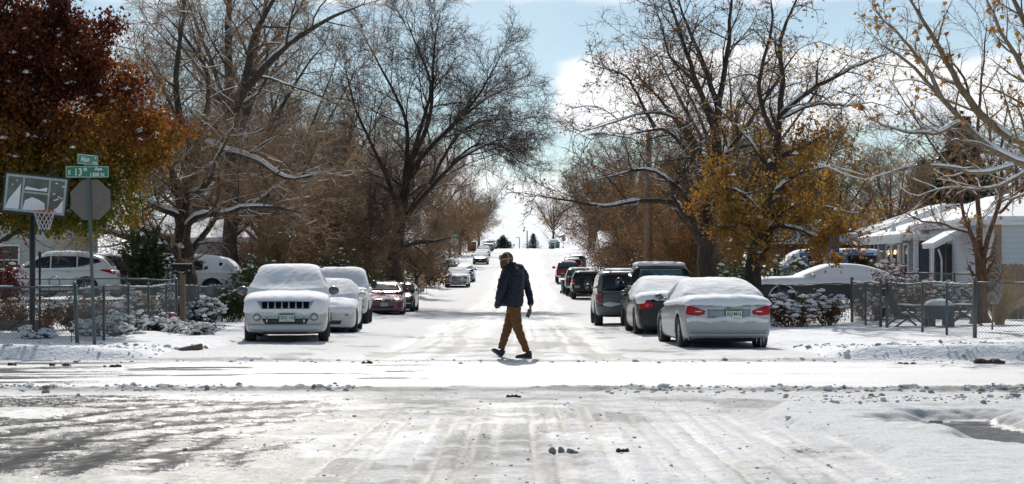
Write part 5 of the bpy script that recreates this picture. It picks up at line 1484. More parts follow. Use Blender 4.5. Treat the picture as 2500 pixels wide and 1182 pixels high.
# ---------------- right-hand row (rears)
def car_silver_sedan_near():
    P = paint('silver_blue_paint', (.36, .38, .41), .5, .3, dirt=.35)
    L, W = 4.54, 1.84
    c = Car('parked_sedan', 'silver sedan with thick snow on roof, rear window and trunk, nearest car on the right', sedan_lower(L, W, hood=(.72, .94), trunk=(1.06, 1.07), tail=.98, sh=.90, square=.5, zb=.16),
            [(1.05, .96), (.65, 1.10), (.1, 1.37), (-.3, 1.42), (-.85, 1.39), (-1.45, 1.18), (-1.72, 1.06)], .94, .84, .42, L, W, (1.35, -1.41), .335, .395, [P, M_BLACK])
    c.side_windows([([(.62, 1.0), (-.3, 1.0)], [(.05, 1.27), (-.3, 1.31)]), ([(-.38, 1.0), (-1.3, 1.04)], [(-.38, 1.31), (-1.02, 1.25)])])
    # rear face
    c.both('tail_lamp', ([(.49, .735), (.62, .705), (.93, .73)], [(.47, .80), (.66, .87), (.89, .93)]), 'B', M_RED, off=.014, nu=14)
    for l in c.both('reflector_bar', ([(.55, .78), (.68, .775)], [(.55, .805), (.68, .80)]), 'B', M_LAMPGLASS, off=.022, nu=6): pass
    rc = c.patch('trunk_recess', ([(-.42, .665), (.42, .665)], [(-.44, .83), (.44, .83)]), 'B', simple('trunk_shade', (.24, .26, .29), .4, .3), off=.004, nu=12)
    c.plate(.10, .745, 'B', 'ALJ·M16', None)
    h, d = c.cast((0, .905), 'B')
    mb = MB(); M = Matrix.Translation(h + d*.004) @ Matrix.Rotation(R(90), 4, 'X')
    mb.lathe([(0, 0), (.052, 0), (.052, .012), (.036, .014), (.036, .010), (0, .010)], M=M, n=24)
    rd = mb.build('round_badge', M_BLACK, c.root)
    mb = MB()
    for q in range(4):
        pts = [(0, 0)] + [(.034*math.cos(q*math.pi/2 + k*math.pi/16), .034*math.sin(q*math.pi/2 + k*math.pi/16)) for k in range(9)]
        mb.prism(pts, .011, .0135, M, mi=q % 2)
    mb.build('badge_quarters', [simple('badge_blue', (.03, .12, .4), .3), M_WHITE], rd)
    h, d = c.cast((.50, .875), 'B'); t = text_mesh('328i', .055, M_CHROME, .003)
    for v in t.vertices: v.co = Vector((v.co.x, -v.co.z, v.co.y)) + h + d*.006
    obj('model_lettering', t, c.root)
    c.patch('bumper_crease', ([(-.82, .375), (.82, .375)], [(-.84, .40), (.84, .40)]), 'B', P, off=.03, nu=20, nv=4)
    c.patch('bumper_step', ([(-.80, .28), (.80, .28)], [(-.86, .36), (.86, .36)]), 'B', P, off=.02, nu=20, nv=4)
    for x in (-.50, -.40):
        mb = MB(); mb.lathe([(.0, .10), (.034, .1), (.036, -.03), (.044, -.04), (.048, -.02), (.048, .15)], M=Matrix.Translation((x, -L/2 + .05, .295)) @ Matrix.Rotation(R(-90), 4, 'X'), n=16); mb.build('exhaust_tip', [M_BLACK], c.root)
    mb = MB(); mb.box((0, -1.9, .26), (1.3, .55, .14), bev=.03); mb.build('underbody', M_BLACK, c.root)
    c.mirrors(.72, 1.03, P)
    def pred(p, n, j):
        if p.z > 1.0 and n.z > -.1:
            if abs(n.x) > .78 and p.z < 1.33 and p.y > -.9 and j < .1 and p.y > -.25: return False
            return True
        return n.z > .35 and p.z > .85
    c.snow(pred, t=.06, voxel=.028, seed=11)
    # ledge of snow lying on the rear bumper
    mb = MB()
    for k in range(26):
        x = -.80 + k * .062
        h, d = c.cast((x, .62), 'B'); mb.blob((x, h.y - .005, .625 + .02*math.sin(k*.7)), (.06, .055, .055 + .02*random.random()), seed=k, sub=2, amp=.3)
    me = mb.mesh('s', M_SNOW); o2 = baked(me, ('REMESH', dict(mode='VOXEL', voxel_size=.018)), ('SMOOTH', dict(factor=.5, iterations=3)))
    for p_ in o2.polygons: p_.use_smooth = True
    o2.materials.clear(); o2.materials.append(M_SNOW); obj('bumper_snow', o2, c.root)
    # icicles under the bumper
    for x, l in ((.66, .22), (.72, .17), (.57, .14), (.30, .05), (-.86, .10), (-.80, .08), (-.74, .06)):
        h, d = c.cast((x, .30), 'B'); mb = MB(); mb.tube([h + Vector((0, .03, -.02)), h + Vector((.004, .03, -.02 - l*.5)), h + Vector((0, .03, -.02 - l))], [.009, .006, .001], 6); mb.build('icicle', simple('ice', (.75, .8, .85), .1), c.root)
    d = 31.3; return c.done(place(1768, d, L/2), YAW_R + .05)

def car_black_sedan():
    P = paint('black_paint', (.010, .012, .012), .1, .2, dirt=.2)
    L, W = 4.84, 1.85
    c = Car('parked_sedan', 'black sedan with snowy roof and trunk tucked behind the nearest silver sedan', sedan_lower(L, W, hood=(.74, .95), trunk=(1.06, 1.07), tail=.98, sh=.90),
            [(1.15, .98), (.72, 1.12), (.15, 1.41), (-.3, 1.46), (-.9, 1.43), (-1.6, 1.16), (-1.9, 1.05)], .95, .85, .40, L, W, (1.47, -1.42), .335, .395, [P, M_BLACK])
    c.side_windows([([(.7, 1.02), (-.3, 1.02)], [(.1, 1.31), (-.3, 1.35)]), ([(-.38, 1.02), (-1.35, 1.05)], [(-.38, 1.35), (-1.02, 1.30)])])
    c.both('tail_lamp', ([(.50, .74), (.92, .70)], [(.52, .86), (.60, .91), (.90, .93)]), 'B', M_RED, off=.012, nu=14)
    c.both('tail_bulb', ellipse(.66, .80, .05, .05), 'B', simple('lamp_bright', (.7, .05, .04), .2), off=.02)
    c.plate(0, .76, 'B', '903-PLW', None)
    c.patch('bumper_trim', ([(-.8, .52), (.8, .52)], [(-.8, .56), (.8, .56)]), 'B', M_BLACK, off=.02, nu=16)
    c.mirrors(.76, 1.05, M_BLACK)
    c.snow(lambda p, n, j: (p.z > 1.0 and n.z > .0) or (n.z > .4 and p.z > .9) or (p.y < -2.2 and p.x < -.7 and p.z > .84 and n.z > -.2), t=.08, voxel=.035, seed=13)
    d = 39.0; return c.done(place(1644, d, L/2), YAW_R + .01)

def car_dark_pickup():
    P = paint('charcoal_dark_paint', (.014, .017, .016), .1, .28, dirt=.2); P2 = paint('grey_flare', (.22, .23, .22), .4, .4)
    L, W = 5.6, 2.0
    c = Car('parked_pickup', 'charcoal pickup truck with two-tone flank and snow on its cab roof, behind the black sedan', pickup_lower(L, W, zb=.46, sh=1.16, bed=1.30), pickup_gh(1.92), 1.22, .92, .22, L, W, (1.9, -1.7), .42, .50, [P, M_BLACK], cat='pickup truck', wt=.27)
    pickup_common(c, W, L, r=1.92)
    c.patch('rear_window', ([(-.70, 1.36), (.70, 1.36)], [(-.60, 1.76), (.60, 1.76)]), 'B', simple('blue_glass', (.05, .12, .13), .08, spec=.8, var=.6, vscale=7), cabin=True, nu=14, off=.01)
    mb = MB(); mb.blob((-.42, -1.155, 1.50), (.2, .03, .17), sub=2, amp=0); mb.build('headrest_shape', M_BLACK, c.root)
    mb = MB(); a = [(.38 + .17*math.cos(t), -1.15, 1.44 + .13*math.sin(t)) for t in np.linspace(0, math.pi, 12)]; mb.tube(a, .016, 6); mb.build('steering_wheel', M_BLACK, c.root)
    c.both('tail_lamp', rect(.80, .93, .80, 1.12), 'B', M_RED, off=.02, nu=6)
    c.both('reverse_lamp', rect(.81, .92, .88, .95), 'B', M_AMBER, off=.026, nu=6)
    t = c.patch('tailgate', ([(-.74, .74), (.74, .74)], [(-.74, 1.24), (.74, 1.24)]), 'B', P, off=.014, nu=12)
    c.patch('tailgate_handle', rect(-.12, .12, 1.06, 1.14), 'B', M_BLACK, off=.022, nu=6, parent=t)
    c.patch('rear_bumper', ([(-.94, .50), (.94, .50)], [(-.94, .66), (.94, .66)]), 'B', P2, off=.10, nu=18)
    for dr in 'LR': c.patch('lower_flank', ([(-2.7, .50), (2.3, .50)], [(-2.7, .80), (2.3, .80)]), dr, P2, off=.004, nu=40) if False else None
    c.mirrors(.85, 1.38, M_BLACK, x=W/2 + .12, size=(.2, .12, .22))
    c.snow(lambda p, n, j: p.z > 1.85 and n.z > .3, t=.07, voxel=.035, seed=15)
    mb = MB()
    for k in range(16): mb.blob((-.7 + k*.094, -1.6 + .2*math.sin(k), 1.28), (.16, .34, .10), seed=k, sub=2, amp=.3)
    mb.build('bed_snow', M_SNOW, c.root)
    mb = MB()
    for k in range(9): mb.blob((-.95 + k*.06, -2.86, .69), (.08, .06, .05), seed=k, sub=2, amp=.3)
    mb.build('bumper_snow', M_SNOW, c.root)
    d = 43.5; return c.done(place(1630, d, L/2), YAW_R)

def car_commander():
    P = paint('grey_silver_paint', (.12, .125, .12), .4, .34, dirt=.3)
    L, W = 4.78, 1.90
    c = Car('parked_suv', 'boxy grey SUV with dark rear window and bumper snow, left of the charcoal pickup', suv_lower(L, W, hood=(1.05, 1.12), sh=1.02, tail=1.06, deck=1.1, zb=.32),
            [(1.15, 1.12), (.9, 1.26), (.5, 1.74), (.2, 1.80), (-1.0, 1.84), (-2.0, 1.82), (-2.25, 1.76), (-2.33, 1.5), (-2.36, 1.1)], 1.08, .90, .15, L, W, (1.42, -1.36), .39, .46, [P, M_BLACK], wt=.25)
    c.side_windows([([(.78, 1.16), (-.05, 1.16)], [(.42, 1.60), (-.05, 1.63)]), ([(-.12, 1.16), (-1.05, 1.16)], [(-.12, 1.64), (-1.05, 1.66)]), ([(-1.12, 1.16), (-2.1, 1.16)], [(-1.12, 1.66), (-2.1, 1.66)])])
    c.patch('rear_window', ([(-.76, 1.16), (.76, 1.16)], [(-.70, 1.70), (.70, 1.70)]), 'B', M_GLASS, cabin=True, nu=12, off=.012)
    t = c.patch('tailgate', ([(-.70, .72), (.70, .72)], [(-.74, 1.10), (.74, 1.10)]), 'B', P, off=.012, nu=12)
    c.patch('plate_recess', rect(-.02, .42, .82, 1.0), 'B', M_BLACK, off=.018, nu=6, parent=t)
    c.both('tail_lamp', ([(.74, .80), (.93, .80)], [(.74, 1.14), (.91, 1.14)]), 'B', simple('dark_red_lamp', (.22, .01, .015), .2, coat=.5), off=.02, nu=8)
    c.patch('rear_bumper', ([(-.92, .46), (.92, .46)], [(-.93, .70), (.93, .70)]), 'B', P, off=.07, nu=18)
    mb = MB()
    for sx in (-1, 1): mb.tube([(sx*.66, .3, 1.82), (sx*.66, .2, 1.9), (sx*.66, -1.9, 1.9), (sx*.66, -2.0, 1.83)], .02, 6)
    mb.build('roof_rack', M_BLACK, c.root)
    mb = MB(); mb.box((0, -1.9, .40), (1.2, .6, .16), bev=.03); mb.tube([(.0, -2.2, .36), (.0, -2.45, .36)], .04, 6); mb.build('underbody', M_BLACK, c.root)
    c.mirrors(.8, 1.26, M_BLACK, x=W/2 + .12, size=(.22, .12, .18))
    c.snow(lambda p, n, j: p.z > 1.79 and n.z > .4 and p.y < .3, t=.05, voxel=.035, seed=17)
    mb = MB()
    for k in range(14): mb.blob((-.62 + k*.09, -L/2 - .04, .735), (.09, .07, .06*(1 + .5*math.sin(k))), seed=k, sub=2, amp=.3)
    mb.build('bumper_snow', M_SNOW, c.root)
    d = 49.5; return c.done(place(1529, d, L/2), YAW_R)

def car_spare_wheel_suv():
    P = paint('gloss_black_paint', (.010, .012, .014), .2, .18, dirt=.2)
    L, W = 4.5, 1.92
    c = Car('parked_suv', 'black SUV with a round spare wheel cover on its back door', suv_lower(L, W, hood=(1.12, 1.18), sh=1.10, tail=1.12, deck=1.16, zb=.36),
            [(1.05, 1.18), (.8, 1.30), (.55, 1.72), (.2, 1.78), (-1.0, 1.78), (-1.9, 1.76), (-2.1, 1.70), (-2.18, 1.5), (-2.22, 1.15)], 1.14, .90, .24, L, W, (1.42, -1.40), .42, .50, [P, M_BLACK], wt=.28)
    c.side_windows([([(.75, 1.22), (-.05, 1.22)], [(.5, 1.58), (-.05, 1.60)]), ([(-.12, 1.22), (-1.05, 1.22)], [(-.12, 1.60), (-1.05, 1.61)]), ([(-1.12, 1.22), (-1.95, 1.22)], [(-1.12, 1.61), (-1.95, 1.6)])])
    c.patch('rear_window', ([(-.68, 1.26), (.68, 1.26)], [(-.58, 1.62), (.58, 1.62)]), 'B', M_GLASS, cabin=True, nu=12, off=.012)
    M = Matrix.Translation((.08, -L/2 + .02, 1.02)) @ Matrix.Rotation(R(90), 4, 'X')
    mb = MB(); mb.lathe([(0, .16), (.26, .16), (.33, .13), (.37, .06), (.38, 0), (.36, -.04)], M=M, n=32); w = mb.build('spare_wheel', simple('wheel_cover_black', (.02, .02, .022), .3), c.root)
    mb = MB(); mb.lathe([(0, .175), (.25, .172), (.27, .158)], M=M, n=32); mb.build('wheel_cover', simple('wheel_cover_grey', (.06, .062, .066), .35), w)
    c.both('tail_lamp', ([(.76, .92), (.92, .92)], [(.74, 1.30), (.88, 1.30)]), 'B', M_RED, off=.02, nu=8)
    c.both('reverse_lamp', rect(.77, .9, .95, 1.05), 'B', M_LAMPGLASS, off=.026, nu=5)
    c.patch('rear_bumper', ([(-.90, .50), (.90, .50)], [(-.92, .70), (.92, .70)]), 'B', M_BLACK, off=.09, nu=16)
    c.plate(-.62, .77, 'B', '550-QRS')
    mb = MB()
    for sx in (-1, 1): mb.tube([(sx*.62, .2, 1.78), (sx*.62, .1, 1.88), (sx*.62, -1.8, 1.88), (sx*.62, -1.9, 1.77)], .022, 6)
    mb.tube([(-.62, -.3, 1.88), (.62, -.3, 1.88)], .018, 6); mb.tube([(-.62, -1.5, 1.88), (.62, -1.5, 1.88)], .018, 6)
    mb.build('roof_rack', M_DARKMETAL, c.root)
    c.mirrors(.75, 1.32, M_BLACK, x=W/2 + .1)
    c.snow(lambda p, n, j: p.z > 1.74 and n.z > .5 and j > -.05, t=.025, voxel=.04, seed=19, name='snow_patches')
    d = 97; return c.done(place(1434, d, L/2), YAW_R)

def car_pickup_rear(label, P, px, d, W=2.0, red=True, group='cars parked along the street', tg=None, snow_t=.04, seed=1):
    L = 5.6
    c = Car('parked_pickup', label, pickup_lower(L, W, zb=.44, sh=1.10, bed=1.24), pickup_gh(1.84), 1.16, .90, .24, L, W, (1.9, -1.7), .40, .48, [P, M_BLACK], cat='pickup truck', group=group)
    pickup_common(c, W, L, r=1.84)
    c.patch('rear_window', ([(-.70, 1.30), (.70, 1.30)], [(-.60, 1.68), (.60, 1.68)]), 'B', simple('blue_glass', (.05, .12, .13), .08), cabin=True, nu=12, off=.01)
    t = c.patch('tailgate', ([(-.74, .70), (.74, .70)], [(-.74, 1.18), (.74, 1.18)]), 'B', tg or P, off=.014, nu=12)
    c.patch('tailgate_handle', rect(-.12, .12, 1.0, 1.08), 'B', M_BLACK, off=.022, nu=5, parent=t)
    c.both('tail_lamp', rect(.78, .93, .76, 1.08), 'B', M_RED, off=.02, nu=6)
    c.patch('rear_bumper', ([(-.94, .46), (.94, .46)], [(-.94, .64), (.94, .64)]), 'B', M_CHROME, off=.10, nu=16)
    c.mirrors(.85, 1.32, M_BLACK, x=W/2 + .14, size=(.24, .12, .22))
    c.snow(lambda p, n, j: p.z > 1.78 and n.z > .4, t=snow_t, voxel=.05, seed=seed)
    return c.done(place(px, d, L/2), YAW_R)

def car_suv_generic(label, P, loc, yaw, group='cars parked along the street', snow='full', name='parked_suv', seed=1, lamp='tail', cat='car', rack=False, L=4.7):
    W = 1.88
    k = L / 4.7
    c = Car(name, label, suv_lower(L, W, hood=(.98, 1.06), sh=.98, tail=1.02, deck=1.04, zb=.22),
            [(1.25*k, 1.06), (.9*k, 1.20), (.35*k, 1.60), (-.1, 1.68), (-1.0*k, 1.67), (-1.75*k, 1.58), (-2.05*k, 1.38), (-2.25*k, 1.08)], 1.03, .88, .28, L, W, (1.40*k, -1.34*k), .36, .43, [P, M_BLACK])
    c.side_windows([([(.85*k, 1.10), (-.05, 1.09)], [(.3*k, 1.47), (-.05, 1.53)]), ([(-.1, 1.09), (-.98*k, 1.12)], [(-.1, 1.53), (-.98*k, 1.52)]), ([(-1.03*k, 1.13), (-1.85*k, 1.30)], [(-1.03*k, 1.52), (-1.75*k, 1.42)])])
    c.patch('windshield', ([(-.72, 1.14), (.72, 1.14)], [(-.60, 1.55), (.60, 1.55)]), 'F', M_GLASS, cabin=True, nu=12, off=.01)
    c.patch('rear_window', ([(-.66, 1.18), (.66, 1.18)], [(-.58, 1.50), (.58, 1.50)]), 'B', M_GLASS, cabin=True, nu=12, off=.01)
    c.both('tail_lamp', ([(.55, .90), (.94, .86)], [(.60, .98), (.92, 1.04)]), 'B', M_RED, off=.014, nu=10)
    for dr in 'LR': c.patch('tail_lamp', ([(-2.27*k, .88), (-1.85*k, 1.0)], [(-2.2*k, 1.03), (-1.85*k, 1.05)]), dr, M_RED, off=.012, nu=8)
    c.both('headlamp', ([(.50, .72), (.84, .74)], [(.50, .85), (.86, .90)]), 'F', M_LAMPGLASS, off=.01)
    c.patch('grille', ([(-.4, .62), (.4, .62)], [(-.42, .84), (.42, .84)]), 'F', M_BLACK)
    c.plate(0, .80, 'B', '417-BHV')
    c.plate(0, .52, 'F', '417-BHV')
    for dr in 'LR':
        for y in (.35, -.65): c.patch('door_handle', rect(y-.12, y+.02, .93, .965), dr, M_CHROME, off=.03, nu=5, nv=3)
    c.mirrors(.85*k, 1.14, P)
    if rack:
        mb = MB()
        for sx in (-1, 1): mb.tube([(sx*.64, .2, 1.64), (sx*.64, .1, 1.73), (sx*.64, -1.5, 1.73), (sx*.64, -1.6, 1.64)], .02, 6)
        mb.build('roof_rack', M_BLACK, c.root)
    if snow == 'full':
        c.snow(lambda p, n, j: (p.z > 1.02 and n.z > -.05 and not (abs(n.x) > .7 and p.z < 1.48 and j + .35*math.sin(p.y*3.1) < .22)) or (n.z > .4 and p.z > .9), t=.08, voxel=.045, seed=seed)
    elif snow == 'light':
        c.snow(lambda p, n, j: (p.z > 1.60 and n.z > .4) or (n.z > .4 and p.z > .9 and p.y > 1.2), t=.05, voxel=.045, seed=seed)
    return c.done(loc, yaw)

def car_classic():
    P = paint('dull_black_paint', (.03, .03, .032), .1, .5)
    L, W = 5.4, 1.95
    c = Car('parked_classic_car', 'long-hooded vintage car wholly buried under smooth snow in the driveway behind the chain-link fence', sedan_lower(L, W, hood=(.92, 1.02), trunk=(.98, 1.02), nose=.86, tail=.92, sh=.90, cowl=.8, rg=-1.5, zb=.30, square=.5),
            [(.95, 1.03), (.55, 1.18), (.0, 1.42), (-.5, 1.46), (-1.25, 1.42), (-1.9, 1.2), (-2.3, 1.05)], .98, .86, .30, L, W, (1.65, -1.5), .35, .42, [P, M_BLACK], cat='car', group='cars in the yards')
    c.side_windows([([(.5, 1.06), (-.4, 1.06)], [(.05, 1.32), (-.4, 1.36)]), ([(-.5, 1.06), (-1.6, 1.08)], [(-.5, 1.36), (-1.3, 1.32)])])
    for dr in 'LR':
        a = np.linspace(0, math.pi, 14)
        lo = [(1.65 + .45*math.cos(t), .36 + .42*math.sin(t)) for t in a]; hi = [(1.65 + .50*math.cos(t), .36 + .47*math.sin(t)) for t in a]
        c.patch('wheel_arch_trim', (lo, hi), dr, M_CHROME, off=.012, nu=18, nv=3)
    c.both('headlamp', ellipse(.68, .70, .10, .10), 'F', M_LAMPGLASS)
    c.patch('bumper', ([(-.9, .42), (.9, .42)], [(-.9, .56), (.9, .56)]), 'F', M_CHROME, off=.08, nu=16)
    c.mirrors(.62, 1.12, M_CHROME, size=(.14, .10, .14))
    c.snow(lambda p, n, j: p.z > .80 + j*.06 and n.z > -.35 and (p.z > .92 or n.z > .1 or p.y < .6), t=.11, voxel=.045, seed=23, rough=.006, smooth=8)
    d = 55; x = wx(2010, d); z = float(ground_z(x, d))
    return c.done((x, d, z), math.pi/2 + .04)

def car_van():
    P = paint('blue_van_paint', (.06, .16, .42), .1, .4)
    L, W = 5.2, 1.98
    f, b = L/2, -L/2; w = W/2
    c = Car('parked_van', 'blue van with snowy roof and dark side windows, beside the brick house', [(b, .4, 1.0, 1.1, w*.9), (b+.06, .34, 1.08, 1.16, w*.97), (-1, .33, 1.1, 1.18, w), (1.2, .33, 1.1, 1.18, w), (1.9, .34, 1.0, 1.1, w), (f-.2, .34, .85, 1.0, w*.96), (f, .42, .75, .9, w*.84)],
            [(2.25, 1.12), (1.75, 1.5), (1.35, 1.95), (.9, 2.03), (-1.5, 2.05), (b+.3, 2.0), (b+.12, 1.7), (b+.1, 1.14)], 1.12, .96, .16, L, W, (1.6, -1.5), .36, .43, [P, M_BLACK], cat='van', group='cars in the yards')
    c.side_windows([([(1.75, 1.2), (1.1, 1.2)], [(1.3, 1.78), (1.1, 1.82)]), ([(.9, 1.2), (-.55, 1.2)], [(.9, 1.82), (-.55, 1.84)]), ([(-.75, 1.2), (-2.2, 1.2)], [(-.75, 1.84), (-2.2, 1.82)])])
    c.patch('windshield', ([(-.8, 1.2), (.8, 1.2)], [(-.7, 1.85), (.7, 1.85)]), 'F', M_GLASS, cabin=True, nu=12)
    c.both('headlamp', rect(.5, .8, .72, .88), 'F', M_LAMPGLASS)
    c.mirrors(1.6, 1.35, M_BLACK)
    c.snow(lambda p, n, j: (p.z > 1.94 and n.z > .2) or (p.y > 1.2 and n.z > .2 and p.z > .95), t=.10, voxel=.05, seed=29)
    d = 66; x = wx(2015, d); z = float(ground_z(x, d))
    return c.done((x, d, z), math.pi/2)

def build_cars():
    car_silver_suv(); car_white_sedan(); car_white_pickup(); car_red_sedan(); car_dark_hatch(); car_chrysler()
    simple_front_sedan('blue compact car with clean windows, just behind the egg-crate-grille sedan', paint('blue_paint', (.012, .05, .17), .35, .18), 1132, 133, False, 3, 'parked_hatchback', h=.03)
    simple_front_sedan('black sedan with snow on windshield and hood, first of the far cluster up the hill', paint('black_paint', (.012, .016, .016), .2, .2), 1173, 181, True, 4, plate='880-HDK')
    simple_front_sedan('snow-topped dark grey sedan squeezed behind the black sedan on the hill', paint('dark_grey_paint', (.07, .075, .08), .4, .3), 1175, 192, True, 5)
    simple_front_sedan('snow-topped silver sedan, last of the far cluster before the hedge of bins', paint('silver_paint', (.30, .31, .32), .55, .36), 1180, 212, True, 6)
    P = paint('charcoal_paint', (.035, .042, .04), .3, .28)
    car_suv_generic('charcoal SUV with snowy roof near the crest, behind the far green bin', P, place(1192, 255, 2.3), YAW_L, snow='light', seed=31)
    car_suv_generic('white-roofed SUV at the crest, topmost of the left-hand row', paint('silver_paint', (.30, .31, .32), .55, .36), place(1199, 272, 2.3), YAW_L, snow='light', seed=33, name='parked_suv')
    car_silver_sedan_near(); car_black_sedan(); car_dark_pickup(); car_commander(); car_spare_wheel_suv()
    car_pickup_rear('pickup with black tailgate beside the green bin, just ahead of the spare-wheel SUV', paint('dark_grey_paint', (.07, .075, .08), .4, .3), 1417, 104, tg=paint('black_paint', (.012, .016, .016), .2, .2), seed=35, W=1.95)
    simple = car_suv_generic('dark SUV between the red pickup and the pickup with the black tailgate', paint('black_paint', (.012, .016, .016), .2, .2), place(1414, 115, 2.3), YAW_R, snow='none', seed=37)
    car_pickup_rear('bright red pickup truck with chrome bumper', paint('red_paint', (.22, .012, .016), .15, .25), 1388, 129, seed=39)
    car_suv_generic('dark SUV with snow lumps on its roof, ahead of the red pickup', paint('dark_green_paint', (.02, .035, .032), .3, .22), place(1398, 150, 2.3), YAW_R, snow='light', seed=41, rack=True)
    car_suv_generic('brownish SUV farthest along the right-hand row', paint('brown_paint', (.10, .07, .055), .3, .3), place(1411, 163, 2.3), YAW_R, snow='light', seed=43)
    car_suv_generic('white van with snowy roof behind the two green bins on the crest', paint('white_paint_sedan', (.62, .63, .62), 0, .35), place(1353, 283, 2.3), YAW_R, snow='full', seed=45, name='parked_van', cat='van')
    # driveway on the left, seen side on
    d = 57; x = wx(128, d)
    car_suv_generic('white SUV with black windows and red tail lamp, side on in the left driveway', paint('white_paint_sedan', (.62, .63, .62), 0, .35), (x, d, float(ground_z(x, d)) + .1), math.pi/2 + .12, group='cars in the yards', snow='light', seed=47)
    d = 61; x = wx(205, d)
    car_suv_generic('black SUV with snowy roof right behind the white SUV in the driveway', paint('black_paint', (.012, .016, .016), .2, .2), (x, d, float(ground_z(x, d)) + .1), math.pi/2 + .15, group='cars in the yards', snow='light', seed=49)
    d = 63; x = wx(440, d)
    car_suv_generic('long white SUV half plastered with snow, behind the black mailbox', paint('white_paint_sedan', (.62, .63, .62), 0, .35), (x, d, float(ground_z(x, d)) + .1), math.pi/2 + .05, group='cars in the yards', snow='full', seed=51, L=4.9)
    car_classic(); car_van()
# ------------------------------------------------------------------ fences, signs, yard things
def gz(x, d): return float(ground_z(x, d))
M_WIRE = simple('chain_link_wire', (.16, .185, .19), .5, .5)
def fence(label, runs, posts, H=1.15, seed=0, group='chain-link fences', top=True, cell=.075, tilt=None, postr=.03, ztop=None, mat=None, snowrail=True, fat=()):
    """runs: list of (x0,d0,x1,d1); posts: list of (x,d)"""
    mat = mat or M_GALV
    root = empty('chain_link_fence', (runs[0][0], runs[0][1], gz(runs[0][0], runs[0][1])), label=label, cat='fence', group=group)
    off = Vector(root.location)
    zt = lambda x, d: gz(x, d) + H if ztop is None else ztop
    V, Q, o_ = [], [], 0
    snowp = []
    for (x0, d0, x1, d1) in runs:
        L = math.hypot(x1-x0, d1-d0); n = max(2, int(L / .4))
        pts = []
        for k in range(n+1):
            t = k / n; x, d = x0 + (x1-x0)*t, d0 + (d1-d0)*t
            z = (zt(x0, d0)*(1-t) + zt(x1, d1)*t) - .04*math.sin(math.pi*t*3 + seed)*.6
            pts.append(Vector((x, d, z)) - off)
        mb = MB(); mb.tube(pts, .021, 8); mb.build('top_rail', mat, root)
        snowp.append(pts)
        # woven wire as two families of slanting wires
        zb = lambda t: gz(x0 + (x1-x0)*t, d0 + (d1-d0)*t) + .02
        fam = []
        m = int((L + H) / cell)
        for s in (1, -1):
            for k in range(-int(H/cell) - 1, m + 1):
                u0 = k*cell; a = []
                for j in range(7):
                    hgt = H * j / 6; u = u0 + (hgt if s > 0 else H - hgt)
                    a.append((u, hgt))
                us = [q[0] for q in a]
                if max(us) < 0 or min(us) > L: continue
                P = []
                for u, hg in a:
                    uu = min(max(u, 0), L); 
                    if s > 0: hg = min(max(hg + (uu - u), 0), H)
                    else: hg = min(max(hg - (uu - u), 0), H)
                    t = uu / L
                    b = zb(t); tp = (zt(x0, d0)*(1-t) + zt(x1, d1)*t) - .01
                    P.append((x0 + (x1-x0)*t - off.x, d0 + (d1-d0)*t - off.y + .003*s, b + (tp - b)*hg/H - off.z))
                fam.append(P)
        P = np.array(fam); v, q = tubes(P, np.full(P.shape[:2], .0026), 3)
        V.append(v); Q.append(q + o_); o_ += len(v)
    obj('wire_mesh', np_mesh('wire_mesh', np.concatenate(V), np.concatenate(Q), M_WIRE), root)
    for k, (x, d, *rest) in enumerate(posts):
        hh = rest[0] if rest else H; tl = rest[1] if len(rest) > 1 else 0; r = rest[2] if len(rest) > 2 else postr
        z = gz(x, d); mb = MB()
        p0, p1 = Vector((x, d, z - .2)) - off, Vector((x + tl, d, z + hh + .03)) - off
        mb.tube([p0, p1], r, 10); mb.blob(p1, r*1.15, sub=2, amp=0); mb.build('post', mat, root)
    if snowrail:
        mb = MB(); rnd = random.Random(seed)
        for pts in snowp:
            for a, b in zip(pts[:-1], pts[1:]):
                if rnd.random() < .55:
                    mb.blob((a+b)/2 + Vector((0, 0, .024)), ((b-a).length*.5 + .02 if abs((b-a).x) > abs((b-a).y) else .02, (b-a).length*.5 if abs((b-a).y) > abs((b-a).x) else .02, .016), sub=1, amp=.2, seed=rnd.random()*9)
        if len(mb.bm.verts): tag(mb.build('rail_snow', M_SNOW, root), kind='stuff')
    return root
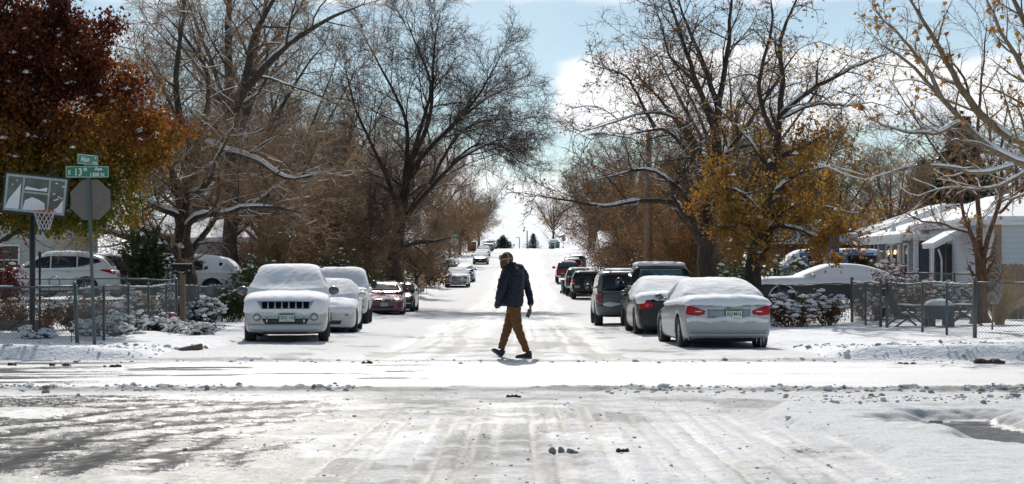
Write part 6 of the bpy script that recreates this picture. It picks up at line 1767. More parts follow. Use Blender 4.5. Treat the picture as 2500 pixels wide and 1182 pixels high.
def fences():
    X0 = wx(190, 30.6)
    fence('chain-link fence along the cross street below the basketball hoop', [(-13.5, 30.6, X0, 30.6)], [(-12.0, 30.6), (X0, 30.6, 1.16, -.06, .038)], 1.12, 1)
    xs_ = lambda d: X0 + (wx(542, 48.7) - X0) * (d - 30.6) / 18.1
    fence('chain-link fence running back along the street from the leaning corner post to the mailbox', [(X0 - .03, 30.6, xs_(41.2), 41.2)],
          [(xs_(d), d) for d in (32.8, 35.2, 37.4, 39.6)] + [(xs_(41.0), 41.0, 1.2, 0, .045)], 1.10, 2)
    fence('short chain-link fence between the mailbox and the silver SUV', [(xs_(41.9), 41.9, xs_(48.7), 48.7)], [(xs_(41.9), 41.9, 1.2, 0, .045), (xs_(44.4), 44.4), (xs_(48.7), 48.7, 1.15, 0, .04)], 1.08, 3)
    fence('farther chain-link fence inside the left yard, in front of the parked SUVs', [(-16, 44, wx(440, 44), 44)], [(x, 44) for x in (-14.6, -12.1, -10.9, -9.6)], 1.22, 4, cell=.1)
    fence('dark chain-link fence behind the silver SUV, under the brush', [(wx(540, 56), 56, wx(700, 56), 56)], [(wx(600, 56), 56), (wx(660, 56), 56)], 1.1, 5, cell=.1)
    # right yard
    c = (wx(2380, 33), 33.); e = (wx(2165, 39.8), 39.8); f_ = (wx(2150, 40.6), 40.6); h = (wx(2080, 44.8), 44.8)
    li = lambda a, b, t: (a[0] + (b[0]-a[0])*t, a[1] + (b[1]-a[1])*t)
    fence('chain-link fence from the thick corner post to the right border', [(c[0], c[1], 15.5, 33.0)], [(c[0], c[1], 1.22, 0, .045), (13.0, 33.)], 1.17, 6)
    fence('chain-link fence in front of the fire pit, between corner post and gate', [(c[0], c[1] + .04, e[0], e[1])], [(*li(c, e, .28),), (*li(c, e, .55),), (*e, 1.2, 0, .04)], 1.15, 7)
    fence('chain-link gate panel left of the fire pit, latch box on its post', [(f_[0], f_[1], h[0], h[1])], [(*f_, 1.2, 0, .04), (*li(f_, h, .5),), (*h, 1.22, 0, .045)], 1.14, 8)
    fence('chain-link fence in front of the snow-buried vintage car', [(h[0] - .05, h[1] + .05, wx(1866, 47), 47.)], [(wx(1902, 46.8), 46.8)], 1.10, 9)
    fence('rear chain-link fence beyond the fire pit and deck chairs', [(wx(2172, 47), 47., 17.5, 47.)], [(wx(2330, 47), 47.), (wx(2480, 47), 47.)], 1.25, 10, cell=.1)
    mb = MB(); mb.box((e[0] + .07, e[1] - .06, gz(*e) + .98), (.1, .06, .22), bev=.01); mb.tube([(e[0] - .05, e[1] - .05, gz(*e) + 1.12), (e[0] + .12, e[1] - .08, gz(*e) + 1.16)], .012, 6)
    tag(mb.build('gate_latch', M_BLACK), 'black gate latch box on the fence post left of the fire pit', 'latch')

def on_plane(me, M):
    me.transform(M); return me
FRONT = Matrix.Rotation(R(90), 4, 'X')       # xy drawing -> upright, facing -Y
def rounded(w, h, r, n=5):
    out = []
    for cx_, cy_, a0 in ((w/2-r, h/2-r, 0), (-w/2+r, h/2-r, 90), (-w/2+r, -h/2+r, 180), (w/2-r, -h/2+r, 270)):
        for k in range(n+1):
            a = R(a0 + 90*k/n); out.append((cx_ + r*math.cos(a), cy_ + r*math.sin(a)))
    return out
def sign_blade(root, w, h, M, texts, name='name_plate', flat=True):
    mb = MB(); mb.prism(rounded(w, h, .025), -.004, .004, M, 0)
    # white line border
    o = rounded(w - .02, h - .02, .02); i = rounded(w - .034, h - .034, .016)
    n = len(o)
    vs = [[mb.bm.verts.new(M @ Vector((p[0], p[1], .0055))) for p in q] for q in (o, i)]
    for k in range(n):
        f = mb.bm.faces.new((vs[0][k], vs[0][(k+1) % n], vs[1][(k+1) % n], vs[1][k])); f.material_index = 1
    p = mb.build(name, [M_SIGNG, M_WHITE], root)
    for t, x, y, sz, xs in texts:
        me = text_mesh(t, sz, M_WHITE, .001, xscale=xs, bold=.0022); me.transform(M @ Matrix.Translation((x, y, .007)))
        obj('sign_lettering', me, p)
    return p
def octagon(r): return [(r*math.cos(R(22.5 + 45*k)), r*math.sin(R(22.5 + 45*k))) for k in range(8)]
M_SIGNBACK = simple('sign_back', (.15, .13, .112), .5, .3, var=.1)
def signs():
    d = 30.2; px = 217
    x = wx(231, d); zb = gz(x, d)
    H = wz(395, d) - zb
    root = empty('street_sign', (x, d, zb), label='street sign post with green 13th Ave blade and grey back of a stop sign', cat='street sign')
    lean = (wx(216, d) - x) / (wz(440, d) - zb)
    post = MB(); M = Matrix.Shear('XY', 4, (lean, 0)); 
    post.box((0, 0, (H - .05)/2 - .1), (.058, .034, H + .1)); 
    post.bm.transform(M)
    p = post.build('post', M_GALV, root)
    hb = MB()
    for k in range(int(H / .07)):
        hb.lathe([(0, 0), (.011, 0)], M=M @ Matrix.Translation((0, -.0195, .06 + k*.07)) @ FRONT, n=6)
    tag(hb.build('punched_holes', M_BLACK, p), kind='stuff')
    def at(py): z = wz(py, d) - zb; return lean * z, z
    sx, sz = at(488)
    mb = MB(); mb.prism(octagon(.42), -.002, .002, Matrix.Translation((sx + .02, .03, sz)) @ FRONT @ Matrix.Rotation(R(2), 4, 'Z'))
    mb.build('stop_sign_back', M_SIGNBACK, root)
    bx_, bz_ = at(420)
    sign_blade(root, .84, .225, Matrix.Translation((bx_ - .01, -.03, bz_)) @ FRONT, [('E', -.345, -.015, .12, .8), ('13', -.175, -.01, .20, .85), ('th', -.035, .05, .10, .9), ('Ave', .22, .055, .10, .95), ('1300 N', .19, -.055, .10, .95)])
    tx, tz = at(390)
    M = Matrix.Translation((tx, .0, tz)) @ Matrix.Rotation(R(66), 4, 'Z') @ FRONT
    sign_blade(root, .62, .20, M, [('Alton', -.08, -.0, .14, .8), ('St', .22, .045, .06, .9), ('9100 E', .2, -.05, .06, .9)])
    mb = MB(); mb.box((tx - .02, 0, tz - .12), (.04, .05, .06)); mb.build('bracket', M_GALV, root)
    # far stop sign seen from the back (left) and from the front (right)
    def far_sign(px, d, ytop, yblade, label, front):
        x = wx(px, d); zb = gz(x, d); rt = empty('stop_sign', (x, d, zb), label=label, cat='stop sign', group='far stop signs')
        z = wz(ytop, d) - zb
        mb = MB(); mb.tube([(0, 0, -.2), (0, 0, z + .9)], .03, 6); mb.build('post', M_GALV, rt)
        if front:
            mb = MB(); mb.prism(octagon(.40), -.003, .0, Matrix.Translation((0, -.05, z)) @ FRONT, 0); mb.prism(octagon(.37), 0, .004, Matrix.Translation((0, -.05, z)) @ FRONT, 1)
            o = mb.build('octagon', [M_WHITE, simple('sign_red', (.42, .02, .025), .4)], rt)
            me = text_mesh('STOP', .27, M_WHITE, .002, xscale=.75, bold=.006); me.transform(Matrix.Translation((0, -.058, z)) @ FRONT); obj('lettering', me, o)
        else:
            mb = MB(); mb.prism(octagon(.42), -.003, .003, Matrix.Translation((0, .05, z)) @ FRONT); mb.build('octagon_back', simple('sign_back_pale', (.42, .43, .42), .5, .2), rt)
        zb2 = wz(yblade, d) - zb
        sign_blade(rt, .95, .22, Matrix.Translation((0, -.045, zb2)) @ FRONT, [('E 12th Ave' if not front else 'E 11th Ave', 0, 0, .15, .85)])
    far_sign(1109, 150, 591, 575, 'grey back of a stop sign with green street blade, beyond the yellow hydrant', False)
    far_sign(1376, 262, 584, 577, 'red stop sign with green street blade beside the far green bins', True)

def hoop(px, d, label, board_w, board_h, cx_py, cy_py, tilt, rim_py, pole_top, base_py, mats, scale=1., facing=0., rimpx=None, group='basketball hoops'):
    x = wx(px, d); zb = gz(x, d)
    root = empty('basketball_hoop', (x, d, zb), label=label, cat='basketball hoop', group=group)
    zt = wz(pole_top, d) - zb
    mb = MB(); mb.tube([(0, 0, -.2), (0, 0, zt)], .065*scale, 12); mb.build('pole', mats[0], root)
    bx_, bz_ = wx(cx_py, d) - x, wz(cy_py, d) - zb
    mb = MB(); mb.tube([(0, 0, zt - .05), (bx_*.6, -.15, bz_)], .04*scale, 8); mb.tube([(0, 0, zt - .3), (bx_*.6, -.16, bz_ - .2)], .03*scale, 8); mb.build('bracket', mats[0], root)
    M = Matrix.Translation((bx_, -.28, bz_)) @ Matrix.Rotation(facing, 4, 'Z') @ Matrix.Rotation(R(tilt), 4, 'Y') @ FRONT
    w, h = board_w/2, board_h/2
    mb = MB()
    def bar(x0, y0, x1, y1, t, z=.0, mi=0, dz=.03):
        mb.prism([(x0, y0), (x1, y0), (x1, y1), (x0, y1)], z, z + dz, M, mi)
    t = .035*scale
    bar(-w, -h, w, -h + t*1.5, t); bar(-w, h - t, w, h, t); bar(-w, -h + t*1.5, -w + t, h - t, t); bar(w - t, -h + t*1.5, w, h - t, t)
    bd = mb.build('board_frame', mats[0], root)
    mb = MB(); bar(-w + t, -h + t*1.5, w - t, h - t, 0, .004, 0, .012); mb.build('backboard', mats[1], root)
    mb = MB(); s = .030*scale; z = .0165
    wi, hi_, lo = w - t - .012, h - t - .012, -h + t*1.5 + .012
    for a in ((-wi, hi_ - s*1.6, wi, hi_), (-wi, lo, wi, lo + s*1.6), (-wi, lo + s*1.6, -wi + s*1.6, hi_ - s*1.6), (wi - s*1.6, lo + s*1.6, wi, hi_ - s*1.6),
              (-w*.42, lo + s*1.6, -w*.42 + s*1.3, hi_ - s*1.6), (w*.38, lo + s*1.6, w*.38 + s*1.3, hi_ - s*1.6), (-w*.42 + s*1.3, h*.06, w*.38, h*.06 + s*1.3)):
        bar(*a, 0, z, 0, .006)
    mb.build('board_lines', mats[2], root)
    if len(mats) > 3:      # snow and scuffs stuck on the pane
        mb = MB()
        for (pl) in ([(-wi*.95, lo + .05), (-wi*.5, lo + .05), (-wi*.5, h*.5), (-wi*.62, h*.2), (-wi*.85, -h*.3)], [(-w*.36, lo+.05), (w*.34, lo+.05), (w*.30, -h*.35), (w*.1, -h*.2), (-w*.1, -h*.12), (-w*.3, -h*.3)], [(w*.48, lo+.05), (wi*.93, lo+.05), (wi*.92, -h*.1), (w*.7, -h*.5)], [(-w*.36, h*.22), (w*.34, h*.22), (w*.34, h*.42), (w*.1, h*.30), (-w*.3, h*.38)]):
            mb.prism(pl, .017, .026, M, 0); mb.build('snow_patch', M_SNOW, bd); mb = MB()
        rnd = random.Random(4)
        for k in range(9): a, b = rnd.uniform(w*.5, wi*.9), rnd.uniform(-h*.3, h*.7); mb.prism([(a, b), (a + .05, b + .01), (a + .06, b + .035), (a + .01, b + .03)], .017, .023, M, 0)
        for k in range(4): a, b = rnd.uniform(-wi*.9, -wi*.6), rnd.uniform(-h*.2, h*.7); mb.prism([(a, b), (a + .04, b + .02), (a + .03, b + .05)], .017, .023, M, 0)
        tag(mb.build('snow_specks', M_SNOW, bd), kind='stuff')
        mb = MB()
        mb.tube([M @ Vector((-w*.34, -h*.02, -.01)), M @ Vector((-w*.1, -h*.4, -.05))], .015, 5); mb.tube([M @ Vector((w*.32, -h*.02, -.01)), M @ Vector((w*.1, -h*.4, -.05))], .015, 5); mb.build('board_struts', mats[0], root)
    # rim and net
    rr = .228*scale; rx = (wx(rimpx, d - .63) - x) if rimpx else bx_; rz = wz(rim_py, d - .63) - zb
    C = Vector((rx, -.28 - rr - .12, rz))
    mb = MB(); ring = [C + Vector((rr*math.cos(a), rr*math.sin(a), .0)) for a in np.linspace(0, 2*math.pi, 25)]
    mb.tube(ring, .011*scale, 6, cap=False); mb.box(C + Vector((0, rr + .05, -.01)), (.12, .12, .03)); 
    for a in (.25, .75): mb.tube([C + Vector((rr*math.cos(a*math.pi), rr*math.sin(a*math.pi), 0)), C + Vector((.0, rr + .1, -.1))], .009*scale, 5)
    rim = mb.build('rim', simple('rim_orange', (.5, .06, .03), .45) if len(mats) > 3 else mats[2], root)
    P = []
    nn = 12; H = .42*scale
    for k in range(nn):
        for s in (1, -1):
            P.append([(C.x + (rr*(1 - .5*j/5))*math.cos(2*math.pi*(k + s*j*.5)/nn), C.y + (rr*(1 - .5*j/5))*math.sin(2*math.pi*(k + s*j*.5)/nn), C.z - H*j/5) for j in range(6)])
    v, q = tubes(np.array(P), np.full((len(P), 6), .006*scale), 4)
    obj('net', np_mesh('net', v, q, simple('net_white', (.62, .6, .57), .8)), rim)
    if len(mats) > 3:
        mb = MB(); mb.tube([C + Vector((-rr*.8, -.05, 0)), C + Vector((-rr*.5, -.1, -.15)), C + Vector((-rr*.2, -.12, -.33)), C + Vector((-rr*.1, -.12, -.48))], .012, 5); mb.build('torn_cord', simple('blue_cord', (.03, .25, .5), .7), rim)
    return root

def pot(px, d, w, h, mat, label, plant=None, seed=0, band=False):
    x = wx(px, d); z = gz(x, d) - .02
    root = empty('plant_pot', (x, d, z), label=label, cat='plant pot', group='pots in the left yard')
    mb = MB(); mb.lathe([(0, .0), (w*.36, 0), (w*.46, h*.82), (w*.5, h*.83), (w*.5, h), (w*.44, h), (w*.42, h*.9), (0, h*.9)], n=22); mb.build('pot', mat, root)
    mb = MB(); mb.blob((0, 0, h*.93), (w*.43, w*.43, h*.16), seed=seed, sub=2); mb.build('soil_snow', M_SNOW, root)
    return root
def yard_left():
    mats = [M_DARKMETAL, simple('board_glass', (.085, .095, .08), .2, spec=.5, var=.5, vscale=3), simple('board_white', (.36, .41, .39), .5), 1]
    hoop(79, 35.0, 'basketball hoop with crooked clear backboard and snow stuck to it, in the left yard', 1.40, .92, 96, 478, 5.5, 515, 470, 806, mats, 1., R(12), rimpx=108)
    pot(50, 38, .36, .32, simple('pink_plastic', (.38, .06, .11), .5), 'pink plastic pot left of the basketball pole', seed=1)
    pot(116, 38.5, .36, .34, simple('brown_pot', (.16, .055, .035), .6), 'dark brown pot just right of the basketball pole', seed=2)
    pot(412, 40, .42, .38, simple('terracotta', (.28, .07, .045), .65), 'terracotta pot beside the mailbox post', seed=3)
    ml = lambda n, st: leaf_mat(n, st, .35)
    mum = ml('mum_leaf', [(0, (.10, .07, .012)), (.5, (.22, .13, .02)), (1, (.14, .06, .02))]); brownl = ml('dry_leaf', [(0, (.10, .05, .02)), (.5, (.17, .085, .035)), (1, (.13, .05, .03))])
    greenl = ml('dark_leaf', [(0, (.02, .04, .012)), (.6, (.045, .07, .02)), (1, (.09, .09, .03))]); redl = ml('maroon_leaf', [(0, (.05, .008, .015)), (.6, (.12, .018, .025)), (1, (.16, .05, .03))])
    shrub('flowering_bush', 345, 38.6, .95, 1.0, 'golden-yellow bush with snow caps on its flower heads, behind the fence', mum, 1, 3200, .05, .35, capsize=.95)
    shrub('dry_shrub', 215, 38, 1.9, .82, 'dry brown bush spread behind the leaning corner post', brownl, 2, 4200, .055, .12, depth=1.4)
    shrub('dry_shrub', 60, 37.2, 2.0, .85, 'low brown shrub behind the pink pot', brownl, 3, 2600, .055, .2, depth=1.)
    shrub('low_snowy_plant', 255, 34.6, 1.3, .45, 'low snow-covered plants at the foot of the street sign', greenl, 4, 1200, .05, .9, depth=1.2, capsize=1.0)
    shrub('low_snowy_plant', 300, 36.2, 1.0, .5, 'snowy perennials left of the golden-yellow bush', greenl, 5, 1200, .05, .8, capsize=1.0)
    shrub('low_snowy_plant', 398, 37.6, .9, .35, 'low dark green plant with snow in front of the terracotta pot', greenl, 6, 1500, .05, .5)
    shrub('snowy_shrub', 495, 43.5, 1.1, .75, 'snow-laden dark shrub right of the mailbox post', greenl, 7, 2600, .06, .7, capsize=1.1)
    shrub('green_shrub', 420, 43, .9, 1.0, 'greenish shrub behind the terracotta pot', greenl, 8, 2200, .06, .3)
    shrub('green_shrub', 560, 47.5, 1.5, 1.15, 'ragged green and brown shrub left of the silver SUV', greenl, 9, 3800, .06, .12)
    shrub('low_snowy_plant', 84, 33.4, .9, .22, 'low leafy plant poking through snow at the foot of the hoop', greenl, 10, 260, .08, .5, stems=14)
    shrub('maroon_shrub', 0, 39, 1.2, 2.3, 'tall maroon shrub at the left border', redl, 11, 3600, .07, .12)
    shrub('dark_evergreen_bush', 354, 52, 1.3, 2.6, 'dark green leafy bush hanging between the parked SUVs', greenl, 12, 6500, .11, .05)
    shrub('snowy_shrub', 470, 36.5, 1.3, .3, 'low snowy plants at the verge in front of the mailbox', greenl, 13, 500, .06, .8, capsize=.9)
    # mailbox
    d = 40.6; x = wx(446, d); z = gz(x, d)
    root = empty('mailbox', (x, d, z), label='black mailbox with painted flowers on a grey wooden post', cat='mailbox')
    mb = MB(); mb.box((0, 0, .62), (.13, .13, 1.5)); mb.build('post', M_WOOD, root)
    w = .52
    prof_ = [(-.11, 0), (.11, 0), (.11, .13)] + [(.11*math.cos(a), .13 + .085*math.sin(a)) for a in np.linspace(0, math.pi, 9)[1:-1]] + [(-.11, .13)]
    prof_ = [(a, b*1.3) for a, b in prof_]
    M = Matrix.Translation((-w/2, 0, 1.37)) @ Matrix.Rotation(R(90), 4, 'Z') @ FRONT
    mb = MB(); mb.prism([(p[0], p[1]) for p in prof_], 0, w, M); bx_ = mb.build('box', simple('mailbox_black', (.012, .012, .014), .7, spec=.3), root)
    mb = MB(); rnd = random.Random(2)
    for k in range(26):
        u = rnd.uniform(.04, w - .04); v = .03 + .13*abs(u/w - .45)*rnd.uniform(.2, 1.2) + rnd.uniform(0, .03)
        mb.lathe([(0, .006), (.013, .004), (.015, 0)], M=Matrix.Translation((-w/2 + u, -.114, 1.37 + v)) @ FRONT, n=6, mi=k % 3)
    mb.build('painted_flowers', [simple('petal_white', (.55, .58, .55), .6), simple('petal_teal', (.16, .3, .27), .6), simple('petal_red', (.35, .09, .08), .6)], bx_)['kind'] = 'stuff'
    mb = MB(); mb.blob((.16, 0, 1.60), (.11, .09, .03), sub=2); mb.build('box_snow', M_SNOW, root)
    # log, solar lamp, shepherd hook, planter wall
    d = CH*F/(858 - HY) ; x = wx(462, d); z = gz(x, d)
    mb = MB(); mb.tube([(-.26, .0, .02), (-.05, .02, .07), (.22, .0, .12)], [.055, .06, .062], 9); mb.tube([(-.18, -.05, .0), (-.35, -.08, -.0)], .035, 7); mb.tube([(.22, 0, .12), (.245, 0, .124)], [.062, .055], 9)
    tag(mb.build('log', M_WOOD, None, (x, d, z)), 'short split log lying in the snow at the kerb left of the silver SUV', 'log')
    x, d = wx(175, 31.6), 31.6; root = empty('solar_lamp', (x, d, gz(x, d)), label='small black solar path lamp with snow cap by the corner post', cat='garden lamp')
    mb = MB(); mb.tube([(0, 0, -.05), (0, 0, .2)], .010, 6); mb.lathe([(0, .26), (.045, .26), (.05, .23), (.03, .2), (0, .2)], n=12); mb.build('lamp_body', M_BLACK, root)
    mb = MB(); mb.blob((0, 0, .285), (.05, .05, .03), sub=2); mb.build('snow_cap', M_SNOW, root)
    x, d = wx(97, 36.5), 36.5
    mb = MB(); mb.tube([(0, 0, -.1), (0, 0, 1.75)], .028, 8); mb.blob((0, 0, 1.8), (.04, .04, .08), sub=2, amp=0)
    tag(mb.build('iron_pole', M_BLACK, None, (x, d, gz(x, d))), 'thin black iron pole with finial right of the basketball pole', 'pole')
    x, d = wx(133, 40.5), 40.5
    mb = MB(); mb.tube([(-.14, 0, -.1), (-.14, 0, 1.0)] + [(.14*math.cos(a), 0, 1.15 + .14*math.sin(a)) for a in np.linspace(math.pi, 0, 9)] + [(.14, 0, .9)], .012, 6)
    tag(mb.build('shepherd_hook', M_BLACK, None, (x, d, gz(x, d))), 'curved black garden hook in front of the white SUV', 'garden hook')
    x, d = wx(30, 37), 37
    mb = MB(); mb.box((-.6, 0, .12), (2.6, .18, .26), bev=.02); tag(mb.build('planter_edge', M_WOOD, None, (x, d, gz(x, d))), 'low weathered timber planter edge behind the pink pot', 'planter')
    mb = MB(); mb.tube([(wx(20, 34.5), 34.5, gz(-11, 34.5) + .12), (wx(72, 34.9), 34.9, gz(-11, 34.9) + .42)], .022, 6); tag(mb.build('fallen_bar', M_BLACK), 'black bar slanting through the fence at the foot of the hoop', 'bar')
    # further up the left side
    x, d = wx(1079, 128), 128; root = empty('fire_hydrant', (x, d, gz(x, d)), label='yellow fire hydrant on the snowy left verge', cat='hydrant')
    my = simple('hydrant_yellow', (.50, .30, .02), .5)
    mb = MB(); mb.lathe([(.0, 0), (.17, 0), (.17, .05), (.12, .06), (.12, .5), (.15, .52), (.15, .57), (.11, .66), (.04, .72), (.04, .77), (0, .77)], n=14); mb.lathe([(.07, -.2), (.07, .2)], (0, 0, .42), 10, 'X'); mb.lathe([(.08, 0), (.08, .2), (0, .2)], M=Matrix.Translation((0, 0, .40)) @ FRONT, n=10); mb.build('barrel', my, root)
    mb = MB(); mb.blob((0, 0, .78), (.1, .1, .05), sub=2); mb.build('snow_cap', M_SNOW, root)
    slatfence(wx(975, 102), 102, wx(1020, 102), 102, 1.3, 'horizontal-slat wooden fence right of the vase-shaped tree trunk', M_FENCEW, horiz=True)
    slatfence(wx(1020, 102), 102, wx(1036, 112), 112, 1.3, 'return of the slat fence, edge on behind the young tree', M_FENCEW, horiz=True)
    for px, d, lab in ((1024, 96, 'orange-topped wire stake nearer the kerb, left verge'), (1038, 104, 'orange-topped wire stake by the slat fence, left verge')):
        x = wx(px, d); z = gz(x, d); mb = MB()
        for sx in (-.1, .1): mb.tube([(sx, 0, -.1), (sx, 0, .55)], .012, 5)
        mb.box((0, 0, .56), (.26, .06, .2), mi=1, bev=.01); tag(mb.build('marker_stake', [M_DARKMETAL, simple('stake_orange', (.5, .24, .05), .6)], None, (x, d, z)), lab, 'stake', 'marker stakes')
    x, d = wx(980, 99), 99
    root = empty('play_slide', (x, d, gz(x, d)), label='yellow plastic play slide with snow on top behind the big tree trunk', cat='slide')
    mb = MB(); mb.box((0, 0, .45), (.9, .5, .5), bev=.1); mb.tube([(-.2, 0, .1), (.5, 0, .4)], .15, 8); mb.build('slide_body', simple('toy_yellow', (.55, .32, .03), .4), root)
    mb = MB(); mb.blob((0, 0, .75), (.45, .28, .14), sub=2); mb.build('snow_cap', M_SNOW, root)
    shrub('dry_shrub', 1062, 118, 2.6, 1.9, 'brown brush left of the yellow hydrant', brownl, 14, 2600, .12, .15)
    shrub('snowy_hedge', 1048, 142, 5.5, 1.8, 'snow-covered dark hedge behind the hydrant', greenl, 15, 4500, .16, .6, cat='hedge', depth=2, capsize=2.4)
    for px, d, w, h, lab, m in ((640, 62, 3.4, 1.9, 'dark evergreen brush right of the two big bare trunks', greenl), (800, 70, 4.5, 2.3, 'dark green brush behind the white pickup', greenl), (905, 88, 4.2, 2.6, 'dark brush left of the vase-shaped tree trunk', greenl), (690, 78, 5.5, 3.2, 'rusty brush behind the silver SUV roof', brownl), (560, 80, 4.5, 2.8, 'brown brush between the two big bare trunks', brownl), (835, 98, 6, 3.6, 'rusty tall brush behind the white pickup roof', brownl), (1005, 140, 5, 3.4, 'brown brush far behind the slat fence', brownl), (920, 118, 6, 3.6, 'far brown brush behind the vase-shaped tree', brownl),
                                (330, 74, 2.6, 2.6, 'green brush behind the black SUV in the driveway', greenl), (1090, 190, 8, 4, 'far brown brush below the orange-leaved tree', brownl)):
        shrub('tall_brush', px, d, w, h, lab, m, int(px), 4200, .13, .1, stems=60, group='brush along the yards')
    # bins
    bin_(1381, 108.5, 'green wheelie bin standing in the street beside the pickup with the black tailgate', 1.0)
    bin_(1199, 243, 'green wheelie bin at the end of the far left row', 1.15)
    bin_(1348, 274, 'left one of the two green bins on the crest', 1.12); bin_(1362, 273, 'right one of the two green bins on the crest', 1.12)
    x, d = wx(1152, 238), 238; 
    mb = MB(); mb.box((0, 0, .7), (1.4, .1, 1.5)); tag(mb.build('wooden_gate', simple('red_brown_wood', (.16, .05, .03), .8), None, (x, d, gz(x, d))), 'small red-brown wooden gate far up on the left', 'gate')
    # street lamp and pole on the crest
    x, d = wx(1268, 420), 420; z0 = float(prof(d)); root = empty('street_lamp', (x, d, z0), label='thin street lamp on the crest, left of the wooden pole', cat='street lamp')
    zt = wz(580, d) - z0; mb = MB(); mb.tube([(0, 0, -.3), (0, 0, zt)], .10, 8); mb.tube([(0, 0, zt), (-.5, 0, zt + .05)], .07, 6); mb.build('pole', M_DARKMETAL, root)
    mb = MB(); mb.box((-.55, 0, zt + .02), (.7, .3, .16), bev=.04); mb.build('lamp_head', M_DARKMETAL, root)
    x, d = wx(1287, 350), 350; z0 = float(prof(d)); zt = wz(563, d) - z0; mb = MB(); mb.tube([(0, 0, -.3), (0, 0, zt)], [.16, .11], 8); mb.box((0, 0, zt*.35), (1.6, .1, .12)); mb.box((-.5, 0, zt*.22), (1.2, .1, .1))
    tag(mb.build('wooden_pole', M_WOOD, None, (x, d, z0)), 'dark wooden pole with crosspieces on the crest of the street', 'pole')

M_FENCEW = simple('fence_cedar', (.20, .125, .075), .8, var=.3, vscale=8, bump=.4, bscale=30)
def slatfence(x0, d0, x1, d1, H, label, mat, horiz=False, dogear=False):
    z = gz((x0+x1)/2, (d0+d1)/2); L = math.hypot(x1-x0, d1-d0); a = math.atan2(d1-d0, x1-x0)
    root = empty('wooden_fence', (x0, d0, z), a, label, 'fence', 'wooden fences')
    mb = MB(); rnd = random.Random(int(L*100))
    if horiz:
        n = int(H / .17)
        for k in range(n): mb.box((L/2, rnd.uniform(-.004, .004), .12 + k*.17), (L, .03, .135))
    else:
        n = int(L / .15)
        for k in range(n):
            h = H + rnd.uniform(-.015, .015); w = .14
            xx = (k + .5) * L / n
            pl = [(-w/2, 0), (w/2, 0), (w/2, h - .04), (w/2 - .04, h), (-w/2 + .04, h), (-w/2, h - .04)]
            mb.prism(pl, -.012, .012, Matrix.Translation((xx, rnd.uniform(-.006, .006), 0)) @ FRONT)
    mb.build('boards', mat, root)
    for k in range(max(2, int(L / 2.2) + 1)):
        xx = k * L / max(1, int(L/2.2)); m2 = MB(); m2.box((xx, .05, H/2 - .05), (.09, .06, H + .06)); m2.build('post', mat, root)
    return root
def bin_(px, d, label, H):
    x = wx(px, d); z = gz(x, d) if abs(x - cxs(d)) > HALF else float(prof(d)); root = empty('wheelie_bin', (x, d, z), .15, label, 'bin', 'green wheelie bins')
    mg = simple('bin_green', (.008, .085, .055), .45)
    mb = MB(); mb.box((0, 0, H*.48), (.62, .68, H*.9), taper=None, bev=.04)
    for v in mb.bm.verts:
        k = .80 + .2 * v.co.z / H; v.co.x *= k; v.co.y *= k
    mb.build('bin_body', mg, root)
    mb = MB(); mb.box((0, 0, H*.955), (.70, .76, .07), bev=.025); mb.tube([(-.28, .38, H*.93), (.28, .38, H*.93)], .02, 6); mb.build('lid', mg, root)
    for sx in (-1, 1):
        mb = MB(); mb.lathe([(0, -.03), (.12, -.03), (.12, .03), (0, .03)], (sx*.3, .3, .12), 14, 'X'); mb.build('wheel', M_BLACK, root)
    me = text_mesh('WM', .2, M_WHITE, .003, bold=.006); me.transform(Matrix.Translation((0, -.345, H*.68)) @ FRONT); obj('lettering', me, root)

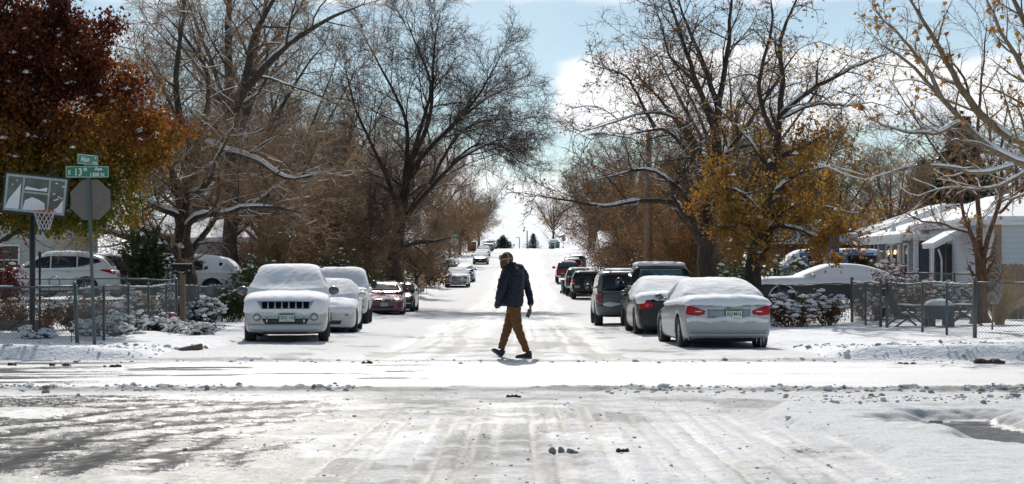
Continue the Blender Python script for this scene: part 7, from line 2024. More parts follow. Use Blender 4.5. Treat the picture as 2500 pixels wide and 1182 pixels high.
def yard_right():
    ml = leaf_mat
    snowyl = ml('holly_leaf', [(0, (.03, .05, .018)), (.6, (.07, .09, .03)), (1, (.14, .13, .05))], .3); darkl = MATS['dark_leaf']; brownl = MATS['dry_leaf']; redl = ml('oxblood_leaf', [(0, (.06, .012, .012)), (.6, (.13, .03, .022)), (1, (.20, .07, .04))], .35)
    shrub('snowy_evergreen_shrub', 1905, 59.5, 2.2, 2.0, 'tall leafy shrub dusted with snow, left of the vintage car', snowyl, 21, 5200, .075, .55)
    shrub('snowy_evergreen_shrub', 1795, 57, 2.6, 2.2, 'dark snowy evergreen shrub between the two tree trunks', darkl, 22, 5500, .09, .55)
    shrub('snowy_evergreen_shrub', 1972, 58, 1.3, 1.9, 'narrow dark snowy evergreen in front of the blue van', darkl, 23, 3000, .08, .6)
    shrub('snowy_border_shrub', 1935, 41.5, 1.7, .95, 'brown leafy bush heaped with snow balls, right of the nearest silver sedan', brownl, 24, 4200, .055, .75, depth=1.6, capsize=1.35)
    shrub('snowy_border_shrub', 2020, 42.6, 1.35, .95, 'brown leafy bush with fewer snow lumps, beside the chain-link gate', brownl, 25, 3000, .055, .4, capsize=1.3)
    shrub('oxblood_shrub', 2205, 47.5, 2.0, 1.5, 'dark red leafy shrub behind the chain-link gate', redl, 26, 2600, .06, .22)
    shrub('oxblood_shrub', 2145, 48, 1.2, 1.25, 'thin red-leaved shrub at the vintage car trunk', redl, 27, 700, .06, .2)
    shrub('dry_shrub', 2130, 45.8, 1.5, .75, 'brown brush at the foot of the chain-link gate', brownl, 28, 2600, .05, .35)
    shrub('dry_shrub', 2240, 46.2, 2.0, .9, 'brown brush in shade behind the fire pit', brownl, 29, 2600, .06, .25)
    shrub('snowy_evergreen_shrub', 2330, 46.4, 1.6, 1.0, 'dark snowy bush behind the right deck chair', darkl, 30, 2200, .06, .5)
    shrub('dry_shrub', 2166, 56, 1.1, 2.0, 'tall dry stalks in front of the grey-blue house door', brownl, 31, 900, .07, .2)
    for px, d, w, h, lab in ((1640, 84, 5, 3.0, 'brown brush behind the boxy grey SUV'), (1690, 70, 3, 2.2, 'dark brush right of the utility pole foot'), (1745, 64, 3, 2.0, 'brown brush right behind the big trunk of the wide-spreading tree'), (1522, 128, 6, 3.4, 'dark rusty brush behind the spare-wheel SUV'), (1480, 175, 7, 4.0, 'far brown brush behind the red pickup'), (1442, 250, 10, 5, 'brown brush beside the far green bins'), (1600, 112, 8, 4.5, 'tall brown brush far behind the boxy SUV'), (1690, 90, 8, 4, 'rusty brush behind the big trunk')):
        shrub('tall_brush', px, d, w, h, lab, darkl if px == 1690 else brownl, px, 4200, .13, .08, stems=60, group='brush along the yards')
    # ornamental grass
    d = 42; x = wx(2440, d); root = empty('ornamental_grass', (x, d, gz(x, d)), label='clump of straw-coloured ornamental grass in front of the board fence', cat='grass clump')
    rng = np.random.default_rng(9); n = 420; a = rng.uniform(0, 6.28, n); L = rng.uniform(.7, 1.5, n); sp = rng.uniform(.05, .75, n); k = np.linspace(0, 1, 6)
    P = np.zeros((n, 6, 3)); P[:, :, 0] = np.cos(a)[:, None]*(.12 + sp[:, None]*k**1.8); P[:, :, 1] = np.sin(a)[:, None]*(.12 + sp[:, None]*k**1.8); P[:, :, 2] = L[:, None]*(k - .35*sp[:, None]*k**3)
    v, q = tubes(P, np.broadcast_to(np.linspace(.008, .004, 6), (n, 6)), 3); obj('blades', np_mesh('blades', v, q, simple('straw', (.36, .26, .12), .7, var=.3)), root)
    slatfence(wx(2448, 45), 45, wx(2448, 45) + 4.2, 45, 1.62, 'tall dog-eared board fence at the right border', simple('fence_tan', (.22, .16, .105), .8, var=.25, vscale=8, bump=.4, bscale=30))
    slatfence(wx(2042, 69), 69, wx(2108, 69), 69, 1.75, 'grey vertical board gate left of the brick house downspout', simple('fence_grey', (.085, .085, .085), .8, var=.25))
    # fire pit
    d = 41.4; x = wx(2292, d); z = gz(x, d); root = empty('fire_pit', (x, d, z), label='square dark fire pit with a domed cap of snow between the deck chairs', cat='fire pit')
    mdk = simple('fire_pit_dark', (.05, .05, .052), .7, bump=.4)
    mb = MB()
    mb.box((0, 0, .36), (.62, .62, .34), bev=.02)
    for sx in (-1, 1):
        for sy in (-1, 1): mb.box((sx*.25, sy*.25, .10), (.16, .16, .24), bev=.02)
    mb.build('body', mdk, root)
    mb = MB(); mb.box((0, 0, .545), (.72, .72, .035), bev=.01); mb.build('rim', mdk, root)
    mb = MB(); mb.lathe([(.38, .56), (.37, .60), (.30, .67), (.18, .72), (0, .74)], n=24); mb.build('snow_cap', M_SNOW, root)
    def deck_chair(px, d, rz, label):
        x = wx(px, d); z = gz(x, d); root = empty('deck_chair', (x, d, z), rz, label, 'deck chair', 'wooden deck chairs')
        m = simple('chair_wood', (.07, .04, .032), .7)
        # local: sitter faces +x
        mb = MB()
        for k in range(5): 
            mb.box((.22 - k*.11, 0, .34 - k*.035), (.095, .52, .02), Matrix.Rotation(R(18), 4, 'Y') if False else None)
        mb.build('seat', m, root)
        mb = MB()
        for k in range(5):
            M = Matrix.Translation((-.25, (k-2)*.105, .22)) @ Matrix.Rotation(R(-24), 4, 'Y'); mb.box((0, 0, .42), (.02, .085, .84), M if False else None) if False else mb.prism([(-.045, 0), (.045, 0), (.045, .86), (-.045, .86)], -.01, .01, Matrix.Translation((-.25, (k-2)*.105, .22)) @ Matrix.Rotation(R(-26), 4, 'Y') @ Matrix.Rotation(R(90), 4, 'Z') @ FRONT)
        mb.build('backrest', m, root)
        for sy in (-1, 1):
            mb = MB(); mb.tube([(.40, sy*.29, 0), (.05, sy*.29, .26), (-.30, sy*.29, .52)], .026, 6); mb.build('leg', m, root)
            mb = MB(); mb.tube([(-.48, sy*.29, 0), (-.1, sy*.29, .24), (.30, sy*.29, .50)], .026, 6); mb.build('leg', m, root)
            mb = MB(); mb.box((0, sy*.31, .535), (.66, .11, .025), bev=.006); a = mb.build('armrest', m, root)
            mb = MB(); mb.blob((.02, sy*.31, .56), (.30, .055, .022), sub=2); mb.build('arm_snow', M_SNOW, a)
        mb = MB(); mb.blob((.0, 0, .34), (.24, .24, .045), sub=2); mb.build('seat_snow', M_SNOW, root)
    deck_chair(2216, 41.0, R(12), 'wooden deck chair left of the fire pit, its back to the gate')
    deck_chair(2352, 41.8, R(168), 'wooden deck chair right of the fire pit, leaning back to the right')
    # striped furled umbrella leaning on the tree
    d = 38.4; x = wx(2412, d); z = gz(x, d); root = empty('striped_umbrella', (x, d, z), label='furled striped patio umbrella hanging behind the three-stemmed tree', cat='umbrella')
    mb = MB(); mb.tube([(.1, 0, -.05), (.16, 0, 1.0), (.2, 0, 2.35)], .025, 7); mb.build('pole', M_WOOD, root)
    t = NT('striped_cloth'); w_ = t.node('ShaderNodeTexWave'); w_.inputs['Scale'].default_value = 4.2; w_.inputs['Distortion'].default_value = .6; t.link(t.coord('Object'), w_.inputs['Vector']); w_.bands_direction = 'DIAGONAL'
    t.link(t.ramp(w_.outputs['Fac'], [(.3, (.10, .10, .09)), (.5, (.22, .10, .09)), (.7, (.20, .19, .17))]), t.p.inputs['Base Color']); t.p.inputs['Roughness'].default_value = .9
    mb = MB(); mb.lathe([(.02, 2.3), (.07, 2.1), (.16, 1.7), (.21, 1.3), (.19, .95), (.10, .70), (.02, .68)], (.16, 0, -.05), 14); mb.build('canopy', t.m, root)
    # small bench / table with snow behind the fence
    d = 46.4; x = wx(2318, d); z = gz(x, d); root = empty('garden_bench', (x, d, z), label='small garden bench topped with snow behind the fire pit', cat='bench')
    mb = MB(); mb.box((0, 0, .9), (1.0, .4, .04)); mb.build('seat', M_WOOD, root)
    for sx in (-1, 1): mb = MB(); mb.box((sx*.42, 0, .44), (.07, .34, .88)); mb.build('leg', M_WOOD, root)
    mb = MB(); mb.blob((0, 0, .96), (.5, .2, .06), sub=2); mb.build('snow_cap', M_SNOW, root)
    # blue hoop
    hoop(2016, 62, 'blue basketball hoop in front of the blue van', 1.15, .78, 2010, 592, 0, 618, 610, 700, [simple('hoop_navy', (.012, .02, .07), .5), simple('board_dark', (.02, .03, .05), .2), simple('hoop_blue', (.05, .10, .28), .5)], 1., 0)
    # utility pole with cobra lamp
    d = 66; x = wx(1583, d); z = gz(x, d); root = empty('utility_pole', (x, d, z), label='tall wooden utility pole with a street lamp arm reaching over the street', cat='utility pole')
    zt = wz(330, d) - z; mb = MB(); mb.tube([(0, 0, -.3), (0, 0, zt*.5), (.02, 0, zt)], [.17, .15, .12], 12); mb.build('pole', simple('pole_wood', (.20, .14, .10), .85, var=.3, vscale=10, bump=.4), root)
    z1 = wz(365, d) - z; z2 = wz(330, d) - z; xe = wx(1482, d) - x
    mb = MB(); mb.tube([(0, -.1, z1), (xe*.4, -.2, z1 + (z2-z1)*.75), (xe, -.3, z2)], .03, 7); mb.build('lamp_arm', M_GALV, root)
    mb = MB(); mb.blob((xe - .35, -.3, z2 + .02), (.38, .13, .09), sub=2, amp=0); mb.build('lamp_head', simple('lamp_grey', (.18, .19, .19), .5), root)
    # fragment of kerb stone right of the silver sedan
    d = 27.2; x = wx(1893, d); mb = MB(); mb.box((0, 0, .04), (.10, .28, .12), .3, bev=.02); tag(mb.build('wood_block', M_WOOD, None, (x, d, gz(x, d))), 'small dark wooden block in the snow right of the nearest silver sedan', 'block')
def evergreens():
    conifer(1228, 330, 3.0, 3.4, 'small dark conifer on the crest beside the far street lamp', 1, n=2600)
    conifer(1302, 345, 4.0, 2.4, 'bluish conifer on the crest right of the wooden pole', 2, n=2200)
    conifer(2345, 88, 9.6, 3.6, 'big dark conifer behind the white house', 3, n=16000)
    conifer(2255, 112, 8.5, 3.2, 'conifer behind the roofs, left of the big dark conifer', 4, n=7000)
    conifer(880, 96, 4.0, 2.6, 'dark spruce left of the vase-shaped tree trunk', 5, n=5000)
    conifer(775, 92, 4.6, 2.8, 'dark spruce behind the white sedan', 6, n=5000)
    conifer(1640, 96, 8.5, 3.6, 'dark evergreen behind the wide-spreading tree', 7, n=9000)
    conifer(1900, 100, 9.0, 3.8, 'dark evergreen behind the golden tree', 8, n=9000)
# ------------------------------------------------------------------ the walking man
def man():
    d = 26.8; k = d / F
    bx_, bz_ = wx(1253, d), float(street_z(np.array([0.02]), np.array([26.6]))[0]) + .0
    y0 = 868.5
    root = empty('person', (bx_, d, bz_), label='man in navy puffer jacket, brown trousers and fur-trimmed trapper hat walking across the street, phone in hand', cat='person')
    root['label'] = 'man in navy puffer jacket, brown trousers and trapper hat crossing the street, phone in hand'
    # zoom picture coordinates -> metres local (x right, z up); y away from the camera
    def q(zx, zy, y=0.): 
        px, py = 1180 + zx / 3.813, 590 + zy / 3.813
        return Vector(((px - 1253) * k, y, (y0 - py) * k))
    m = k / 3.813
    skin = simple('skin', (.24, .13, .09), .5); navy = simple('navy_nylon', (.006, .010, .024), .55, spec=.3, bump=.25, bscale=35, bdist=.012)
    brown = simple('brown_corduroy', (.125, .052, .012), .85, bump=.4, bscale=45, bdist=.01); hatm = simple('hat_brown', (.085, .04, .013), .9, bump=.3); fur = simple('cream_fleece', (.36, .31, .27), .95, bump=.5, bscale=150)
    shoe = simple('black_shoe', (.018, .018, .022), .6); sole = simple('grey_sole', (.16, .16, .16), .7)
    FW = Vector((-.87, .50, 0)); SD = Vector((.50, .87, 0))        # walking direction, his right
    def solid(mb, vox, sm, mat, name, parent=root, fn=None):
        me = mb.mesh(name, []); me = baked(me, ('REMESH', dict(mode='VOXEL', voxel_size=vox)), ('SMOOTH', dict(factor=.5, iterations=sm)))
        if fn:
            for v in me.vertices: v.co = fn(v.co.copy(), v.normal)
        for p in me.polygons: p.use_smooth = True
        me.materials.clear(); me.materials.append(mat)
        return obj(name, me, parent)
    def ring_loft(mb, rows, mi=0):
        """rows: (zx0, zx1, zy, depth radius, y centre)"""
        rings = []
        for x0, x1, zy, dr, yc in rows:
            c = q((x0+x1)/2, zy, yc); rx = (x1-x0)/2*m
            rings.append([mb.bm.verts.new(c + Vector((rx*math.cos(a), dr*math.sin(a), 0))) for a in np.linspace(0, 2*math.pi, 20, endpoint=False)])
        for a, b in zip(rings[:-1], rings[1:]):
            for i in range(20): mb.bm.faces.new((a[i], a[(i+1) % 20], b[(i+1) % 20], b[i]))
        mb.bm.faces.new(rings[0]); mb.bm.faces.new(rings[-1])
    hl, hr = q(296, 610, -.09), q(272, 610, .10)
    knL, anL = q(322, 790, -.13), q(402, 985, -.12)      # near (left) leg trails
    knR, anR = q(228, 790, .10), q(170, 975, .08)        # far (right) leg leads
    shL, shR = q(222, 268, -.11), q(335, 270, .09)
    elL, wrL = q(168, 430, -.235), q(150, 535, -.12)
    elR, wrR = q(420, 430, .10), q(440, 585, .0)
    # ---- body (one continuous skin surface under the clothes)
    mb = MB()
    head = q(212, 160, .02)
    mb.blob(head, (.085, .09, .115), sub=3, amp=0); mb.blob(head + Vector((-.05, .03, -.06)), (.055, .055, .06), sub=2, amp=0)
    mb.tube([head + FW*.08 + Vector((0, 0, .0)), head + FW*.115 + Vector((0, 0, -.03)), head + FW*.09 + Vector((0, 0, -.035))], [.008, .016, .014], 8)   # nose
    for s in (-1, 1): mb.blob(head + SD*.085*s + Vector((0, 0, -.01)), (.018, .02, .032), sub=2, amp=0)
    mb.tube([head + Vector((0, 0, -.05)), q(250, 225, 0)], [.06, .065], 10)
    mb.tube([q(258, 215, 0), q(262, 300, 0), q(258, 420, 0), q(265, 520, 0), q(282, 590, 0)], [.10, .13, .13, .11, .10], 14)
    mb.tube([shL, q(182, 350, -.19), elL, wrL], [.05, .045, .042, .030], 10); mb.tube([shR, q(390, 330, .12), q(412, 410, .12), q(432, 490, .06), wrR], [.05, .045, .04, .035, .030], 10)
    for a, b, c in ((hl, knL, anL), (hr, knR, anR)): mb.tube([a, b, c], [.07, .055, .04], 10)
    mb.tube([shL, q(262, 255, 0), shR], .055, 10)
    # hands: palm, four bent fingers and a thumb each
    def hand(w, dirv, palm_n, curl, sgn):
        dirv = dirv.normalized(); nn = (palm_n - dirv * palm_n.dot(dirv)).normalized(); side = dirv.cross(nn)
        for t in np.linspace(-1, 1, 4): mb.tube([w, w + dirv*.045 + side*t*.022, w + dirv*.09 + side*t*.032], [.022, .016, .013], 7)
        for i, (t, L) in enumerate(((-1, .070), (-.33, .082), (.33, .086), (1, .074))):
            p = w + dirv*.09 + side*t*.033; dd = dirv.copy(); pts = [p]
            for j in range(3):
                ang = curl * (j + .6) / 2; dd2 = dirv*math.cos(ang) + nn*math.sin(ang); p = p + dd2*L/3; pts.append(p)
            mb.tube(pts, [.0095, .009, .0085, .007], 7)
        p = w + dirv*.025 + side*sgn*.022
        mb.tube([p, p + dirv*.028 + side*sgn*.03 + nn*.015, p + dirv*.055 + side*sgn*.025 + nn*.04], [.012, .0105, .008], 7)
    hd = (q(428, 640, -.02) - wrR)
    hand(wrR, Vector((-.1, -.05, -1)), Vector((-1, -.25, 0)), 1.5, 1)
    hand(wrL, Vector((-.3, .5, -.8)), Vector((.3, .9, .1)), .7, -1)
    b = solid(mb, .006, 2, skin, 'body')
    # eyes and mouth
    for s in (-1, 1):
        e = MB(); e.blob(head + FW*.083 + SD*.032*s + Vector((0, 0, .01)), .013, sub=2, amp=0); e.build('eye', simple('eye_white', (.5, .5, .48), .3), b)
    e = MB(); e.tube([head + FW*.098 - SD*.022 + Vector((0, 0, -.07)), head + FW*.104 + Vector((0, 0, -.068)), head + FW*.098 + SD*.022 + Vector((0, 0, -.07))], .006, 6); e.build('mouth', simple('lip', (.22, .08, .07), .5), b)
    e = MB(); e.blob(head - FW*.03 + Vector((0, 0, .02)), (.088, .09, .10), sub=2, amp=.08); e.build('hair', simple('dark_hair', (.02, .016, .013), .8), b)
    # ---- jacket
    mb = MB()
    ring_loft(mb, [(212, 296, 172, .085, .0), (200, 310, 200, .10, 0), (178, 345, 225, .13, 0), (165, 372, 262, .165, 0), (160, 386, 320, .18, 0), (158, 386, 390, .185, 0), (148, 380, 450, .185, 0), (138, 375, 510, .185, 0), (130, 372, 550, .185, 0), (126, 366, 582, .18, 0)])
    mb.tube([q(215, 262, -.12), q(182, 350, -.20), q(168, 430, -.235), q(150, 490, -.21), q(140, 545, -.14)], [.085, .082, .075, .068, .06], 14)      # near sleeve, hand in the pocket
    mb.tube([q(350, 262, .09), q(390, 330, .12), q(412, 410, .12), q(432, 490, .06), q(441, 572, .0)], [.082, .075, .064, .058, .052], 14)            # trailing sleeve
    mb.tube([q(285, 222, .02), q(330, 238, .05), q(368, 285, .09), q(388, 330, .11)], [.085, .10, .095, .08], 12)
    mb.blob(q(135, 565, -.03), (.07, .12, .06), sub=2, amp=0); mb.tube([q(150, 540, -.05), q(116, 598, -.03)], [.06, .025], 8)
    def quilt(c, n):
        ph = c.z / .062 + .3*math.sin(c.x*9)
        g = (abs(math.sin(math.pi*ph)) ** .6 - .6) * .006
        wr = .008 * math.sin(c.x*40 + c.z*23) * math.sin(c.z*31 - c.y*17)
        return c + n * (g + wr)
    j = solid(mb, .013, 3, navy, 'jacket', fn=quilt)
    mb = MB(); t_ = q(315, 226, -.165); mb.box(t_, (.05, .004, .012)); mb.build('chest_mark', simple('pale_mark', (.2, .22, .25), .6), j)
    # ---- trousers
    mb = MB()
    ring_loft(mb, [(218, 352, 560, .13, 0), (216, 352, 600, .145, 0), (222, 350, 640, .14, 0)])
    mb.tube([q(296, 600, -.07), q(302, 690, -.10), q(322, 790, -.13), q(352, 870, -.13), q(382, 940, -.125), q(402, 998, -.12)], [.095, .10, .083, .074, .064, .058], 14)
    mb.tube([q(272, 600, .08), q(252, 700, .10), q(222, 800, .10), q(190, 900, .09), q(165, 985, .08)], [.095, .095, .080, .070, .060], 14)
    fnp = lambda c, n: c + n * (.006 * math.sin(c.z*55 + 20*c.x) * math.sin(c.x*37 + c.y*21 + c.z*9))
    tr = solid(mb, .012, 3, brown, 'trousers', fn=fnp)
    # ---- shoes
    def shoe_at(heel, toe, y, up):
        mb = MB(); h, t = q(*heel, y), q(*toe, y); dv = (t - h); L = dv.length; dv.normalize(); n = Vector((dv.z, 0, -dv.x)); n = n if n.z > 0 else -n
        mb.tube([h + n*.05, h + dv*.07 + n*.055, h + dv*L*.55 + n*.045, h + dv*L*.85 + n*.035, h + dv*L + n*.03], [.045, .05, .045, .040, .024], 12)
        mb.tube([h + dv*.06 + n*.05, h + dv*.05 + n*.14], [.052, .05], 12)
        s = solid(mb, .009, 2, shoe, 'shoe')
        mb = MB(); P = [h + dv*u*L for u in (-.02, .3, .6, .85, 1.02)]; w = (.034, .036, .042, .04, .02)
        up_ = [[p + Vector((0, s_*ww, 0)) for s_ in (-1, 1)] for p, ww in zip(P, w)]
        for a, b_ in zip(up_[:-1], up_[1:]):
            vs = [mb.bm.verts.new(v) for v in (a[0] + n*.028, a[1] + n*.028, b_[1] + n*.028, b_[0] + n*.028, a[0], a[1], b_[1], b_[0])]
            for f in ((0, 1, 2, 3), (7, 6, 5, 4), (0, 3, 7, 4), (1, 5, 6, 2), (0, 4, 5, 1), (3, 2, 6, 7)): mb.bm.faces.new([vs[i] for i in f])
        mb.build('sole', sole, s)
    shoe_at((452, 1066), (300, 1070), -.12, 0)
    shoe_at((168, 1068), (72, 998), .08, 1)
    # ---- trapper hat with fleece piping and ear flaps
    mb = MB()
    mb.blob(q(220, 142, .01), (.112, .118, .125), sub=3, amp=0); mb.tube([q(212, 150, .0), q(222, 215, .02)], [.105, .085], 14)
    mb.tube([q(188, 165, -.02), q(184, 200, -.02), q(178, 236, -.02)], [.065, .055, .03], 10)
    h = solid(mb, .012, 3, hatm, 'hat')
    bvh = BVHTree.FromObject(h, bpy.context.evaluated_depsgraph_get())
    def pipe(pts):
        P = []
        for zx, zy in pts:
            hit = bvh.ray_cast(q(zx, zy, -1.), Vector((0, 1, 0)))[0]
            P.append((hit if hit is not None else bvh.find_nearest(q(zx, zy, -.1))[0]) + Vector((0, -.003, 0)))
        mb = MB(); mb.tube(P, .009, 6); mb.build('hat_piping', fur, h)
    pipe([(163, 152), (185, 148), (210, 142), (240, 138), (268, 135)])
    pipe([(205, 84), (222, 92), (234, 108), (240, 136)]); pipe([(229, 142), (230, 160), (231, 185)])
    mb = MB(); mb.tube([q(160, 108, .02), q(156, 130, .0), q(158, 152, -.02)], [.018, .025, .018], 8); mb.tube([q(168, 155, -.02), q(170, 195, -.03), q(176, 232, -.03)], .011, 6); mb.build('fleece_brim', fur, h)
    # ---- phone and watch in the trailing hand
    c = q(424, 648, -.03); M = Matrix.Translation(c) @ Matrix.Rotation(R(22), 4, 'Y') @ Matrix.Rotation(R(25), 4, 'Z')
    mb = MB(); mb.box((0, 0, 0), (.072, .011, .15), M, bev=.004)
    ph = mb.build('phone', simple('phone_brown', (.05, .025, .018), .35)); tag(ph, 'dark brown phone held in the walking man\'s lowered hand', 'phone')
    ph.location = root.location
# ------------------------------------------------------------------ houses
def siding(name, col, pitch=.16, amt=.9):
    if name in MATS: return MATS[name]
    t = NT(name); p = t.p; co = t.coord()
    sp = t.node('ShaderNodeSeparateXYZ'); t.link(co, sp.inputs[0])
    fr = t.math('FRACT', t.math('DIVIDE', sp.outputs['Z'], pitch))
    ln = t.mapr(fr, .0, .10, .55, 1., False)
    n = t.noise(5, 4, .6, co)
    base = t.ramp(n, [(.3, tuple(c*.92 for c in col)), (.7, col)])
    t.link(t.mix(t.math('SUBTRACT', 1., ln), base, tuple(c*.35 for c in col)), p.inputs['Base Color'])
    t.link(t.bump(t.math('SUBTRACT', 1., fr), amt, .03), p.inputs['Normal']); p.inputs['Roughness'].default_value = .6
    MATS[name] = t.m; return t.m
def brick(name, col):
    t = NT(name); p = t.p; co = t.coord('Object')
    sp = t.node('ShaderNodeSeparateXYZ'); t.link(co, sp.inputs[0]); cb = t.node('ShaderNodeCombineXYZ')
    t.link(t.math('ADD', sp.outputs['X'], sp.outputs['Y']), cb.inputs[0]); t.link(sp.outputs['Z'], cb.inputs[1])
    b = t.node('ShaderNodeTexBrick'); t.link(cb.outputs[0], b.inputs['Vector']); b.inputs['Scale'].default_value = 4.5
    b.inputs['Color1'].default_value = (*col, 1); b.inputs['Color2'].default_value = (*[c*.6 for c in col], 1); b.inputs['Mortar'].default_value = (.2, .17, .14, 1); b.inputs['Mortar Size'].default_value = .02
    t.link(b.outputs['Color'], p.inputs['Base Color']); p.inputs['Roughness'].default_value = .85
    return t.m
M_TRIM = simple('trim_white', (.66, .68, .70), .5)
def window(root, c, w, h, face, split=True, mat=None):
    """face 'S' looks at the camera (-y), 'W' looks to -x"""
    Rz = Matrix() if face == 'S' else Matrix.Rotation(R(-90), 4, 'Z')
    M = Matrix.Translation(c) @ Rz
    mb = MB(); t = .07
    for a in ((0, h/2 + t/2, w + 2*t, t), (0, -h/2 - t/2, w + 2*t, t), (-w/2 - t/2, 0, t, h), (w/2 + t/2, 0, t, h)) + (((0, 0, w, .045),) if split else ()):
        mb.box((a[0], -.035, a[1]), (a[2], .07, a[3]), None)
    mb.bm.transform(M); fr = mb.build('window', M_TRIM, root)
    mb = MB(); mb.box((0, -.012, 0), (w, .02, h)); mb.bm.transform(M); mb.build('pane', mat or M_GLASS, fr)
    mb = MB(); mb.box((0, -.06, -h/2 - t - .02), (w + .22, .12, .04)); mb.bm.transform(M); mb.build('sill', M_TRIM, fr)
    return fr
def slab_roof(root, poly_lo, poly_hi, name='roof', t=.12, mats=None, snow=.13):
    """one sloped roof plane, lo/hi edges as world points relative to the root; snow lies on it"""
    def solid(off, thick, mat, nm, par, inset=0.):
        mb = MB(); P = [Vector(p) for p in poly_lo] + [Vector(p) for p in poly_hi][::-1]
        n = (P[1]-P[0]).cross(P[-1]-P[0]).normalized(); n = n if n.z > 0 else -n
        if inset:
            c = sum(P, Vector()) / len(P); P = [p + (c - p).normalized()*inset for p in P]
        a = [mb.bm.verts.new(p + n*off) for p in P]; b = [mb.bm.verts.new(p + n*(off + thick)) for p in P]
        mb.bm.faces.new(a[::-1]); mb.bm.faces.new(b)
        for i in range(len(P)): mb.bm.faces.new((a[i], a[(i+1) % len(P)], b[(i+1) % len(P)], b[i]))
        return mb.build(nm, mat, par)
    r = solid(0, t, mats or M_TRIM, name, root)
    s = solid(t + .002, snow, M_SNOW, 'roof_snow', r, .04)
    return r
def houses():
    # ---- white clapboard house at the right border
    d = 50.; x0 = wx(2430, d); z0 = gz(x0, d) - .1
    root = empty('white_house', (x0, d, z0), label='white clapboard house with snowy roof and awning at the right border', cat='house', group='houses behind the yards')
    ws = siding('white_siding', (.60, .64, .68), .17)
    H = wz(548, d) - z0
    mb = MB(); mb.box((5, 4, H/2), (10, 8, H)); mb.build('wall', ws, root)
    xr = wx(2310, d + 5) - x0; H2 = wz(560, d + 5) - z0
    mb = MB(); mb.box((xr/2, 6.1, H2/2), (-xr - .02, 2.2, H2)); mb.build('wing_wall', ws, root)
    mb = MB(); mb.box((.07, -.03, H/2), (.22, .06, H)); mb.build('corner_board', simple('corner_tan', (.30, .20, .12), .7), root)
    f = window(root, (wx(2362, d+5) - x0, 5, wz(648, d+5) - z0), .34, 1.15, 'S')
    mb = MB(); cx_ = wx(2303, d+5) - x0; mb.box((cx_, 4.97, 1.1), (.62, .08, 2.3)); dr = mb.build('door', simple('door_dark', (.03, .035, .04), .3), root)
    mb = MB()
    for sx in (-.38, .38): mb.box((cx_ + sx, 4.95, 1.15), (.09, .12, 2.4))
    mb.box((cx_, 4.95, 2.40), (.85, .12, .1)); mb.build('door_frame', M_TRIM, dr)
    # porch awning on two thin posts
    ax0, ax1 = wx(2284, d+2.6) - x0, wx(2350, d+2.6) - x0; az0, az1 = wz(607, d+3.5) - z0, wz(572, d+3.5) - z0
    r = slab_roof(root, [(ax0, 2.6, az0), (ax0, 4.2, az0)], [(ax1, 2.6, az1), (ax1, 4.2, az1)], 'awning', .06)
    for px in (2284, 2311):
        mb = MB(); mb.tube([(wx(px, d+2.7) - x0, 2.75, 0), (wx(px, d+2.7) - x0, 2.75, az0 + (.35 if px > 2300 else .12))], .035, 6); mb.build('post', simple('post_brown', (.08, .06, .05), .6), root)
    mb = MB(); mb.tube([(wx(2290, d+4.9) - x0, 4.85, az0), (wx(2298, d+4.9) - x0, 4.85, az0 - .35), (wx(2298, d+4.9) - x0, 4.85, 0)], .04, 6); mb.build('downspout', M_TRIM, root)
    zr = wz(488, d + 6) - z0
    slab_roof(root, [(-.45, -.5, H), (11, -.5, H)], [(2.5, 6, zr), (8, 6, zr)])
    slab_roof(root, [(-.45, -.5, H), (-.45, 9, H)], [(2.5, 6, zr), (2.5, 9, zr)])
    slab_roof(root, [(xr - .3, 4.6, H2), (0, 4.6, H2)], [(xr + .3, 7.4, wz(520, d + 7.4) - z0), (0, 7.4, wz(520, d + 7.4) - z0)])
    # ---- grey-blue house
    d = 58.; x0 = wx(2237, d); z0 = gz(x0, d) - .1
    root = empty('grey_blue_house', (x0, d, z0), label='grey-blue house with lit porch lamps and white gabled door', cat='house', group='houses behind the yards')
    H = wz(588, d) - z0; D = 6.2
    mw = siding('grey_siding', (.20, .245, .265), .20); mbw = siding('blue_siding', (.075, .105, .14), .20)
    mb = MB(); mb.box((4, D/2, H/2), (8, D, H)); mb.build('wall', mw, root)
    mb = MB(); mb.box((1.6, -.02, H/2), (3.0, .06, H - .02)); mb.build('gable_wall', mbw, root)
    mb = MB(); mb.box((-.02, -.02, H/2), (.16, .16, H)); mb.build('corner_board', M_TRIM, root)
    yw = lambda px: x0 * F / (px - 1250) - d        # depth where the west wall shows at that column
    for px, w in ((2172, .62), (2214, .55)): window(root, (0, yw(px), wz(648, d + yw(px)) - z0), w, 1.55, 'W')
    y = yw(2191); zc = wz(655, d + y) - z0
    mb = MB(); mb.box((-.05, y, zc - .1), (.1, .78, 2.0)); dr = mb.build('door', simple('door_grey', (.12, .13, .13), .4), root)
    mb = MB(); mb.box((-.11, y, zc), (.02, .42, 1.2)); mb.build('pane', M_GLASS, dr)
    mb = MB(); M = Matrix.Translation((-.12, y, zc + .92)) @ Matrix.Rotation(R(-90), 4, 'Z') @ FRONT
    mb.prism([(-.62, 0), (.62, 0), (0, .85)], -.02, .1, M); mb.build('pediment', M_TRIM, dr)
    for sy in (-.52, .52):
        mb = MB(); mb.box((-.06, y + sy, zc + .1), (.1, .14, 1.7)); mb.build('door_frame', M_TRIM, dr)
        e = NT('porch_light'); e.p.inputs['Emission Color'].default_value = (1, .62, .25, 1); e.p.inputs['Emission Strength'].default_value = 1.6
        mb = MB(); mb.blob((-.22, y + sy*1.05, zc + .62), (.05, .06, .09), sub=2, amp=0); mb.build('porch_lamp', e.m, root)
    zr = wz(520, d + 4) - z0
    slab_roof(root, [(-.7, -.6, H), (-.7, D + .4, H)], [(3.2, -.6 + 2.2, zr), (3.2, D - 1, zr)])
    slab_roof(root, [(-.7, -.6, H), (8, -.6, H)], [(3.2, 1.6, zr), (7, 1.6, zr)])
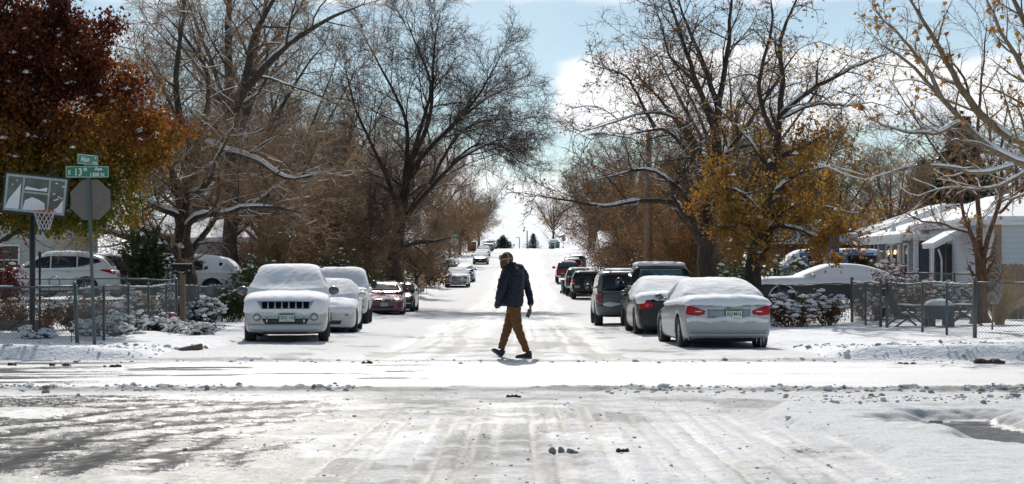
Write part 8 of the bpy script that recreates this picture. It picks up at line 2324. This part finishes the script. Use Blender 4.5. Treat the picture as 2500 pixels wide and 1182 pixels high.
    mb = MB(); mb.box((-.74, D/2 - .1, H + .0), (.1, D + 1.2, .16)); mb.build('fascia', M_TRIM, root)
    # ---- brick house
    d = 72.; x0 = wx(2163, d); z0 = gz(x0, d) - .1
    root = empty('brick_house', (x0, d, z0), label='brown brick house with white gutter and downspout behind the blue van', cat='house', group='houses behind the yards')
    H = wz(580, d) - z0
    mb_ = brick('brown_brick', (.19, .085, .05)); mb2 = brick('red_brick', (.20, .06, .038))
    mb = MB(); mb.box((4, 3.2, H/2), (8, 6.4, H)); mb.build('wall', mb_, root)
    mb = MB(); mb.box((-1.9, 8, H/2 - .1), (4.0, 3, H - .2)); mb.build('wing_wall', mb2, root)
    yw = lambda px: x0 * F / (px - 1250) - d
    window(root, (0, yw(2131), wz(608, d + yw(2131)) - z0), .7, 1.25, 'W', False)
    for xx in (-3.2, -1.2): mb = MB(); mb.box((xx, 6.48, 1.1), (.9, .06, 2.1)); mb.build('door', simple('door_dark', (.03, .035, .04), .3), root)
    mb = MB(); mb.tube([(-.5, 6.2, H + .02), (-.35, 6.3, H - .15), (-.1, 6.3, H - .35), (-.1, 6.3, 0)], .06, 7); mb.build('downspout', M_TRIM, root)
    mb = MB(); mb.box((-.55, 3.1, H + .02), (.14, 7.6, .18)); mb.build('gutter', M_TRIM, root)
    zr = wz(512, d + 4) - z0
    slab_roof(root, [(-.6, -.6, H), (-.6, 7, H)], [(3.4, 1.8, zr), (3.4, 5, zr)])
    slab_roof(root, [(-.6, -.6, H), (8, -.6, H)], [(3.4, 1.8, zr), (7, 1.8, zr)])
    slab_roof(root, [(-4.4, 6.0, H - .2), (-.6, 6.0, H - .2)], [(-4.4, 9, H + .9), (-.6, 9, H + .9)])
    # ---- pale houses behind the left yards
    def plain(px0, px1, d, ye, yr, label, col, nm, wins=()):
        x0 = wx(px0, d); w = wx(px1, d) - x0; z0 = gz(x0, d) - .1; H = wz(ye, d) - z0; zr = wz(yr, d + 4) - z0
        root = empty('pale_house', (x0, d, z0), label=label, cat='house', group='houses behind the yards')
        mb = MB(); mb.box((w/2, 4, H/2), (w, 8, H)); mb.build('wall', siding(nm, col, .2), root)
        slab_roof(root, [(-.5, -.5, H), (w + .5, -.5, H)], [(-.5, 4, zr), (w + .5, 4, zr)])
        slab_roof(root, [(w + .5, 8.5, H), (-.5, 8.5, H)], [(w + .5, 4, zr), (-.5, 4, zr)])
        for px in wins: window(root, (wx(px, d) - x0, 0, H*.55), .9, 1.2, 'S')
    plain(-160, 120, 68, 560, 480, 'cream clapboard house behind the white SUV at the left border', (.42, .42, .38), 'cream_siding', (20,))
    plain(345, 615, 80, 592, 540, 'white house behind the long snow-plastered SUV', (.58, .60, .60), 'white_board', (400, 520))
    plain(820, 960, 125, 600, 560, 'small far house behind the vase-shaped tree', (.20, .17, .15), 'brown_siding', (870,))
    plain(1640, 1790, 98, 600, 545, 'dark house behind the wide-spreading tree', (.14, .12, .11), 'dark_siding', (1700,))
    plain(1480, 1570, 130, 612, 570, 'far brown house behind the boxy grey SUV', (.22, .16, .12), 'tan_siding', (1520,))
    plain(640, 780, 110, 600, 560, 'far grey house behind the silver SUV', (.24, .24, .24), 'grey_board', (700,))
hero_trees(); background_trees(); evergreens()
fences(); signs(); yard_left(); yard_right(); houses(); man(); build_cars()
